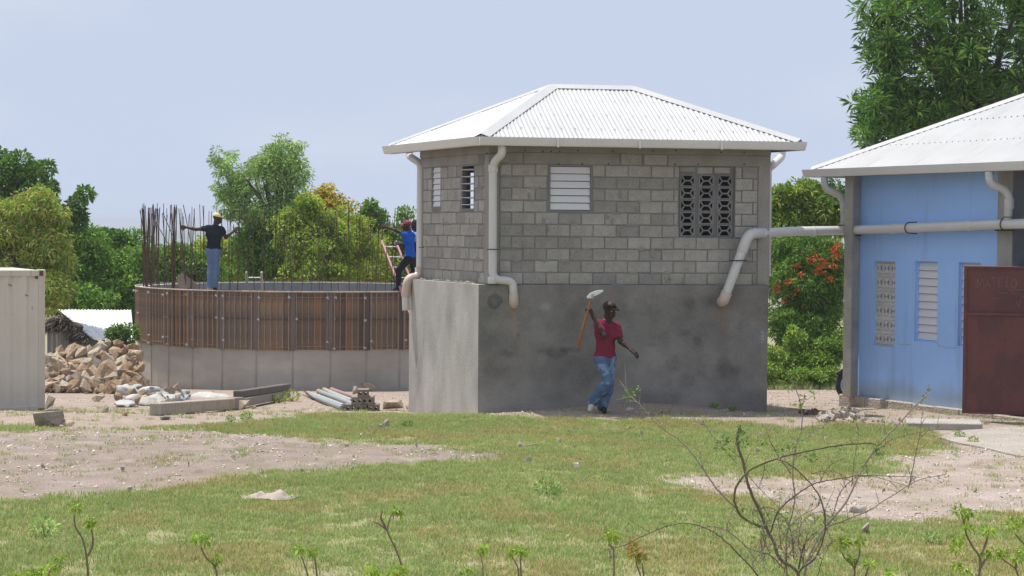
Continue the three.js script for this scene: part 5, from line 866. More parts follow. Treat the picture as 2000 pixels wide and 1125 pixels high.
// ---------------------------------------------------------------- shipping container at the left
{
  const d = 33.9, A = at(88, 812, d), g = V(0.90, 0, -0.43).normalize();
  const W0 = wallFrame(A.clone().setY(0), A.clone().add(g).setY(0)); const yb = W0.px(84, 810).y, yt = W0.px(86, 527).y, H = yt - yb;
  const left = A.clone().addScaledVector(g, -6.06), w = wallFrame(left.setY(0), A.clone().setY(0));
  const con = thing('shipping_container', w.pt(w.L, yb, 0), 'cream shipping container with rust streaks standing on stones at the left edge', 'container');
  const L = w.L, rustT = tex(512, (u, v) => { const s = sstep(0.60, 0.85, fbm(u * 60, v * 2.5, 3, 4)) * sstep(0.2, 1.0, v) * 0.8, p = 0.7 * sstep(0.80, 0.86, fbm(u * 16, v * 16, 9, 4)), k = 0.86 + 0.14 * fbm(u * 5, v * 5, 5, 4); const t = clamp(s * 0.5 + p, 0, 1); return [lerp(0.95 * k, 0.42, t), lerp(0.95 * k, 0.26, t), lerp(0.95 * k, 0.2, t)]; }, true, 2.6);
  const cm = mat(0.66, 0.62, 0.51, { map: rustT, roughness: 0.6 }), rm = mat(0.60, 0.55, 0.45, { map: rustT, roughness: 0.65 }), rusty = mat(0.16, 0.09, 0.06, { map: T.rust });
  // corrugated long side: each rib a panel fold
  const pos = [], fold = (x) => { const q = ((x % 0.278) + 0.278) % 0.278; return q < 0.07 ? 0 : q < 0.138 ? -(q - 0.07) / 0.068 * 0.036 : q < 0.208 ? -0.036 : -0.036 + (q - 0.208) / 0.07 * 0.036; };
  const xs = []; for (let x = 0.1; x < L - 0.1; x += 0.278) for (const k of [0, 0.07, 0.138, 0.208]) if (x + k < L - 0.1) xs.push(x + k); xs.push(L - 0.1);
  const quads = []; for (let i = 0; i + 1 < xs.length; i++) quads.push([V(xs[i], yb + 0.14, fold(xs[i] - 0.1) - 0.012), V(xs[i + 1], yb + 0.14, fold(xs[i + 1] - 0.1) - 0.012), V(xs[i + 1], yt - 0.1, fold(xs[i + 1] - 0.1) - 0.012), V(xs[i], yt - 0.1, fold(xs[i] - 0.1) - 0.012)]);
  mesh('side_panel', onThing(w, con, triUV(quadStrip(quads))), cm, con);
  for (const [n, h0, h1, z] of [['bottom_rail', yb + 0.02, yb + 0.15, 0.004], ['top_rail', yt - 0.11, yt - 0.005, 0.006]]) mesh(n, onThing(w, con, triUV(moved(chamferBox(L - 0.2, h1 - h0, 0.06, 0.006), L / 2, (h0 + h1) / 2, z - 0.03), 0.3)), rm, con);
  for (const x of [0.06, L - 0.06]) { mesh('corner_post', onThing(w, con, triUV(moved(chamferBox(0.12, H - 0.2, 0.12, 0.012), x, yb + H / 2, -0.052), x)), rm, con); for (const y of [yb + 0.055, yt - 0.055]) mesh('corner_casting', onThing(w, con, moved(chamferBox(0.135, 0.12, 0.16, 0.01), x, y, -0.06)), y > 0 ? rm : rusty, con); }
  mesh('rust_patch', onThing(w, con, merge([moved(chamferBox(0.07, 0.09, 0.01, 0.003), L - 0.07, yt - 0.06, 0.0205), moved(chamferBox(0.05, 0.05, 0.01, 0.003), L - 0.15, yt - 0.13, 0.006)])), rusty, con);
  mesh('roof_panel', onThing(w, con, triUV(moved(chamferBox(L - 0.14, 0.04, 2.3, 0.008), L / 2, yt - 0.03, -1.22))), mat(0.62, 0.6, 0.54, { map: rustT }), con);
  mesh('end_panel', onThing(w, con, triUV(moved(chamferBox(0.04, H - 0.2, 2.2, 0.008), L - 0.04, yb + H / 2, -1.2))), cm, con); mesh('end_panel', onThing(w, con, triUV(moved(chamferBox(0.04, H - 0.2, 2.2, 0.008), 0.04, yb + H / 2, -1.2))), cm, con);
  mesh('back_panel', onThing(w, con, triUV(moved(chamferBox(L - 0.1, H - 0.2, 0.04, 0.008), L / 2, yb + H / 2, -2.38))), cm, con);
  mesh('underframe', onThing(w, con, triUV(moved(chamferBox(L - 0.3, 0.11, 2.2, 0.01), L / 2, yb + 0.09, -1.2))), rusty, con);
  const marks = []; for (const [x, y] of [[20, 557], [52, 577]]) { const p = w.px(x, y); marks.push(moved(chamferBox(0.06, 0.014, 0.008, 0.002), p.x, p.y, 0.0, 0, 0, -0.4)); } mesh('scratch', onThing(w, con, merge(marks)), rusty, con);
  // what it stands on
  const tp = V(con.position.x, 0, con.position.z);
  rock('stone_block', groundAt(95, 832).add(V(0, 0.10, 0)), 0.46, 1, rockMats[4], 'large flat brown block in the grass at the container corner', null, [0, 0.3, 0.05], 0.75);
  rock('stone_block', groundAt(124, 833).add(V(0, 0.04, 0)), 0.30, 6, rockMats[1], 'flat chip of stone right of the block by the container', null, [0.2, 1.1, 0.1], 0.4);
  rock('stone_block', groundAt(96, 805).add(V(0, 0.14, -0.02)), 0.28, 3, rockMats[4], 'upright grey block under the right end of the container', null, [0.1, 0.4, 1.3], 0.9);
  rock('stone_block', groundAt(101, 812).add(V(0, 0.05, 0)), 0.20, 5, rockMats[4], 'small dark stone wedged between the container and the upright block', null, [0.3, 2.4, 0.2], 0.8);
  for (const [x, f] of [[L - 0.35, 0.5], [L - 2.5, 0.4], [0.5, 0.5]]) { const p = w.pt(x, 0, -0.35), o = mesh('stone_block', rockShapes[4], rockMats[4]); const gy = G(p.x, -p.z); o.position.set(p.x, (gy + yb) / 2, p.z); o.scale.set(0.5, Math.max(0.1, (yb - gy) * 1.5 + 0.08), 0.4); tag(o, ['dark stone under the near corner of the container', 'dark stone under the middle of the container', 'dark stone under the far end of the container'][x > 5 ? 0 : x > 2 ? 1 : 2], 'stone'); }
}
// ---------------------------------------------------------------- heap of quarried stones between container and tank
{
  const r = rngOf(808), add = (px, py, d, size, tone) => { const p = at(px, py, d); rock('heap_stone', p, size, Math.floor(r() * 14), rockMats[tone], size < 0.2 ? 'small chip of stone wedged among the bigger stones of the heap beside the tank' : py > 735 ? 'broken stone in the bottom layer of the heap beside the tank' : py > 705 ? 'broken stone halfway up the heap beside the tank' : 'broken stone on top of the heap beside the tank', size < 0.2 ? 'chips wedged in the stone heap' : py > 735 ? 'bottom stones of the heap' : py > 705 ? 'middle stones of the heap' : 'top stones of the heap', [r() * 6.3, r() * 6.3, r() * 6.3], 0.75 + 0.4 * r()); };
  for (let row = 0; row < 7; row++) {
    const y = 759 - row * 12.0, d = 43.0 + row * 0.42, n = 11 - Math.floor(row * 0.45), x0 = 88 + (row > 5 ? (row - 5) * 26 : 0), x1 = 268;
    for (let i = 0; i < n; i++) { const x = lerp(x0, x1, (i + 0.3 + 0.5 * r() + 0.25 * (row % 2)) / n), arch = row > 4 ? 7 * Math.sin((x - 88) / 180 * 3.1) : 0; const size = 0.30 + 0.22 * r() * r() + 0.10 * r(); add(x, y + (r() - 0.5) * 7 - arch + (x < 150 && row > 5 ? 8 : 0), d + (r() - 0.5) * 0.25, size, Math.floor(r() * (r() < 0.85 ? 4 : 5))); }
  }
  for (let i = 0; i < 70; i++) { const x = lerp(90, 270, r()), y = lerp(668, 764, Math.sqrt(r())); add(x, y, 42.9 + (760 - y) * 0.028 - 0.12, 0.07 + 0.12 * r(), Math.floor(r() * 5)); }
  for (let i = 0; i < 26; i++) { const p = groundAt(lerp(92, 290, r()), 762 + 10 * r()); rock('heap_stone', p.add(V(0, 0.02, 0)), 0.05 + 0.09 * r(), i, rockMats[i % 5], 'small broken chip at the foot of the stone heap', 'chips at the foot of the heap', [r() * 6, r() * 6, r() * 6], 0.7); }
  // the earth mound that carries the heap
  const m = new THREE.SphereGeometry(1, 24, 12, 0, Math.PI * 2, 0, Math.PI / 2); m.scale(1.3, 0.72, 1.4); const c = at(185, 752, 45.3); m.translate(c.x, G(c.x, 45.3) - 0.05, c.z); structure('mound', triUV(m), mat(0.32, 0.25, 0.18, { map: T.ground }));
  const singles = [[165, 549 + 205, 42.2, 0.3, 'tan stone rolled out in front of the heap'], [108, 757, 42.0, 0.32, 'pale stone at the left foot of the heap'], [232, 782, 40.5, 0.26, 'squarish tan stone before the white sacks'], [196, 785, 40.2, 0.28, 'broken brown stone lying left of the white sacks'], [206, 806, 36.6, 0.20, 'brown flat stone lying on the bare track'], [244, 812, 35.6, 0.11, 'little dark stone on the bare track']];
  singles.forEach(([x, y, d, s, l], i) => rock('loose_stone', groundAt(x, y).add(V(0, s * 0.22, 0)), s, i * 3 + 1, rockMats[i % 5], l, null, [0.2 * i, i * 1.3, 0.1 * i], 0.8));
  rock('loose_stone', groundAt(322, 820).add(V(0, 0.03, 0)), 0.17, 2, rockMats[4], 'dark brown chip lying before the pale beam', null, [0.1, 0.6, 0.0], 0.6);
  rock('loose_stone', groundAt(474, 803).add(V(0, 0.09, 0)), 0.27, 5, rockMats[3], 'grey brown boulder against the front of the beams', null, [0.2, 0.9, 0.2], 0.85);
  rock('loose_stone', groundAt(495, 799).add(V(0, 0.03, 0)), 0.09, 6, rockMats[3], 'small round stone right of the boulder by the beams', null, [0.2, 0.4, 0.2], 0.9);
  rock('loose_stone', groundAt(718, 764).add(V(0, 0.10, 0)), 0.36, 8, rockMats[1], 'slanting tan slab of stone behind the pipe stack', null, [0.25, 0.3, -0.3], 0.62);
  rock('loose_stone', groundAt(695, 770).add(V(0, 0.08, 0)), 0.2, 9, paleMats[1], 'pale lump behind the far end of the hollow blocks', null, [0.5, 1.3, 0.6], 1);
  rock('loose_stone', groundAt(768, 801).add(V(0, 0.11, 0)), 0.34, 3, rockMats[3], 'big dark fronted boulder between the hollow blocks and the building', null, [0.05, 0.5, 0.04], 1.0);
  rock('loose_stone', groundAt(801, 801).add(V(0, 0.04, 0)), 0.17, 11, rockMats[0], 'tan stone at the left corner of the building base', null, [0.3, 0.8, 0.1], 0.7);
  rock('loose_stone', groundAt(872, 801).add(V(0, 0.02, 0)), 0.2, 7, paleMats[1], 'flat pale stone in front of the building base', null, [0.1, 0.4, 0.05], 0.45);
}
// ---------------------------------------------------------------- white sacks, sand, beams, pipes and hollow blocks
{
  const r = rngOf(909), sackM = [mat(0.46, 0.45, 0.43, { map: T.cloth, roughness: 0.6 }), mat(0.37, 0.345, 0.31, { map: T.cloth, roughness: 0.6 }), mat(0.40, 0.44, 0.46, { map: T.cloth, roughness: 0.6 })];
  const sackG = [0, 1, 2].map((k) => { const g = mergeVertices(new THREE.IcosahedronGeometry(1, 4).deleteAttribute('normal').deleteAttribute('uv')), p = g.attributes.position; for (let i = 0; i < p.count; i++) { const v = V(p.getX(i), p.getY(i), p.getZ(i)), n = 1 + 0.7 * (noise3(v.x * 2.2 + k * 9, v.y * 2.2, v.z * 2.2) - 0.5) + 0.5 * Math.abs(noise3(v.x * 4, v.y * 4 + k, v.z * 4) - 0.5) + 0.25 * Math.abs(noise3(v.x * 10, v.y * 10 + k, v.z * 10) - 0.5); v.multiplyScalar(n); p.setXYZ(i, v.x * 0.34, v.y * 0.11 - 0.02 * Math.abs(v.x), v.z * 0.24); } g.computeVertexNormals(); return triUV(g); });
  const spots = [[252, 771], [270, 764], [288, 770], [306, 774], [262, 783], [284, 786], [304, 784], [324, 776], [340, 779], [318, 789], [246, 789], [354, 773]];
  spots.forEach(([x, y], i) => { const o = mesh('plastic_sack', sackG[i % 3], sackM[i % 5 === 3 ? 2 : i % 2]); o.position.copy(groundAt(x, y + 6)).add(V(0, 0.06 + (i < 4 ? 0.08 : 0), 0)); o.rotation.set((r() - 0.5) * 0.7, r() * 6, (r() - 0.5) * 0.6); o.scale.set(0.45 + 0.3 * r(), 0.5 + 0.4 * r(), 0.45 + 0.3 * r()); tag(o, 'crumpled whitish plastic sack in the heap before the tank', 'sack', 'crumpled white sacks before the tank'); });
  [[276, 776], [296, 779], [258, 778], [315, 781], [268, 792], [332, 771], [300, 766], [345, 768], [286, 760]].forEach(([x, y], i) => rock('sack_stone', groundAt(x, y + 8).add(V(0, 0.17, 0)), 0.17 + 0.1 * r(), i + 2, rockMats[i % 4], 'tan stone lying among the white plastic sacks', 'stones among the white sacks', [r() * 3, r() * 3, r() * 3], 0.7));
  for (let i = 0; i < 34; i++) { const x = lerp(238, 366, r()), y = 764 + 26 * r(); rock('sack_stone', groundAt(x, y + 5).add(V(0, 0.04 + 0.09 * r(), 0)), 0.08 + 0.14 * r(), i + 1, [paleMats[0], paleMats[1], rockMats[3], rockMats[1], sackM[2]][i % 5], 'pale broken piece among the white plastic sacks', 'broken pieces among the white sacks', [r() * 6, r() * 6, r() * 6], 0.7); }
  const s = new THREE.SphereGeometry(1, 28, 10, 0, Math.PI * 2, 0, Math.PI / 2); s.scale(0.46, 0.12, 0.36); { const p = s.attributes.position; for (let i = 0; i < p.count; i++) p.setY(i, p.getY(i) * (0.7 + 0.6 * noise3(p.getX(i) * 5, 1, p.getZ(i) * 5))); s.computeVertexNormals(); }
  const so = mesh('sand_heap', triUV(s), mat(0.60, 0.58, 0.55, { map: T.ground, bumpMap: T.groundB, bumpScale: 0.02 })); so.position.copy(groundAt(408, 776)).add(V(0, -0.02, 0)); tag(so, 'low heap of whitish sand against the foot of the tank', 'sand heap');
  // two long weathered beams
  const wm = mat(0.50, 0.44, 0.355, { map: T.wood, roughness: 0.95 }), wd = mat(0.17, 0.15, 0.125, { map: T.wood, roughness: 0.95 });
  const mkBeam = (name, a, b, h, wdt, m, label, extra) => { const o = thing(name, a.clone(), label, 'beam'); mesh('timber', local(beam(a, b, wdt, h, 0.012), o), m, o); if (extra) extra(o); return o; };
  const gA = groundAt(303, 812), gB = groundAt(463, 799); const a1 = gA.clone().add(V(0, 0.10, 0)), b1 = gB.clone().add(V(0, 0.11, 0));
  mkBeam('beam', a1, b1, 0.195, 0.19, wm, 'long pale weathered beam lying on the bare ground before the tank', (o) => { for (const k of [0.3, 0.7]) mesh('joint_line', local(beam(a1.clone().lerp(b1, k - 0.29).add(V(0, 0.03, 0.099)), a1.clone().lerp(b1, k + 0.29).add(V(0, 0.03, 0.099)), 0.004, 0.008, 0.001), o), wd, o); mesh('end_block', local(beam(a1.clone().lerp(b1, 0.9), a1.clone().lerp(b1, 1.02), 0.205, 0.215, 0.01), o), mat(0.32, 0.29, 0.26, { map: T.concrete }), o); });
  const c0 = b1.clone().add(V(0.04, 0.0, -0.12)), gD = groundAt(560, 781); const c1 = gD.clone().add(V(0, 0.12, 0));
  mkBeam('beam', c0, c1, 0.16, 0.16, mat(0.36, 0.33, 0.28, { map: T.wood }), 'lower grey beam running on behind the pale one towards the tank');
  mkBeam('beam', c0.clone().add(V(-0.05, 0.15, 0.0)), c1.clone().add(V(0.0, 0.15, 0)), 0.13, 0.16, wd, 'dark wet looking beam lying on top of the lower grey one');
  // stack of steel tubes running back from the hollow blocks
  const cols = [[0.38, 0.42, 0.43], [0.36, 0.38, 0.385], [0.44, 0.435, 0.41], [0.40, 0.25, 0.24], [0.29, 0.33, 0.335], [0.33, 0.37, 0.38]];
  [[602, 768, 671, 793, 0, 0.06], [604, 772, 668, 797, 4, 0.02], [622, 764, 684, 788, 5, 0.055], [633, 761, 687, 783, 2, 0.05], [640, 765, 688, 790, 1, 0.02], [648, 761, 692, 776, 3, 0.05]].forEach(([x0, y0, x1, y1, c, l], i) => {
    const b = groundAt(x1, y1 + 5).add(V(0, 0.07 + (i % 2 ? 0 : 0.06), 0)), a = groundAt(x0, y0 + 4).add(V(0, 0.07 + (i % 2 ? 0 : 0.05), 0)); const pt = at(x1, y1, -b.z), pa = at(x0, y0, -a.z);
    const o = thing('steel_tube', pt, ['pale blue grey tube lying at the front of the tube stack', 'pinkish grey tube half hidden low in the stack', 'second pale tube from the left in the stack', 'whitish tube on top of the stack', 'dull grey tube sunk in the middle of the stack', 'pink tube at the right of the stack'][i], 'tube'); mesh('shaft', local(tube([pa, pt], 0.048, 12), o), mat(...cols[c], { map: T.steel, roughness: 0.5, metalness: 0.0 }), o); mesh('sleeve', local(tube([pa, pa.clone().lerp(pt, 0.07)], 0.055, 12), o), mat(0.5, 0.42, 0.36, { map: T.rust }), o);
  });
  [[588, 770, 664, 801], [592, 773, 672, 803]].forEach(([x0, y0, x1, y1], i) => { const a = groundAt(x0, y0), b = groundAt(x1, y1), m = a.clone().lerp(b, 0.5); m.add(V(0, -0.02, 0.25)); const o = mesh('bent_bar', tube(smooth([a.add(V(0, 0.12, 0)), m.add(V(0, 0.05, 0)), b.add(V(0, 0.02, 0))], 10), 0.014, 6), M.rebar); tag(o, ['rusty bent bar sagging in front of the tube stack', 'second rusty bar just below the first beside the tubes'][i], 'bar'); });
  const sh = new THREE.Shape([[-0.1, 0], [0.1, 0], [0.1, 0.135], [-0.1, 0.135]].map(([a, b]) => new THREE.Vector2(a, b))); for (const k of [-0.05, 0.05]) { const h = new THREE.Path(); h.absellipse(k, 0.068, 0.024, 0.026, 0, 6.283, false); sh.holes.push(h); }
  const hg = new THREE.ExtrudeGeometry(sh, { depth: 0.38, bevelEnabled: false }); triUV(hg); const hm = [mat(0.25, 0.21, 0.175, { map: T.block }), mat(0.29, 0.25, 0.21, { map: T.block })];
  const g0 = groundAt(703, 803), dB = -g0.z; const place = (px, lev, z, ry, l) => { const p = at(px, 790, dB), o = mesh('hollow_block', triUV(hg.clone()), hm[lev % 2]); o.position.set(p.x, g0.y + lev * 0.137 - 0.02, g0.z - 0.40 + z); o.rotation.y = ry; tag(o, l, 'concrete block'); };
  place(683, 0, 0, 0.03, 'hollow block at the left end of the bottom row'); place(706, 0, 0.02, -0.02, 'hollow block in the middle of the bottom row'); place(728, 0, -0.02, 0.02, 'hollow block at the right end of the bottom row, partly buried'); place(696, 1, 0.01, 0.02, 'hollow block in the middle row on the left'); place(718, 1, -0.02, -0.03, 'hollow block in the middle row on the right'); place(707, 2, 0.0, 0.04, 'hollow block on top of the small stack');
}
// ---------------------------------------------------------------- hut and shiny roof behind the stone heap
{
  const d = 54, p = (x, y, o = 0) => at(x, y, d + o), A = p(118, 660), hut = thing('tin_roof_house', A.clone().setY(p(118, 700).y), 'low house whose bright white tin roof shines behind the stone heap', 'house');
  const tl = p(114, 606, 2.6), tr = p(256, 604, 2.6), bl = p(181, 664), br = p(262, 664); bl.y = br.y = (bl.y + br.y) / 2; tl.y = tr.y = (tl.y + tr.y) / 2;
  for (let k = 0; k < 8; k++) {                                     // slanting sheets with ripples
    const q = [], n = 40, up = br.clone().sub(bl).cross(tl.clone().sub(bl)).normalize(); if (up.y < 0) up.negate();
    const rp = (t, e) => bl.clone().lerp(br, t).lerp(tl.clone().lerp(tr, t), e).addScaledVector(up, 0.012 * Math.sin(t * 140) + 0.006 * (k % 2));
    for (let i = 0; i < n; i++) { const t0 = (k + i / n) / 8, t1 = (k + (i + 1) / n) / 8; q.push([rp(t0, 0), rp(t1, 0), rp(t1, 1), rp(t0, 1)]); }
    mesh('roof_sheet', local(triUV(quadStrip(q)), hut), mat(0.86, 0.86, 0.86, { roughness: 0.35, map: T.steel }), hut);
  }
  const y0 = bl.y - 1.5; for (const [a, b] of [[bl.clone().add(V(0.15, -0.06, -0.2)), br.clone().add(V(0, -0.06, -0.2))], [tl.clone().add(V(0.1, -0.06, 0.1)), bl.clone().add(V(0.12, -0.05, -0.2))]]) { const q = quadStrip([[a.clone().setY(y0), b.clone().setY(y0), b, a]]); mesh('wall', local(triUV(q), hut), mat(0.20, 0.18, 0.16, { map: T.wood }), hut); }
  // shed with a straw heap for a roof
  const d2 = 46.6, q = (x, y, o = 0) => at(x, y, d2 + o), shed = thing('shed', q(115, 690), 'small grey plank shed under a ragged dark thatch behind the container', 'shed');
  const n = 9; for (let i = 0; i < n; i++) { const x0 = lerp(92, 135, i / n), x1 = lerp(92, 135, (i + 1) / n), a = q(x0, 690), b = q(x1, 690), h = q(x0, 634 + (i % 3)).y - a.y; mesh('plank', local(triUV(moved(chamferBox(b.x - a.x - 0.008, h, 0.03, 0.004), (a.x + b.x) / 2, a.y + h / 2, a.z + 0.01 * (i % 2)), i), shed), mat(0.27 + 0.02 * (i % 3), 0.285 + 0.02 * (i % 2), 0.28, { map: T.wood }), shed); }
  const r = rngOf(515), pos = []; for (let i = 0; i < 7600; i++) { const x = lerp(86, 172, r()), top = x < 120 ? 624 - (x - 86) * 0.3 : 614 + (x - 120) * 0.88, y = lerp(top, Math.min(644 + (x > 135 ? 22 : 0), top + 30), r()); const c = q(x, y, (r() - 0.5) * 1.6 + 0.6), a = r() * 6.28, dir = V(Math.cos(a), -0.5 * r() - 0.1, Math.sin(a)).multiplyScalar(0.16 + 0.16 * r()), w = V(-dir.z, 0.1, dir.x).setLength(0.012); pos.push(c.clone().sub(w), c.clone().add(w), c.clone().add(dir)); }
  const g = new THREE.BufferGeometry().setFromPoints(pos); g.computeVertexNormals(); mesh('thatch', local(triUV(g), shed), mat(0.15, 0.12, 0.09), shed).userData.kind = 'stuff';
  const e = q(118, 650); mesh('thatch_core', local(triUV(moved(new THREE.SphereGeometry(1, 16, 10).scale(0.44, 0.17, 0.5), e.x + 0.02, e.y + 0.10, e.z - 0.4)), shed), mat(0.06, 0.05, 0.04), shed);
}
// ---------------------------------------------------------------- kerb slab, rubble and pavement before the blue building
{
  const A = groundAt(1778, 838), B = groundAt(1926, 842), o = thing('concrete_slab', A.clone(), 'broken concrete slab lying in the dirt before the maroon gate', 'slab');
  mesh('slab', local(beam(A.clone().add(V(0, 0.035, -0.32)), B.clone().add(V(0, 0.05, -0.32)), 0.72, 0.13, 0.015), o), mat(0.46, 0.43, 0.38, { map: T.concrete, bumpMap: T.concreteB, bumpScale: 0.02 }), o);
  const pv = [[1838, 857], [1880, 846], [1960, 840], [2080, 836], [2120, 905], [1990, 892], [1920, 876], [1872, 868]].map(([x, y]) => groundAt(x, y)), s = new THREE.Shape(pv.map((p) => new THREE.Vector2(p.x, -p.z))), g = new THREE.ExtrudeGeometry(s, { depth: 0.06, bevelEnabled: true, bevelSize: 0.03, bevelThickness: 0.012, bevelSegments: 1 }); g.rotateX(-Math.PI / 2); g.translate(0, -0.045, 0);
  structure('pavement', triUV(g), mat(0.47, 0.42, 0.37, { map: T.ground, bumpMap: T.groundB, bumpScale: 0.02 }));
  const r = rngOf(626);
  for (let i = 0; i < 46; i++) { const t = r(), x = lerp(1598, 1690, t) + (r() - 0.5) * 14, y = lerp(812, 824, r()) - 6 * Math.sin(t * 3); rock('rubble_stone', groundAt(x, y + 6).add(V(0, 0.03 + 0.09 * r() * Math.sin(t * 3.1), 0)), 0.07 + 0.13 * r() * r() + 0.03 * r(), i, paleMats[i % 3], 'pale broken stone in the rubble at the blue building corner', 'rubble stones at the blue building corner', [r() * 6, r() * 6, r() * 6], 0.8); }
  for (let i = 0; i < 40; i++) { const x = lerp(1690, 1860, r()), y = lerp(813, 830, r()) + (x - 1690) * 0.03; rock('rubble_stone', groundAt(x, y + 3).add(V(0, 0.015, 0)), 0.035 + 0.08 * r() * r(), i, paleMats[i % 3], 'pale chip of rubble along the blue building foundation', 'rubble chips along the foundation', [r() * 6, r() * 6, r() * 6], 0.7); }
  const rb = rngOf(3); for (let i = 0; i < 9; i++) { const p = groundAt(1562 + rb() * 36, 806 + rb() * 8); rock('dark_clod', p.add(V(0, 0.02, 0)), 0.08 + 0.08 * rb(), i, mat(0.13, 0.11, 0.09, { map: T.stone }), 'dark clod of earth on the path beside the rubble', 'dark clods on the path', [rb() * 3, rb() * 3, rb() * 3], 0.7); }
}
// ---------------------------------------------------------------- pale stones and litter in the grass
{
  const r = rngOf(737), L = [[455, 893, 0.05], [745, 838, 0.09], [755, 834, 0.12], [721, 842, 0.07], [707, 852, 0.08], [1018, 874, 0.11], [1092, 863, 0.08], [1122, 876, 0.07], [1030, 903, 0.10], [1125, 917, 0.11], [1134, 899, 0.05], [1228, 838, 0.09], [1252, 850, 0.07], [1115, 845, 0.06], [813, 871, 0.07], [678, 870, 0.07], [686, 919, 0.06], [253, 961, 0.07], [240, 919, 0.08], [84, 915, 0.07], [212, 987, 0.05], [125, 1024, 0.06], [1194, 1092, 0.08], [1485, 852, 0.07], [1500, 843, 0.07], [1480, 883, 0.08], [1612, 862, 0.07], [1714, 892, 0.1], [1736, 1060, 0.05], [1905, 960, 0.06], [1586, 1021, 0.09], [1690, 1042, 0.12], [1290, 806, 0.07], [1230, 803, 0.1], [368, 908, 0.05], [590, 922, 0.07]];
  L.forEach(([x, y, s], i) => rock('pale_stone', groundAt(x, y + 2).add(V(0, 0.02 + s * 0.2, 0)), s * (1.0 + 0.3 * r()), i + 3, paleMats[i % 4 === 3 ? 1 : 0], 'small pale stone lying loose on the grass and bare earth', 'pale stones scattered over the ground', [r() * 2, r() * 6, r() * 2], 0.6));
  rock('boulder', groundAt(1675, 1002).add(V(0, 0.035, 0)), 0.16, 4, paleMats[0], 'white topped boulder on the bare ground right of the thorn bush', null, [0.1, 0.4, 0.1], 0.8);
  // rag
  const n = 26, pos = [], idx = [], c = groundAt(526, 977); for (let j = 0; j <= n; j++) for (let i = 0; i <= n; i++) { const u = i / n - 0.5, v = j / n - 0.5, x = u * 0.60 * (1 - 0.3 * v), z = v * 0.34 + 0.06 * Math.sin(u * 7), h = 0.05 * Math.pow(Math.max(0, 1 - Math.hypot(u - 0.2, v) * 2.9), 1) + 0.02 * Math.max(0, 1 - Math.hypot(u + 0.25, v) * 4) + 0.10 * Math.abs(noise3(u * 6 + 3, v * 6, 2) - 0.5) + 0.05 * Math.abs(noise3(u * 15, v * 15, 5) - 0.5); pos.push(x, h * sstep(0.5, 0.2, Math.hypot(u, v) + 0.2 * (noise3(u * 9, v * 9, 7) - 0.5)) + 0.028, z); if (i < n && j < n) { const a = j * (n + 1) + i; idx.push(a, a + 1, a + n + 1, a + 1, a + n + 2, a + n + 1); } }
  const g = new THREE.BufferGeometry(); g.setAttribute('position', new THREE.Float32BufferAttribute(pos, 3)); g.setIndex(idx); g.computeVertexNormals(); const o = mesh('rag', triUV(g), mat(0.46, 0.375, 0.33, { map: T.cloth, roughness: 0.9 })); o.position.copy(c); tag(o, 'crumpled pinkish white rag lying on the grass', 'rag');
  const st = groundAt(1012, 876), st2 = groundAt(1068, 869); tag(mesh('stick', tube([st.add(V(0, 0.03, 0)), st2.add(V(0, 0.03, 0))], [0.012, 0.007], 6), mat(0.45, 0.38, 0.28, { map: T.wood })), 'thin bare stick lying on the grass beyond the dirt patch', 'stick');
}
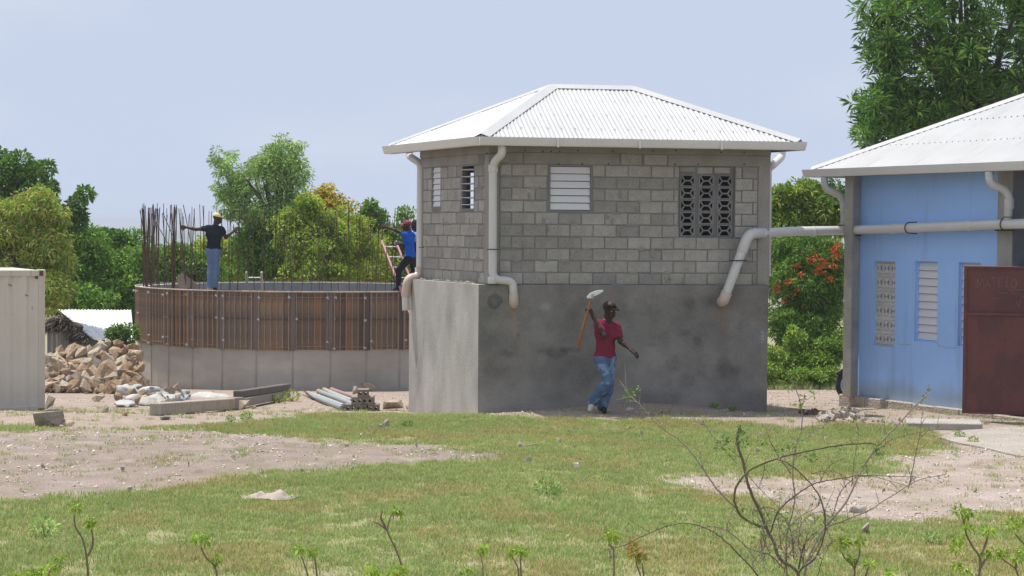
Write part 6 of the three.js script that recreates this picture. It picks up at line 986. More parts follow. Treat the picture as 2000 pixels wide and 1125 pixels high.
// ---------------------------------------------------------------- motorcycle just showing behind the corner post
{
  const g = groundAt(1655, 772), d = 37.2, c = V(at(1661, 760, d).x, 0, -d), gy = G(c.x, d), moto = thing('motorcycle', V(c.x, gy, c.z), 'dark motorcycle parked behind the grey corner post of the blue building', 'motorcycle', null, 0.25);
  const rub = mat(0.025, 0.025, 0.027, { roughness: 0.8 }), chrome = mat(0.55, 0.56, 0.58, { metalness: 0.8, roughness: 0.3 }), paint = mat(0.03, 0.012, 0.014, { roughness: 0.35 });
  for (const x of [0, 1.25]) { const w = mesh('wheel', new THREE.TorusGeometry(0.26, 0.05, 10, 28).translate(x, 0.31, 0), rub, moto); mesh('rim', new THREE.TorusGeometry(0.20, 0.014, 8, 28).translate(x, 0.31, 0), chrome, w); const sp = []; for (let i = 0; i < 12; i++) { const a = i / 12 * 6.283; sp.push(tube([V(x, 0.31, 0), V(x + 0.2 * Math.cos(a), 0.31 + 0.2 * Math.sin(a), 0)], 0.004, 4)); } mesh('spokes', merge(sp), chrome, w); }
  for (const z of [-0.07, 0.07]) mesh('fork', tube([V(0, 0.31, z), V(0.27, 0.92, z)], 0.022, 8), chrome, moto);
  mesh('handlebar', tube(smooth([V(0.30, 1.02, -0.36), V(0.24, 1.05, -0.2), V(0.26, 0.98, 0), V(0.24, 1.05, 0.2), V(0.30, 1.02, 0.36)], 12), 0.014, 8), chrome, moto);
  mesh('headlight', moved(new THREE.SphereGeometry(0.085, 16, 10), 0.16, 0.90, 0), chrome, moto); mesh('mirror', moved(chamferBox(0.03, 0.07, 0.12, 0.012), 0.18, 1.2, 0.3), chrome, moto); mesh('mirror', moved(chamferBox(0.03, 0.07, 0.12, 0.012), 0.18, 1.2, -0.3), chrome, moto); mesh('mirror_stem', merge([tube([V(0.25, 1.04, 0.24), V(0.19, 1.18, 0.3)], 0.006, 5), tube([V(0.25, 1.04, -0.24), V(0.19, 1.18, -0.3)], 0.006, 5)]), rub, moto);
  mesh('mudguard', tube(smooth([V(-0.28, 0.5, 0), V(-0.12, 0.63, 0), V(0.1, 0.64, 0), V(0.26, 0.52, 0)], 10), 0.05, 8, true), paint, moto);
  mesh('tank', moved(new THREE.SphereGeometry(1, 20, 12).scale(0.26, 0.12, 0.13), 0.52, 0.84, 0), paint, moto); mesh('seat', moved(chamferBox(0.62, 0.09, 0.22, 0.03), 0.98, 0.82, 0), rub, moto); mesh('engine', moved(chamferBox(0.34, 0.3, 0.24, 0.05), 0.6, 0.45, 0), mat(0.2, 0.2, 0.2, { roughness: 0.5 }), moto); mesh('frame', merge([tube([V(0.28, 0.9, 0), V(0.45, 0.32, 0), V(0.8, 0.3, 0), V(1.25, 0.31, 0)], 0.022, 8), tube([V(0.28, 0.88, 0), V(0.75, 0.74, 0), V(1.3, 0.72, 0)], 0.022, 8)]), rub, moto); mesh('exhaust', tube([V(0.6, 0.3, 0.13), V(0.85, 0.26, 0.16), V(1.5, 0.34, 0.17)], [0.02, 0.035, 0.045], 10), chrome, moto); mesh('stand', tube([V(0.68, 0.3, 0.1), V(0.72, 0.0, 0.24)], 0.012, 6), rub, moto);
}
// ---------------------------------------------------------------- foliage
function leaves(r, clusters, o) {                                // clusters: {c, r:[x,y,z], n}; leaf faces spread through each volume
  const pos = [], idx = [], col = [], d = V(), s = V(), n = V();
  for (const k of clusters) {
    const shade = (0.84 + 0.32 * r()) * (k.tone ?? 1), kl = k.size ?? 1;
    for (let i = 0; i < k.n; i++) {
      n.set(r() * 2 - 1, r() * 2 - 1, r() * 2 - 1); if (n.lengthSq() > 1) { i--; continue; } const q = Math.pow(n.length(), o.shell ?? 0.45) / Math.max(n.length(), 1e-4); n.multiplyScalar(q);
      const b = V(k.c.x + n.x * k.r[0], k.c.y + n.y * k.r[1], k.c.z + n.z * k.r[2]);
      d.set(n.x * o.out + (r() - 0.5) * o.mess, n.y * o.out + (r() - 0.5) * o.mess + o.up, n.z * o.out + (r() - 0.5) * o.mess).normalize();
      const L = o.len * kl * (0.6 + 0.7 * r()), w = L * o.asp * (0.8 + 0.4 * r()); s.set(r() - 0.5, r() - 0.5, r() - 0.5).cross(d).normalize();
      const m = b.clone().addScaledVector(d, L * 0.5), t = b.clone().addScaledVector(d, L).add(V(0, -L * o.droop, 0)), v = pos.length / 3, f = d.clone().cross(s).multiplyScalar(w * 0.35);
      pos.push(...b.toArray(), ...m.clone().addScaledVector(s, w / 2).add(f).toArray(), ...m.clone().addScaledVector(s, -w / 2).add(f).toArray(), ...t.toArray()); idx.push(v, v + 1, v + 3, v, v + 3, v + 2);
      const a = o.pal[Math.floor(r() * o.pal.length)], g = shade * (0.8 + 0.4 * r()); for (let j = 0; j < 4; j++) col.push(a[0] * g, a[1] * g, a[2] * g);
    }
  }
  const g = new THREE.BufferGeometry(); g.setAttribute('position', new THREE.Float32BufferAttribute(pos, 3)); g.setAttribute('color', new THREE.Float32BufferAttribute(col, 3)); g.setIndex(idx); g.computeVertexNormals(); return g;
}
const LM = leafMat(), barkM = mat(0.16, 0.125, 0.095, { map: T.wood, bumpMap: T.bumps, bumpScale: 0.02 }), barkPale = mat(0.30, 0.25, 0.19, { map: T.wood });
function limbs(r, base, fork, ends, r0) {
  const list = [tube(smooth([base, base.clone().lerp(fork, 0.5).add(V((r() - 0.5) * 0.2, 0, (r() - 0.5) * 0.2)), fork], 6), Array.from({ length: 7 }, (_, i) => lerp(r0, r0 * 0.6, i / 6)), 9)];
  for (const e of ends) { const m = fork.clone().lerp(e, 0.5).add(V((r() - 0.5) * 0.35, 0.15 * r(), (r() - 0.5) * 0.35)); list.push(tube(smooth([fork.clone().add(V(0, -0.05, 0)), m, e], 5), Array.from({ length: 6 }, (_, i) => lerp(r0 * 0.5, r0 * 0.1, i / 5)), 6)); }
  return merge(list);
}
function tree(name, label, cat, group, seed, base, fork, clusters, o, r0, bark = barkM) {
  const r = rngOf(seed), t = thing(name, base, label, cat, group);
  mesh('trunk', local(limbs(r, base, fork, clusters.filter((_, i) => i % Math.ceil(clusters.length / 26) === 0).map((k) => k.c), r0), t), bark, t);
  mesh('crown', local(leaves(r, clusters, o), t), LM, t); return t;
}
// clusters spread over ellipsoids given in photo pixels: [px, py, rx, ry, distance, clusters, leaves each, cluster size in metres]
function blobs(r, list) {
  const out = [];
  for (const [px, py, rx, ry, d, n, leavesN, size] of list) for (let i = 0; i < n; i++) {
    const a = r() * 6.283, q = Math.sqrt(r()) , s = d / F, c = at(px + Math.cos(a) * q * rx, py + Math.sin(a) * q * ry, d + (r() - 0.5) * 1.3 * rx * s * Math.sqrt(1 - q * q + 0.05)); const z = size * (0.7 + 0.6 * r());
    out.push({ c, r: [z * 0.82, z * 0.56, z * 0.82], n: Math.round(leavesN * 0.6) });
  }
  return out;
}
const gBase = (px, d) => { const p = at(px, 600, d); return V(p.x, G(p.x, d) - 0.1, -d); };
const P = {
  deep: [[0.115, 0.228, 0.045], [0.152, 0.300, 0.048], [0.216, 0.372, 0.065], [0.088, 0.168, 0.041]],
  mid: [[0.178, 0.324, 0.048], [0.254, 0.432, 0.065], [0.331, 0.528, 0.082], [0.128, 0.240, 0.048]],
  lime: [[0.406, 0.528, 0.074], [0.507, 0.600, 0.089], [0.280, 0.408, 0.065], [0.635, 0.648, 0.114]],
  feather: [[0.457, 0.504, 0.114], [0.584, 0.600, 0.146], [0.331, 0.408, 0.098], [0.711, 0.672, 0.195]],
  grey: [[0.330, 0.499, 0.169], [0.461, 0.624, 0.212], [0.628, 0.780, 0.276], [0.264, 0.406, 0.127]],
  gold: [[0.16, 0.25, 0.05], [0.20, 0.28, 0.06], [0.863, 0.600, 0.065], [1.015, 0.720, 0.098], [0.558, 0.528, 0.082], [0.761, 0.480, 0.082]],
  mango: [[0.088, 0.204, 0.036], [0.128, 0.264, 0.045], [0.071, 0.156, 0.033], [0.254, 0.408, 0.057]],
};
const wide = { len: 0.16, asp: 0.42, out: 0.8, mess: 1.2, up: 0.1, droop: 0.15 }, fine = { len: 0.12, asp: 0.2, out: 0.5, mess: 1.1, up: 0.15, droop: 0.35 }, small = { len: 0.095, asp: 0.45, out: 0.6, mess: 1.3, up: 0.1, droop: 0.1 };
{
  let r = rngOf(1001);
  // left edge: open branched tree with tufts of big leaves, feathery yellow green tree before it
  const tufts = [[10, 330, 26], [38, 318, 22], [62, 345, 24], [92, 328, 13], [48, 372, 30], [20, 395, 30], [84, 375, 20], [98, 368, 14], [66, 330, 12], [5, 362, 26], [36, 345, 20], [168, 379, 13], [150, 400, 15], [140, 412, 13], [128, 420, 12], [152, 436, 14], [158, 425, 10], [108, 420, 20], [118, 445, 22], [90, 405, 24], [60, 405, 26], [30, 425, 28], [-20, 340, 34], [-40, 390, 40], [-10, 310, 22]].map(([x, y, s]) => ({ c: at(x, y, 55 + (r() - 0.5) * 1.6), r: [s * 0.0145, s * 0.0135, s * 0.0145], n: s * 16 }));
  tree('tufted_tree', 'open dark green tree with tufts of broad leaves at the far left', 'tree', null, 11, gBase(-30, 55), at(-20, 520, 55), tufts, { ...wide, len: 0.17, pal: P.deep, shell: 0.6 }, 0.2);
  tree('feathery_tree', 'drooping yellow green feathery tree behind the container', 'tree', null, 12, gBase(60, 50), at(60, 520, 50), blobs(r, [[70, 400, 34, 26, 50, 20, 200, 0.26], [25, 425, 40, 34, 50, 26, 200, 0.28], [95, 440, 30, 36, 50, 24, 200, 0.26], [15, 490, 60, 56, 50, 54, 210, 0.32], [95, 510, 40, 60, 50, 44, 210, 0.30], [70, 570, 60, 36, 49.5, 40, 200, 0.34]]), { ...fine, len: 0.13, asp: 0.26, pal: [...P.feather, ...P.mid.slice(1, 3)], droop: 0.35, up: 0.05, mess: 1.4 }, 0.12);
  const bush = (px, d, label, seed, list, o, name = 'leafy_tree', cat = 'tree', group = null) => tree(name, label, cat, group, seed, gBase(px, d), at(px, list[0][1] + 40, d), blobs(rngOf(seed * 7), list), o, cat === 'bush' ? 0.04 : 0.1);
  bush(140, 60, 'dense green tree rising between the container and the tank', 13, [[150, 500, 52, 60, 60, 60, 210, 0.40], [130, 560, 55, 50, 59.5, 46, 210, 0.43], [160, 580, 60, 20, 58.5, 30, 200, 0.38]], { ...wide, len: 0.15, pal: P.mid });
  bush(205, 62, 'darker green leafy tree left of the tank bars, second from the container', 14, [[205, 505, 48, 50, 62, 46, 210, 0.40], [225, 560, 50, 50, 61.5, 46, 210, 0.43], [205, 582, 60, 18, 60.5, 30, 190, 0.38]], { ...wide, len: 0.15, pal: P.deep });
  bush(262, 61, 'bright green leafy tree right against the left side of the tank', 15, [[255, 490, 26, 34, 62, 26, 200, 0.38], [258, 535, 40, 46, 61, 44, 200, 0.40], [250, 575, 34, 24, 60, 30, 200, 0.38]], { ...small, len: 0.13, pal: P.mid });
  bush(340, 60, 'low green scrub behind the bars at the left of the tank', 16, [[300, 525, 50, 40, 60, 36, 190, 0.36], [350, 520, 40, 34, 60, 34, 190, 0.36], [350, 500, 16, 16, 60, 8, 160, 0.28], [395, 535, 40, 36, 60, 34, 190, 0.36]], { ...small, len: 0.13, pal: P.mid }, 'scrub', 'bush');
  bush(412, 66, 'yellowish green scrub seen between the legs of the bars', 17, [[420, 500, 26, 36, 66, 24, 180, 0.4], [450, 520, 34, 40, 66, 34, 180, 0.4], [382, 490, 14, 12, 66, 6, 150, 0.3], [520, 535, 40, 30, 66, 26, 170, 0.4]], { ...small, pal: P.lime, len: 0.14 }, 'scrub', 'bush');
  bush(240, 46, 'small dark green shrub on top of the stone heap before the white roof', 18, [[240, 650, 22, 13, 46.0, 14, 170, 0.17], [228, 656, 14, 8, 45.8, 6, 130, 0.15]], { ...small, len: 0.10, pal: P.deep }, 'shrub', 'bush');
  // acacia with fine grey green leaves
  { const f = at(545, 470, 58), cl = blobs(rngOf(71), [[548, 300, 36, 40, 58, 24, 170, 0.26], [505, 345, 46, 34, 58, 30, 170, 0.27], [450, 325, 38, 30, 58, 13, 120, 0.20], [440, 362, 34, 20, 58, 11, 120, 0.20], [560, 355, 36, 50, 58, 34, 210, 0.34], [475, 395, 44, 34, 58, 30, 210, 0.30], [530, 415, 50, 40, 58, 36, 210, 0.36], [425, 310, 12, 18, 58, 5, 110, 0.2], [585, 300, 10, 30, 58, 6, 110, 0.2]]);
    tree('acacia_tree', 'airy grey green acacia rising above the bars behind the tank', 'tree', null, 21, gBase(590, 58), f, cl, { ...fine, len: 0.13, pal: P.grey, shell: 0.8 }, 0.14); }
  bush(640, 61, 'green tree with golden yellow top behind the middle of the tank', 22, [[640, 385, 20, 20, 61, 14, 170, 0.26], [655, 420, 40, 34, 61, 36, 200, 0.34]], { ...small, pal: P.gold, len: 0.11 }, 'flowering_tree');
  bush(600, 57, 'broad bright green bush filling the middle behind the bars', 23, [[600, 415, 26, 30, 57, 22, 200, 0.28], [575, 455, 36, 44, 57, 36, 200, 0.30], [628, 440, 26, 26, 57, 18, 200, 0.26], [655, 480, 34, 44, 57, 36, 200, 0.30], [612, 490, 40, 40, 56.6, 36, 200, 0.30], [620, 535, 64, 24, 56.5, 36, 190, 0.30]], { ...small, pal: [...P.mid.slice(1), ...P.lime, ...P.lime], len: 0.12 });
  bush(515, 58.5, 'shaded dark green bush under the acacia behind the bars', 24, [[500, 480, 42, 44, 58.5, 40, 200, 0.34], [530, 520, 60, 34, 58, 44, 190, 0.34], [575, 500, 30, 44, 58, 18, 170, 0.3]], { ...small, pal: P.mid, len: 0.13 });
  bush(690, 58, 'yellow green bush behind the bars right of the middle', 25, [[690, 465, 34, 40, 58, 36, 200, 0.32], [720, 500, 44, 44, 58, 44, 200, 0.34], [690, 535, 60, 24, 57.5, 32, 190, 0.32], [668, 430, 20, 22, 58, 10, 170, 0.24]], { ...fine, pal: P.lime, len: 0.13, up: 0.3 });
  bush(725, 59, 'slim sapling with clumped leaves rising beside the blue shirted person', 26, [[722, 410, 13, 16, 59, 8, 150, 0.2], [714, 432, 16, 16, 59, 8, 150, 0.22], [735, 450, 18, 16, 59, 8, 150, 0.22], [748, 428, 8, 10, 59, 4, 120, 0.16]], { ...wide, pal: P.mid, len: 0.14 }, 'sapling');
  bush(775, 60, 'green bush behind the climbing people', 27, [[770, 480, 36, 36, 60, 32, 200, 0.34], [790, 420, 10, 10, 60, 4, 120, 0.2], [800, 520, 50, 44, 60, 40, 190, 0.36], [750, 530, 40, 26, 59, 24, 190, 0.32], [860, 480, 60, 50, 61, 30, 150, 0.4]], { ...small, pal: P.mid, len: 0.13 });
  // far belt of trees that closes the view behind the scrub
  const rr = rngOf(88); for (let i = 0; i < 11; i++) { const px = [-60, 60, 175, 290, 380, 470, 580, 690, 800, 920, 1560][i], d = 95 + rr() * 40, y = 478 + rr() * 14 + (px < 420 && px > 150 ? 14 : 0); tree('distant_tree', ['hazy distant tree low on the horizon behind the scrub', 'hazy distant tree on the skyline'][0], 'tree', 'distant trees behind the scrub', 500 + i, gBase(px, d), at(px, y + 20, d), blobs(rngOf(900 + i), [[px, y + 16, 70, 22, d, 30, 90, 0.7], [px + 20, y + 40, 80, 20, d - 2, 26, 90, 0.8]]), { ...wide, len: 0.34, pal: P.deep }, 0.2); }
  // right gap
  bush(1560, 46, 'bushy light green tree showing above the white pipe between the buildings', 31, [[1575, 385, 40, 26, 46, 44, 190, 0.24], [1530, 405, 26, 36, 46, 34, 190, 0.24], [1600, 415, 50, 36, 46, 50, 190, 0.26], [1560, 440, 60, 30, 46, 44, 190, 0.26], [1640, 420, 30, 40, 46, 30, 190, 0.26], [1470, 440, 40, 40, 46, 24, 170, 0.28]], { ...wide, len: 0.115, pal: [...P.lime, ...P.mid, [0.26, 0.3, 0.12]] });
  const flam = bush(1585, 44, 'flame tree with fern like leaves and orange red flowers between the buildings', 32, [[1575, 500, 70, 40, 44, 70, 230, 0.26], [1550, 560, 54, 50, 43.5, 60, 230, 0.26], [1620, 560, 40, 60, 43.8, 54, 230, 0.26], [1570, 625, 70, 40, 43.3, 60, 210, 0.24], [1590, 670, 60, 30, 43.1, 34, 190, 0.22], [1500, 520, 30, 60, 44, 30, 200, 0.28]], { ...fine, len: 0.11, pal: [...P.mid, ...P.deep], up: 0.05, droop: 0.3 }, 'flame_tree');
  const fr = rngOf(54), fl = [[1523, 558, 8], [1535, 552, 6], [1600, 512, 7], [1560, 520, 5], [1585, 508, 6], [1612, 520, 6], [1630, 500, 7], [1640, 484, 8], [1598, 528, 5], [1574, 600, 5], [1548, 545, 5], [1622, 490, 6], [1516, 568, 5], [1568, 534, 4], [1606, 536, 4], [1632, 520, 5], [1580, 612, 4], [1545, 575, 4], [1555, 562, 3], [1590, 500, 4], [1620, 545, 4], [1530, 590, 3]].flatMap(([x, y, s]) => [0, 1, 2].map(() => ({ c: at(x + (fr() - 0.5) * s * 2.4, y + (fr() - 0.5) * s * 1.8, 43.0 + 0.4 * fr()), r: [s * 0.0075, s * 0.006, s * 0.0075], n: Math.round(s * 2.2) }))); mesh('flowers', local(leaves(fr, fl, { ...wide, len: 0.06, asp: 0.7, pal: [[0.55, 0.08, 0.02], [0.62, 0.15, 0.03], [0.48, 0.04, 0.03], [0.58, 0.24, 0.05]] }), flam), LM, flam);
  bush(1540, 42, 'pale green low bush at the left of the path gap', 33, [[1518, 700, 26, 24, 42, 22, 160, 0.17], [1556, 668, 16, 30, 42.2, 16, 160, 0.16], [1500, 728, 30, 14, 41.6, 18, 150, 0.15], [1460, 710, 30, 30, 42, 18, 160, 0.2]], { ...small, len: 0.075, pal: [...P.lime, ...P.mid, ...P.deep.slice(1, 3)] }, 'bush', 'bush');
  bush(1600, 42, 'rounded darker bush beside the blue building corner', 34, [[1590, 712, 40, 20, 42, 34, 170, 0.16], [1620, 690, 30, 30, 42.2, 26, 170, 0.17], [1595, 732, 54, 10, 41.5, 26, 150, 0.14], [1645, 680, 16, 40, 42.4, 14, 160, 0.18]], { ...small, len: 0.075, pal: [...P.mid, ...P.deep, ...P.lime.slice(0, 2)] }, 'bush', 'bush');
  // grass verge before the bushes
  { const list = [], q = rngOf(61); for (let i = 0; i < 1500; i++) { const p = groundAt(1490 + q() * 170, 744 + q() * 14 * (0.5 + noise3(i * 0.01, 2, 3))); list.push(p); } const im = new THREE.InstancedMesh(bladePatch(91, 14, 0.12, 0.06, 0.2, 0.006), LM, list.length), o = new THREE.Object3D(); list.forEach((p, i) => { o.position.copy(p); o.rotation.y = q() * 6; o.scale.setScalar(0.5 + 0.6 * q()); o.updateMatrix(); im.setMatrixAt(i, o.matrix); }); im.name = 'verge_grass'; im.castShadow = im.receiveShadow = true; scene.add(im); tag(im, 'strip of longer grass under the bushes beyond the path', 'grass', null, 'stuff'); }
  // large mango like tree above the blue roof: rosettes of long leaves
  {
    const q = rngOf(45), list = [[1720, 30, 44, 50, 16], [1790, 20, 60, 46, 20], [1870, 30, 60, 50, 20], [1960, 30, 60, 50, 20], [1715, 95, 34, 30, 10], [1745, 120, 44, 40, 14], [1800, 95, 50, 40, 14], [1870, 110, 54, 46, 18], [1960, 120, 60, 50, 20], [1760, 175, 46, 34, 16], [1835, 165, 50, 36, 16], [1910, 175, 54, 40, 18], [1985, 190, 50, 40, 16], [1700, 205, 34, 26, 12], [1755, 225, 46, 30, 16], [1820, 220, 40, 26, 10], [1700, 262, 30, 22, 8], [1735, 255, 44, 26, 12], [1780, 260, 40, 20, 10], [2060, 60, 70, 110, 36], [2060, 180, 60, 60, 18], [1800, -60, 110, 50, 30], [1950, -70, 130, 60, 36], [1890, 250, 60, 24, 12], [1640, 372, 14, 14, 3]], cl = [];
    for (const [px, py, rx, ry, n] of list) for (let i = 0; i < n * 1.35; i++) { const a = q() * 6.283, k = Math.sqrt(q()), s = 0.14 + 0.08 * q(); cl.push({ c: at(px + Math.cos(a) * k * rx, py + Math.sin(a) * k * ry, 44 + (q() - 0.5) * 2.6), r: [s, s * 0.8, s], n: 30 + Math.floor(34 * q()), tone: 0.6 + 0.9 * q(), size: 0.65 + 0.6 * q() }); }
    tree('mango_tree', 'big dark green tree with long glossy leaves rising behind the blue building roof', 'tree', null, 41, gBase(1905, 44), at(1900, 300, 44), cl, { len: 0.26, asp: 0.17, out: 1.4, mess: 0.8, up: 0.25, droop: 0.18, pal: P.mango, shell: 1.4 }, 0.24);
  }
}
// ---------------------------------------------------------------- weeds at the foot of the base
{
  const r = rngOf(131), weed = (x, y, s, label, pal = P.mid) => { const p = groundAt(x, y); const t = thing('weed', p, label, 'weed'); const st = []; for (let i = 0; i < 6; i++) st.push(tube([V(0, -0.01, 0), V((r() - 0.5) * s, s * (0.4 + 0.4 * r()), (r() - 0.5) * s * 0.6)], [0.005, 0.002], 4)); mesh('stems', merge(st), mat(0.12, 0.13, 0.05), t); mesh('leaves', leaves(r, [{ c: V(0, s * 0.42, 0), r: [s * 0.6, s * 0.42, s * 0.45], n: 130 }], { len: s * 0.34, asp: 0.3, out: 0.6, mess: 1, up: 0.5, droop: 0.2, pal }), LM, t); };
  weed(1084, 788, 0.24, 'dark weed growing where the base meets the mound'); weed(1000, 798, 0.10, 'low weed at the foot of the base left of the walker'); weed(1020, 795, 0.09, 'second low weed left of the walker'); weed(1044, 792, 0.1, 'third low weed nearer the walker'); weed(1122, 787, 0.1, 'small weed just behind the walking person'); weed(1215, 781, 0.12, 'small dark weed right of the walking person'); weed(1275, 783, 0.13, 'dark weed along the base right of the walker'); weed(1320, 788, 0.09, 'low weed in the shade of the base'); weed(1395, 798, 0.12, 'weed in the shade near the right of the base'); weed(1430, 804, 0.1, 'last weed near the right corner of the base'); weed(824, 799, 0.26, 'leafy weed at the left corner of the base', P.lime); weed(812, 796, 0.16, 'small weed beside the boulder at the base corner', P.lime); weed(545, 788, 0.2, 'green weed at the end of the beams', P.lime); weed(570, 784, 0.24, 'taller weed beyond the end of the beams', P.lime); weed(238, 664, 0.2, 'tuft on the stone heap', P.mid);
  weed(1900, 868, 0.12, 'weed in the crack of the pavement', P.lime); weed(1875, 858, 0.12, 'weed at the pavement edge', P.mid); weed(1820, 1064, 0.13, 'grey dry weed in the lower right grass', P.grey); weed(450, 826, 0.12, 'thin weed in the grass strip'); weed(482, 822, 0.14, 'thin second weed in the grass strip'); weed(795, 837, 0.12, 'thin weed in the strip before the base'); weed(1068, 965, 0.2, 'straggly weed in the middle of the lawn', P.grey); weed(1085, 972, 0.16, 'small straggly weed right of the other on the lawn', P.grey); weed(88, 1050, 0.2, 'thin dark weed at the lower left', P.grey);
}
// ---------------------------------------------------------------- foreground seedlings with fresh green leaf tufts
{
  const r = rngOf(151), stemM = mat(0.26, 0.19, 0.13, { map: T.wood, roughness: 0.8 }), tuftPal = [[0.34, 0.52, 0.06], [0.42, 0.58, 0.08], [0.24, 0.42, 0.05], [0.50, 0.58, 0.10]];
  function seedling(label, d, stems, tufts, thick = 0.007, pal = tuftPal) {          // stems: pixel polylines; tufts: [x, y, pixel size]
    const s0 = stems[0], f0 = at(s0[0][0], s0[0][1], d), base = V(f0.x, G(f0.x, d), -d), t = thing('seedling', base, label, 'seedling');
    stems.forEach((st, k) => { const pts = st.map(([x, y], i) => at(x, y, d + (k ? 0.05 * (k % 2 ? 1 : -1) * i / st.length : 0.02 * i))); if (k === 0) pts.unshift(base.clone().add(V(0, -0.02, 0))); const n = pts.length * 4, sp = smooth(pts, n); mesh('stem', local(tube(sp, sp.map((_, i) => lerp(thick, thick * 0.55, i / n)), 7), t), stemM, t); });
    mesh('leaves', local(leaves(r, tufts.map(([x, y, s]) => ({ c: at(x, y, d + 0.02), r: [s * d / F * 0.4, s * d / F * 0.28, s * d / F * 0.4], n: Math.round(18 + s * 1.6) })), { len: 0.042, asp: 0.38, out: 1.0, mess: 0.9, up: 0.15, droop: 0.35, pal, shell: 1 }), t), LM, t);
  }
  seedling('forked seedling at the lower left with two leaf tufts', 15.6, [[[172, 1125], [168, 1080], [160, 1050], [147, 1028], [146, 1000], [148, 988]], [[172, 1085], [181, 1065], [180, 1040], [173, 1018]]], [[148, 990, 24], [174, 1018, 18], [180, 1024, 10]], 0.010);
  seedling('bent seedling with drooping tuft left of the middle', 15.4, [[[424, 1125], [418, 1105], [402, 1088], [393, 1068], [390, 1050]], [[420, 1108], [424, 1092]]], [[388, 1050, 22], [400, 1056, 16], [423, 1090, 16]], 0.010);
  seedling('seedling with a bare fork in the lower middle', 15.4, [[[787, 1125], [783, 1100], [772, 1070], [757, 1036], [762, 1012], [768, 1000]], [[757, 1036], [742, 1024], [728, 1018]], [[753, 1030], [744, 1010], [747, 998]]], [[770, 998, 14], [780, 1004, 8]], 0.010);
  seedling('short pair of twigs with yellow tips at the bottom left of the middle', 15.2, [[[602, 1130], [592, 1095], [585, 1076]], [[620, 1130], [616, 1100], [612, 1080]]], [[583, 1072, 14], [612, 1078, 14]], 0.008);
  seedling('small leaf topped sprout at the bottom centre left', 15.2, [[[726, 1140], [724, 1118]]], [[724, 1114, 24], [735, 1120, 12]]); seedling('bright low sprout at the bottom beside the bare forked seedling', 15.2, [[[776, 1140], [774, 1122]]], [[774, 1117, 26], [790, 1112, 16], [760, 1122, 12]]);
  seedling('yellow green sprout near the bottom centre', 15.3, [[[944, 1130], [942, 1100], [938, 1080]]], [[938, 1076, 14], [944, 1070, 8]], 0.006); seedling('broad topped seedling with three stems near the bottom centre', 15.3, [[[1014, 1130], [1010, 1105], [998, 1084]], [[1018, 1130], [1017, 1100], [1016, 1084]]], [[996, 1078, 18], [1012, 1074, 22], [1025, 1078, 16]], 0.008);
  seedling('low bright sprout at the bottom left of centre', 15.2, [[[910, 1142], [908, 1124]]], [[908, 1119, 24]]); seedling('upright stem with a yellow green tuft left of the thorn bush', 15.0, [[[1199, 1125], [1199, 1090], [1198, 1068]], [[1199, 1072], [1188, 1062]]], [[1197, 1042, 26], [1194, 1052, 18]], 0.009); seedling('orange tinted seedling left of the thorn bush', 15.0, [[[1252, 1130], [1244, 1104], [1240, 1080]], [[1258, 1130], [1254, 1100]]], [[1240, 1078, 26], [1254, 1090, 16], [1236, 1064, 14]], 0.008, [[0.40, 0.34, 0.05], [0.30, 0.36, 0.06], [0.5, 0.3, 0.05]]);
  seedling('leafy seedling with reddish fork right of the thorn bush', 15.0, [[[1669, 1130], [1668, 1108], [1650, 1090], [1640, 1068]], [[1669, 1110], [1678, 1085], [1680, 1062]], [[1690, 1128], [1696, 1108]]], [[1638, 1062, 28], [1652, 1058, 18], [1698, 1100, 20], [1664, 1092, 14], [1680, 1060, 10]], 0.009);
  seedling('tall branching seedling near the right edge with several tufts', 14.9, [[[1912, 1130], [1914, 1090], [1900, 1068], [1888, 1045], [1882, 1018], [1876, 1000]], [[1916, 1082], [1926, 1060], [1930, 1035]], [[1914, 1110], [1930, 1084]]], [[1874, 997, 26], [1888, 1002, 18], [1930, 1034, 24], [1872, 1052, 24], [1866, 1072, 18], [1890, 1030, 12], [1926, 1080, 14]], 0.011);
  seedling('small seedling tilting at the right edge', 14.9, [[[1990, 1135], [1984, 1112], [1962, 1095], [1946, 1080]], [[1984, 1114], [1986, 1090]]], [[1944, 1078, 24], [1958, 1082, 18], [1986, 1088, 22], [1996, 1076, 18]], 0.009); seedling('leaf tuft on a slanting stem at the far right edge', 15.0, [[[2020, 1090], [2000, 1062], [1984, 1044], [1978, 1028]]], [[1976, 1026, 30], [1992, 1020, 16]], 0.009);
  seedling('low bright plant at the bottom right', 15.0, [[[1888, 1140], [1884, 1120]]], [[1882, 1112, 22], [1868, 1106, 16], [1740, 1118, 16]], 0.007); seedling('low leafy clump in the bottom left corner', 15.2, [[[100, 1140], [96, 1118], [118, 1098]]], [[92, 1112, 30], [74, 1118, 24], [112, 1104, 20], [116, 1090, 12], [60, 1122, 18]], 0.008); seedling('second low clump at the bottom left corner', 15.4, [[[24, 1150], [22, 1128]]], [[20, 1128, 26], [36, 1126, 20]], 0.008);
  // shrub just outside the frame, whose shade falls into the lower left corner
  const p = V(-5.55, G(-5.55, 17.2), -17.2), cl = []; for (let i = 0; i < 22; i++) cl.push({ c: p.clone().add(V((r() - 0.5) * 0.9 - 0.15, 0.3 + r() * 0.55, (r() - 0.5) * 0.5)), r: [0.2, 0.16, 0.2], n: 150 });
  tree('roadside_shrub', 'leafy shrub at the lower left edge shading the grass', 'shrub', null, 95, p, p.clone().add(V(0, 0.4, 0)), cl, { ...small, len: 0.08, pal: P.mid }, 0.04);
}
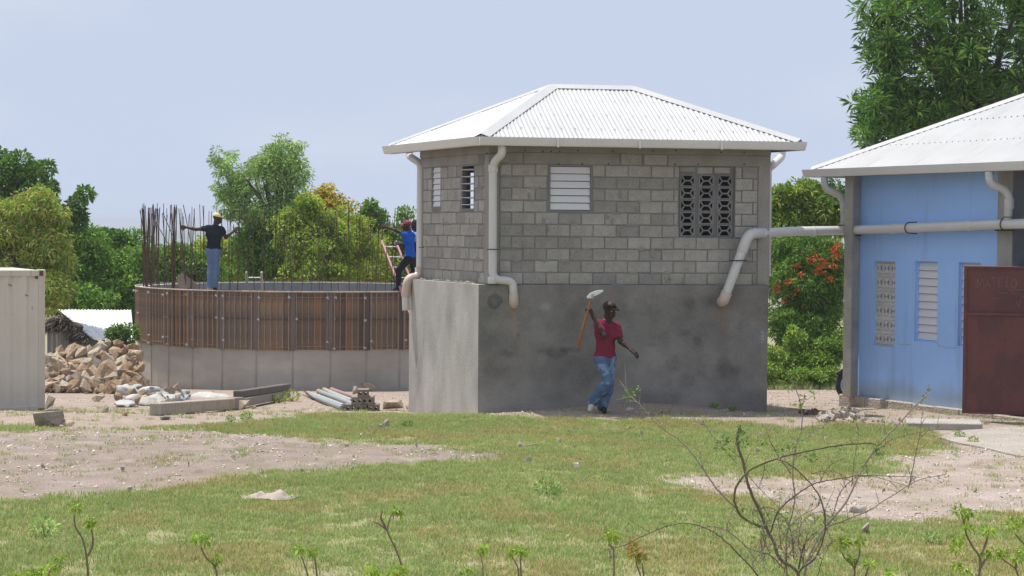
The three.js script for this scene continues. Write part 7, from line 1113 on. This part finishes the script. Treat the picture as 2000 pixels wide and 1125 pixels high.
// ---------------------------------------------------------------- bare thorn bush in the foreground
{
  const r = rngOf(171), D = 15, base = at(1560, 1128, D), t = thing('thorn_bush', V(base.x, G(base.x, D), -D), 'bare arching thorn bush with few green leaves in the right foreground', 'bush');
  const bm = mat(0.20, 0.155, 0.115, { map: T.wood, bumpMap: T.bumps, bumpScale: 0.01 }), bp = mat(0.34, 0.29, 0.235, { map: T.wood }), gn = mat(0.17, 0.17, 0.07, { map: T.wood });
  const thorns = [], tips = [];
  const branch = (pts, r0, r1, m = bm, z0 = 0, z1 = 0, toGround = false, twigs = true) => {
    r0 *= 0.8; r1 *= 0.75;
    const v = pts.map(([x, y], i) => at(x, y, D + lerp(z0, z1, i / (pts.length - 1)) + 0.05 * (noise3(x * 0.02, y * 0.02, 4) - 0.5))); if (toGround) v.unshift(V(v[0].x + (base.x - v[0].x) * 0.5, G(v[0].x, D) - 0.03, v[0].z));
    const n = Math.max(10, pts.length * 5), sp = smooth(v, n).map((p, i) => p.add(V((noise3(p.x * 14, p.y * 14, i) - 0.5) * 0.008, (noise3(p.y * 14, p.x * 14, i + 9) - 0.5) * 0.008, 0)));
    mesh('branch', local(tube(sp, sp.map((_, i) => lerp(r0, r1, i / n) * (0.9 + 0.25 * noise3(i * 0.7, 3, r0 * 999))), 7), t), m, t);
    for (let i = 2; i < sp.length; i++) if (r() < 0.55) { const a = r() * 6.28, q = sp[i], e = q.clone().add(V(Math.cos(a), Math.sin(a), (r() - 0.5)).multiplyScalar(0.014 + 0.02 * r())); thorns.push(tube([q, e], [0.0028, 0.0006], 4, false)); }
    if (twigs) for (let i = 4; i < sp.length; i += 1) if (r() < 0.36) {
      const a = r() * 6.28, q = sp[i], L = 0.05 + 0.22 * r() * r(), dir = sp[i].clone().sub(sp[i - 1]).normalize().multiplyScalar(0.5).add(V(Math.cos(a), Math.sin(a) + 0.3, (r() - 0.5) * 1.4)).normalize(), e = q.clone().addScaledVector(dir, L), mm = q.clone().lerp(e, 0.5).add(V((r() - 0.5) * 0.012, (r() - 0.5) * 0.012, 0));
      mesh('twig', local(tube([q, mm, e], [0.0028, 0.0022, 0.0009], 5), t), r() < 0.5 ? bp : m, t); if (r() < 0.25) tips.push(e);
    }
    tips.push(sp[sp.length - 1]);
  };
  // trunks from the base
  branch([[1558, 1118], [1522, 1090], [1512, 1062], [1496, 1028], [1480, 990], [1462, 950], [1452, 905], [1444, 880], [1440, 855], [1445, 834]], 0.017, 0.0125, bm, 0, 0.1, true);
  branch([[1498, 1030], [1470, 1022], [1445, 1005], [1434, 975], [1441, 945], [1466, 918], [1520, 895], [1580, 880], [1640, 870], [1700, 866], [1716, 870]], 0.0135, 0.0075, gn, 0.05, -0.25);
  branch([[1436, 992], [1400, 955], [1362, 900], [1330, 862], [1292, 836], [1250, 792], [1228, 768], [1212, 746]], 0.0085, 0.0032, bp, 0.02, 0.3);
  branch([[1560, 1120], [1590, 1092], [1608, 1052], [1610, 1000], [1596, 962], [1570, 930], [1540, 905], [1515, 896]], 0.010, 0.006, bm, 0, -0.2, true);
  branch([[1572, 1118], [1585, 1075], [1610, 1030], [1650, 985], [1672, 940], [1690, 905], [1720, 865], [1760, 822], [1795, 785], [1816, 768]], 0.013, 0.006, bp, 0, 0.2, true);
  branch([[1560, 1112], [1570, 1066], [1592, 1040], [1640, 1020], [1690, 1000], [1740, 970], [1790, 940], [1850, 925]], 0.009, 0.003, bm, 0, 0.3);
  branch([[1505, 1040], [1520, 1000], [1550, 970], [1590, 945], [1640, 935], [1690, 928], [1740, 930], [1800, 932]], 0.0095, 0.003, bm, 0.04, -0.1);
  branch([[1536, 1100], [1538, 1040], [1552, 980], [1548, 920], [1556, 870], [1566, 835], [1564, 790], [1556, 765], [1545, 742]], 0.009, 0.0035, bp, 0.05, 0.15, true);
  branch([[1480, 1125], [1440, 1080], [1415, 1055], [1380, 1032], [1340, 1022], [1300, 1028], [1250, 1050], [1215, 1066], [1190, 1072]], 0.0085, 0.0045, bm, -0.05, -0.2, true);
  branch([[1470, 1112], [1472, 1095], [1500, 1070], [1540, 1030], [1560, 1010], [1590, 994], [1600, 985]], 0.006, 0.004, bp, -0.1, -0.15);
  branch([[1530, 1110], [1505, 1085], [1460, 1070], [1425, 1040], [1390, 1028], [1355, 1034]], 0.006, 0.003, bm, 0.05, 0.1);
  branch([[1550, 1090], [1545, 1040], [1530, 1010], [1500, 990], [1470, 1000]], 0.006, 0.003); branch([[1570, 1100], [1560, 1060], [1568, 1020], [1600, 1000], [1640, 1020], [1700, 1010]], 0.006, 0.002, bm, 0.1, 0.2);
  branch([[1600, 1060], [1625, 1010], [1640, 965], [1668, 935], [1700, 930], [1780, 952]], 0.007, 0.0025, bm, 0.1, 0.2); branch([[1664, 950], [1668, 900], [1676, 850], [1672, 820]], 0.006, 0.0025, bp, 0.15, 0.2); branch([[1696, 895], [1740, 860], [1790, 845], [1830, 838]], 0.005, 0.002, bm, 0.2, 0.25); branch([[1774, 955], [1786, 900], [1796, 850], [1802, 800]], 0.005, 0.002, bm, 0.25, 0.3);
  branch([[1566, 860], [1590, 845], [1614, 828]], 0.005, 0.002, bp, 0.12, 0.1); branch([[1562, 800], [1570, 785], [1572, 772]], 0.004, 0.002, bp, 0.12, 0.1); branch([[1545, 925], [1520, 890], [1504, 860], [1495, 835]], 0.0055, 0.002, bm, 0.1, 0.1); branch([[1440, 905], [1420, 885], [1408, 870], [1380, 835], [1374, 822]], 0.0045, 0.0018, bp, 0.15, 0.2); branch([[1455, 920], [1480, 950], [1505, 975], [1530, 1000]], 0.004, 0.002, bp);
  branch([[1440, 978], [1426, 1005], [1420, 1030], [1432, 1050]], 0.004, 0.002, bp, 0, -0.1); branch([[1380, 925], [1352, 1000], [1330, 1010]].slice(0, 1).concat([[1370, 905], [1366, 880]]), 0.004, 0.002, bp); branch([[1600, 945], [1620, 910], [1650, 895]], 0.004, 0.002, bm); branch([[1585, 925], [1610, 920], [1640, 925], [1660, 940]], 0.004, 0.002, bm, -0.1, -0.1); branch([[1495, 895], [1490, 930], [1480, 958]], 0.0035, 0.0018, bm, -0.1, -0.05);
  for (let i = 0; i < 26; i++) { const x = 1490 + r() * 120, y = 1125 - r() * 60, a = (r() - 0.5) * 2.2 - Math.PI / 2, L = 40 + r() * 80; branch([[x, y], [x + Math.cos(a) * L * 0.5 + (r() - 0.5) * 20, y + Math.sin(a) * L * 0.5], [x + Math.cos(a + 0.5 * (r() - 0.5)) * L, y + Math.sin(a) * L]], 0.0045, 0.0016, r() < 0.5 ? bm : bp, (r() - 0.5) * 0.3, (r() - 0.5) * 0.5); }
  mesh('thorns', local(merge(thorns), t), bm, t).userData.kind = 'stuff';
  const lv = [[1450, 855, 15], [1444, 842, 12], [1452, 868, 16], [1412, 862, 14], [1406, 872, 12], [1418, 850, 10], [1428, 885, 10], [1230, 768, 12], [1226, 776, 10], [1718, 878, 16], [1712, 870, 10], [1560, 790, 9], [1568, 776, 9], [1588, 896, 9], [1582, 890, 12], [1524, 882, 9], [1640, 872, 9], [1540, 756, 8], [1800, 780, 9], [1690, 915, 7], [1545, 872, 8], [1590, 770, 8]].map(([x, y, s]) => ({ c: at(x, y, D + 0.08), r: [s * 0.0019, s * 0.0019, s * 0.0019], n: Math.round(s * 1.2) })); for (const e of tips) if (r() < 0.4) lv.push({ c: e, r: [0.014, 0.014, 0.014], n: 4 });
  mesh('leaves', local(leaves(r, lv, { len: 0.034, asp: 0.5, out: 1, mess: 1, up: 0.2, droop: 0.2, pal: [[0.13, 0.27, 0.05], [0.18, 0.33, 0.06], [0.25, 0.36, 0.07]] }), t), LM, t);
}
renderer.render(scene, camera);
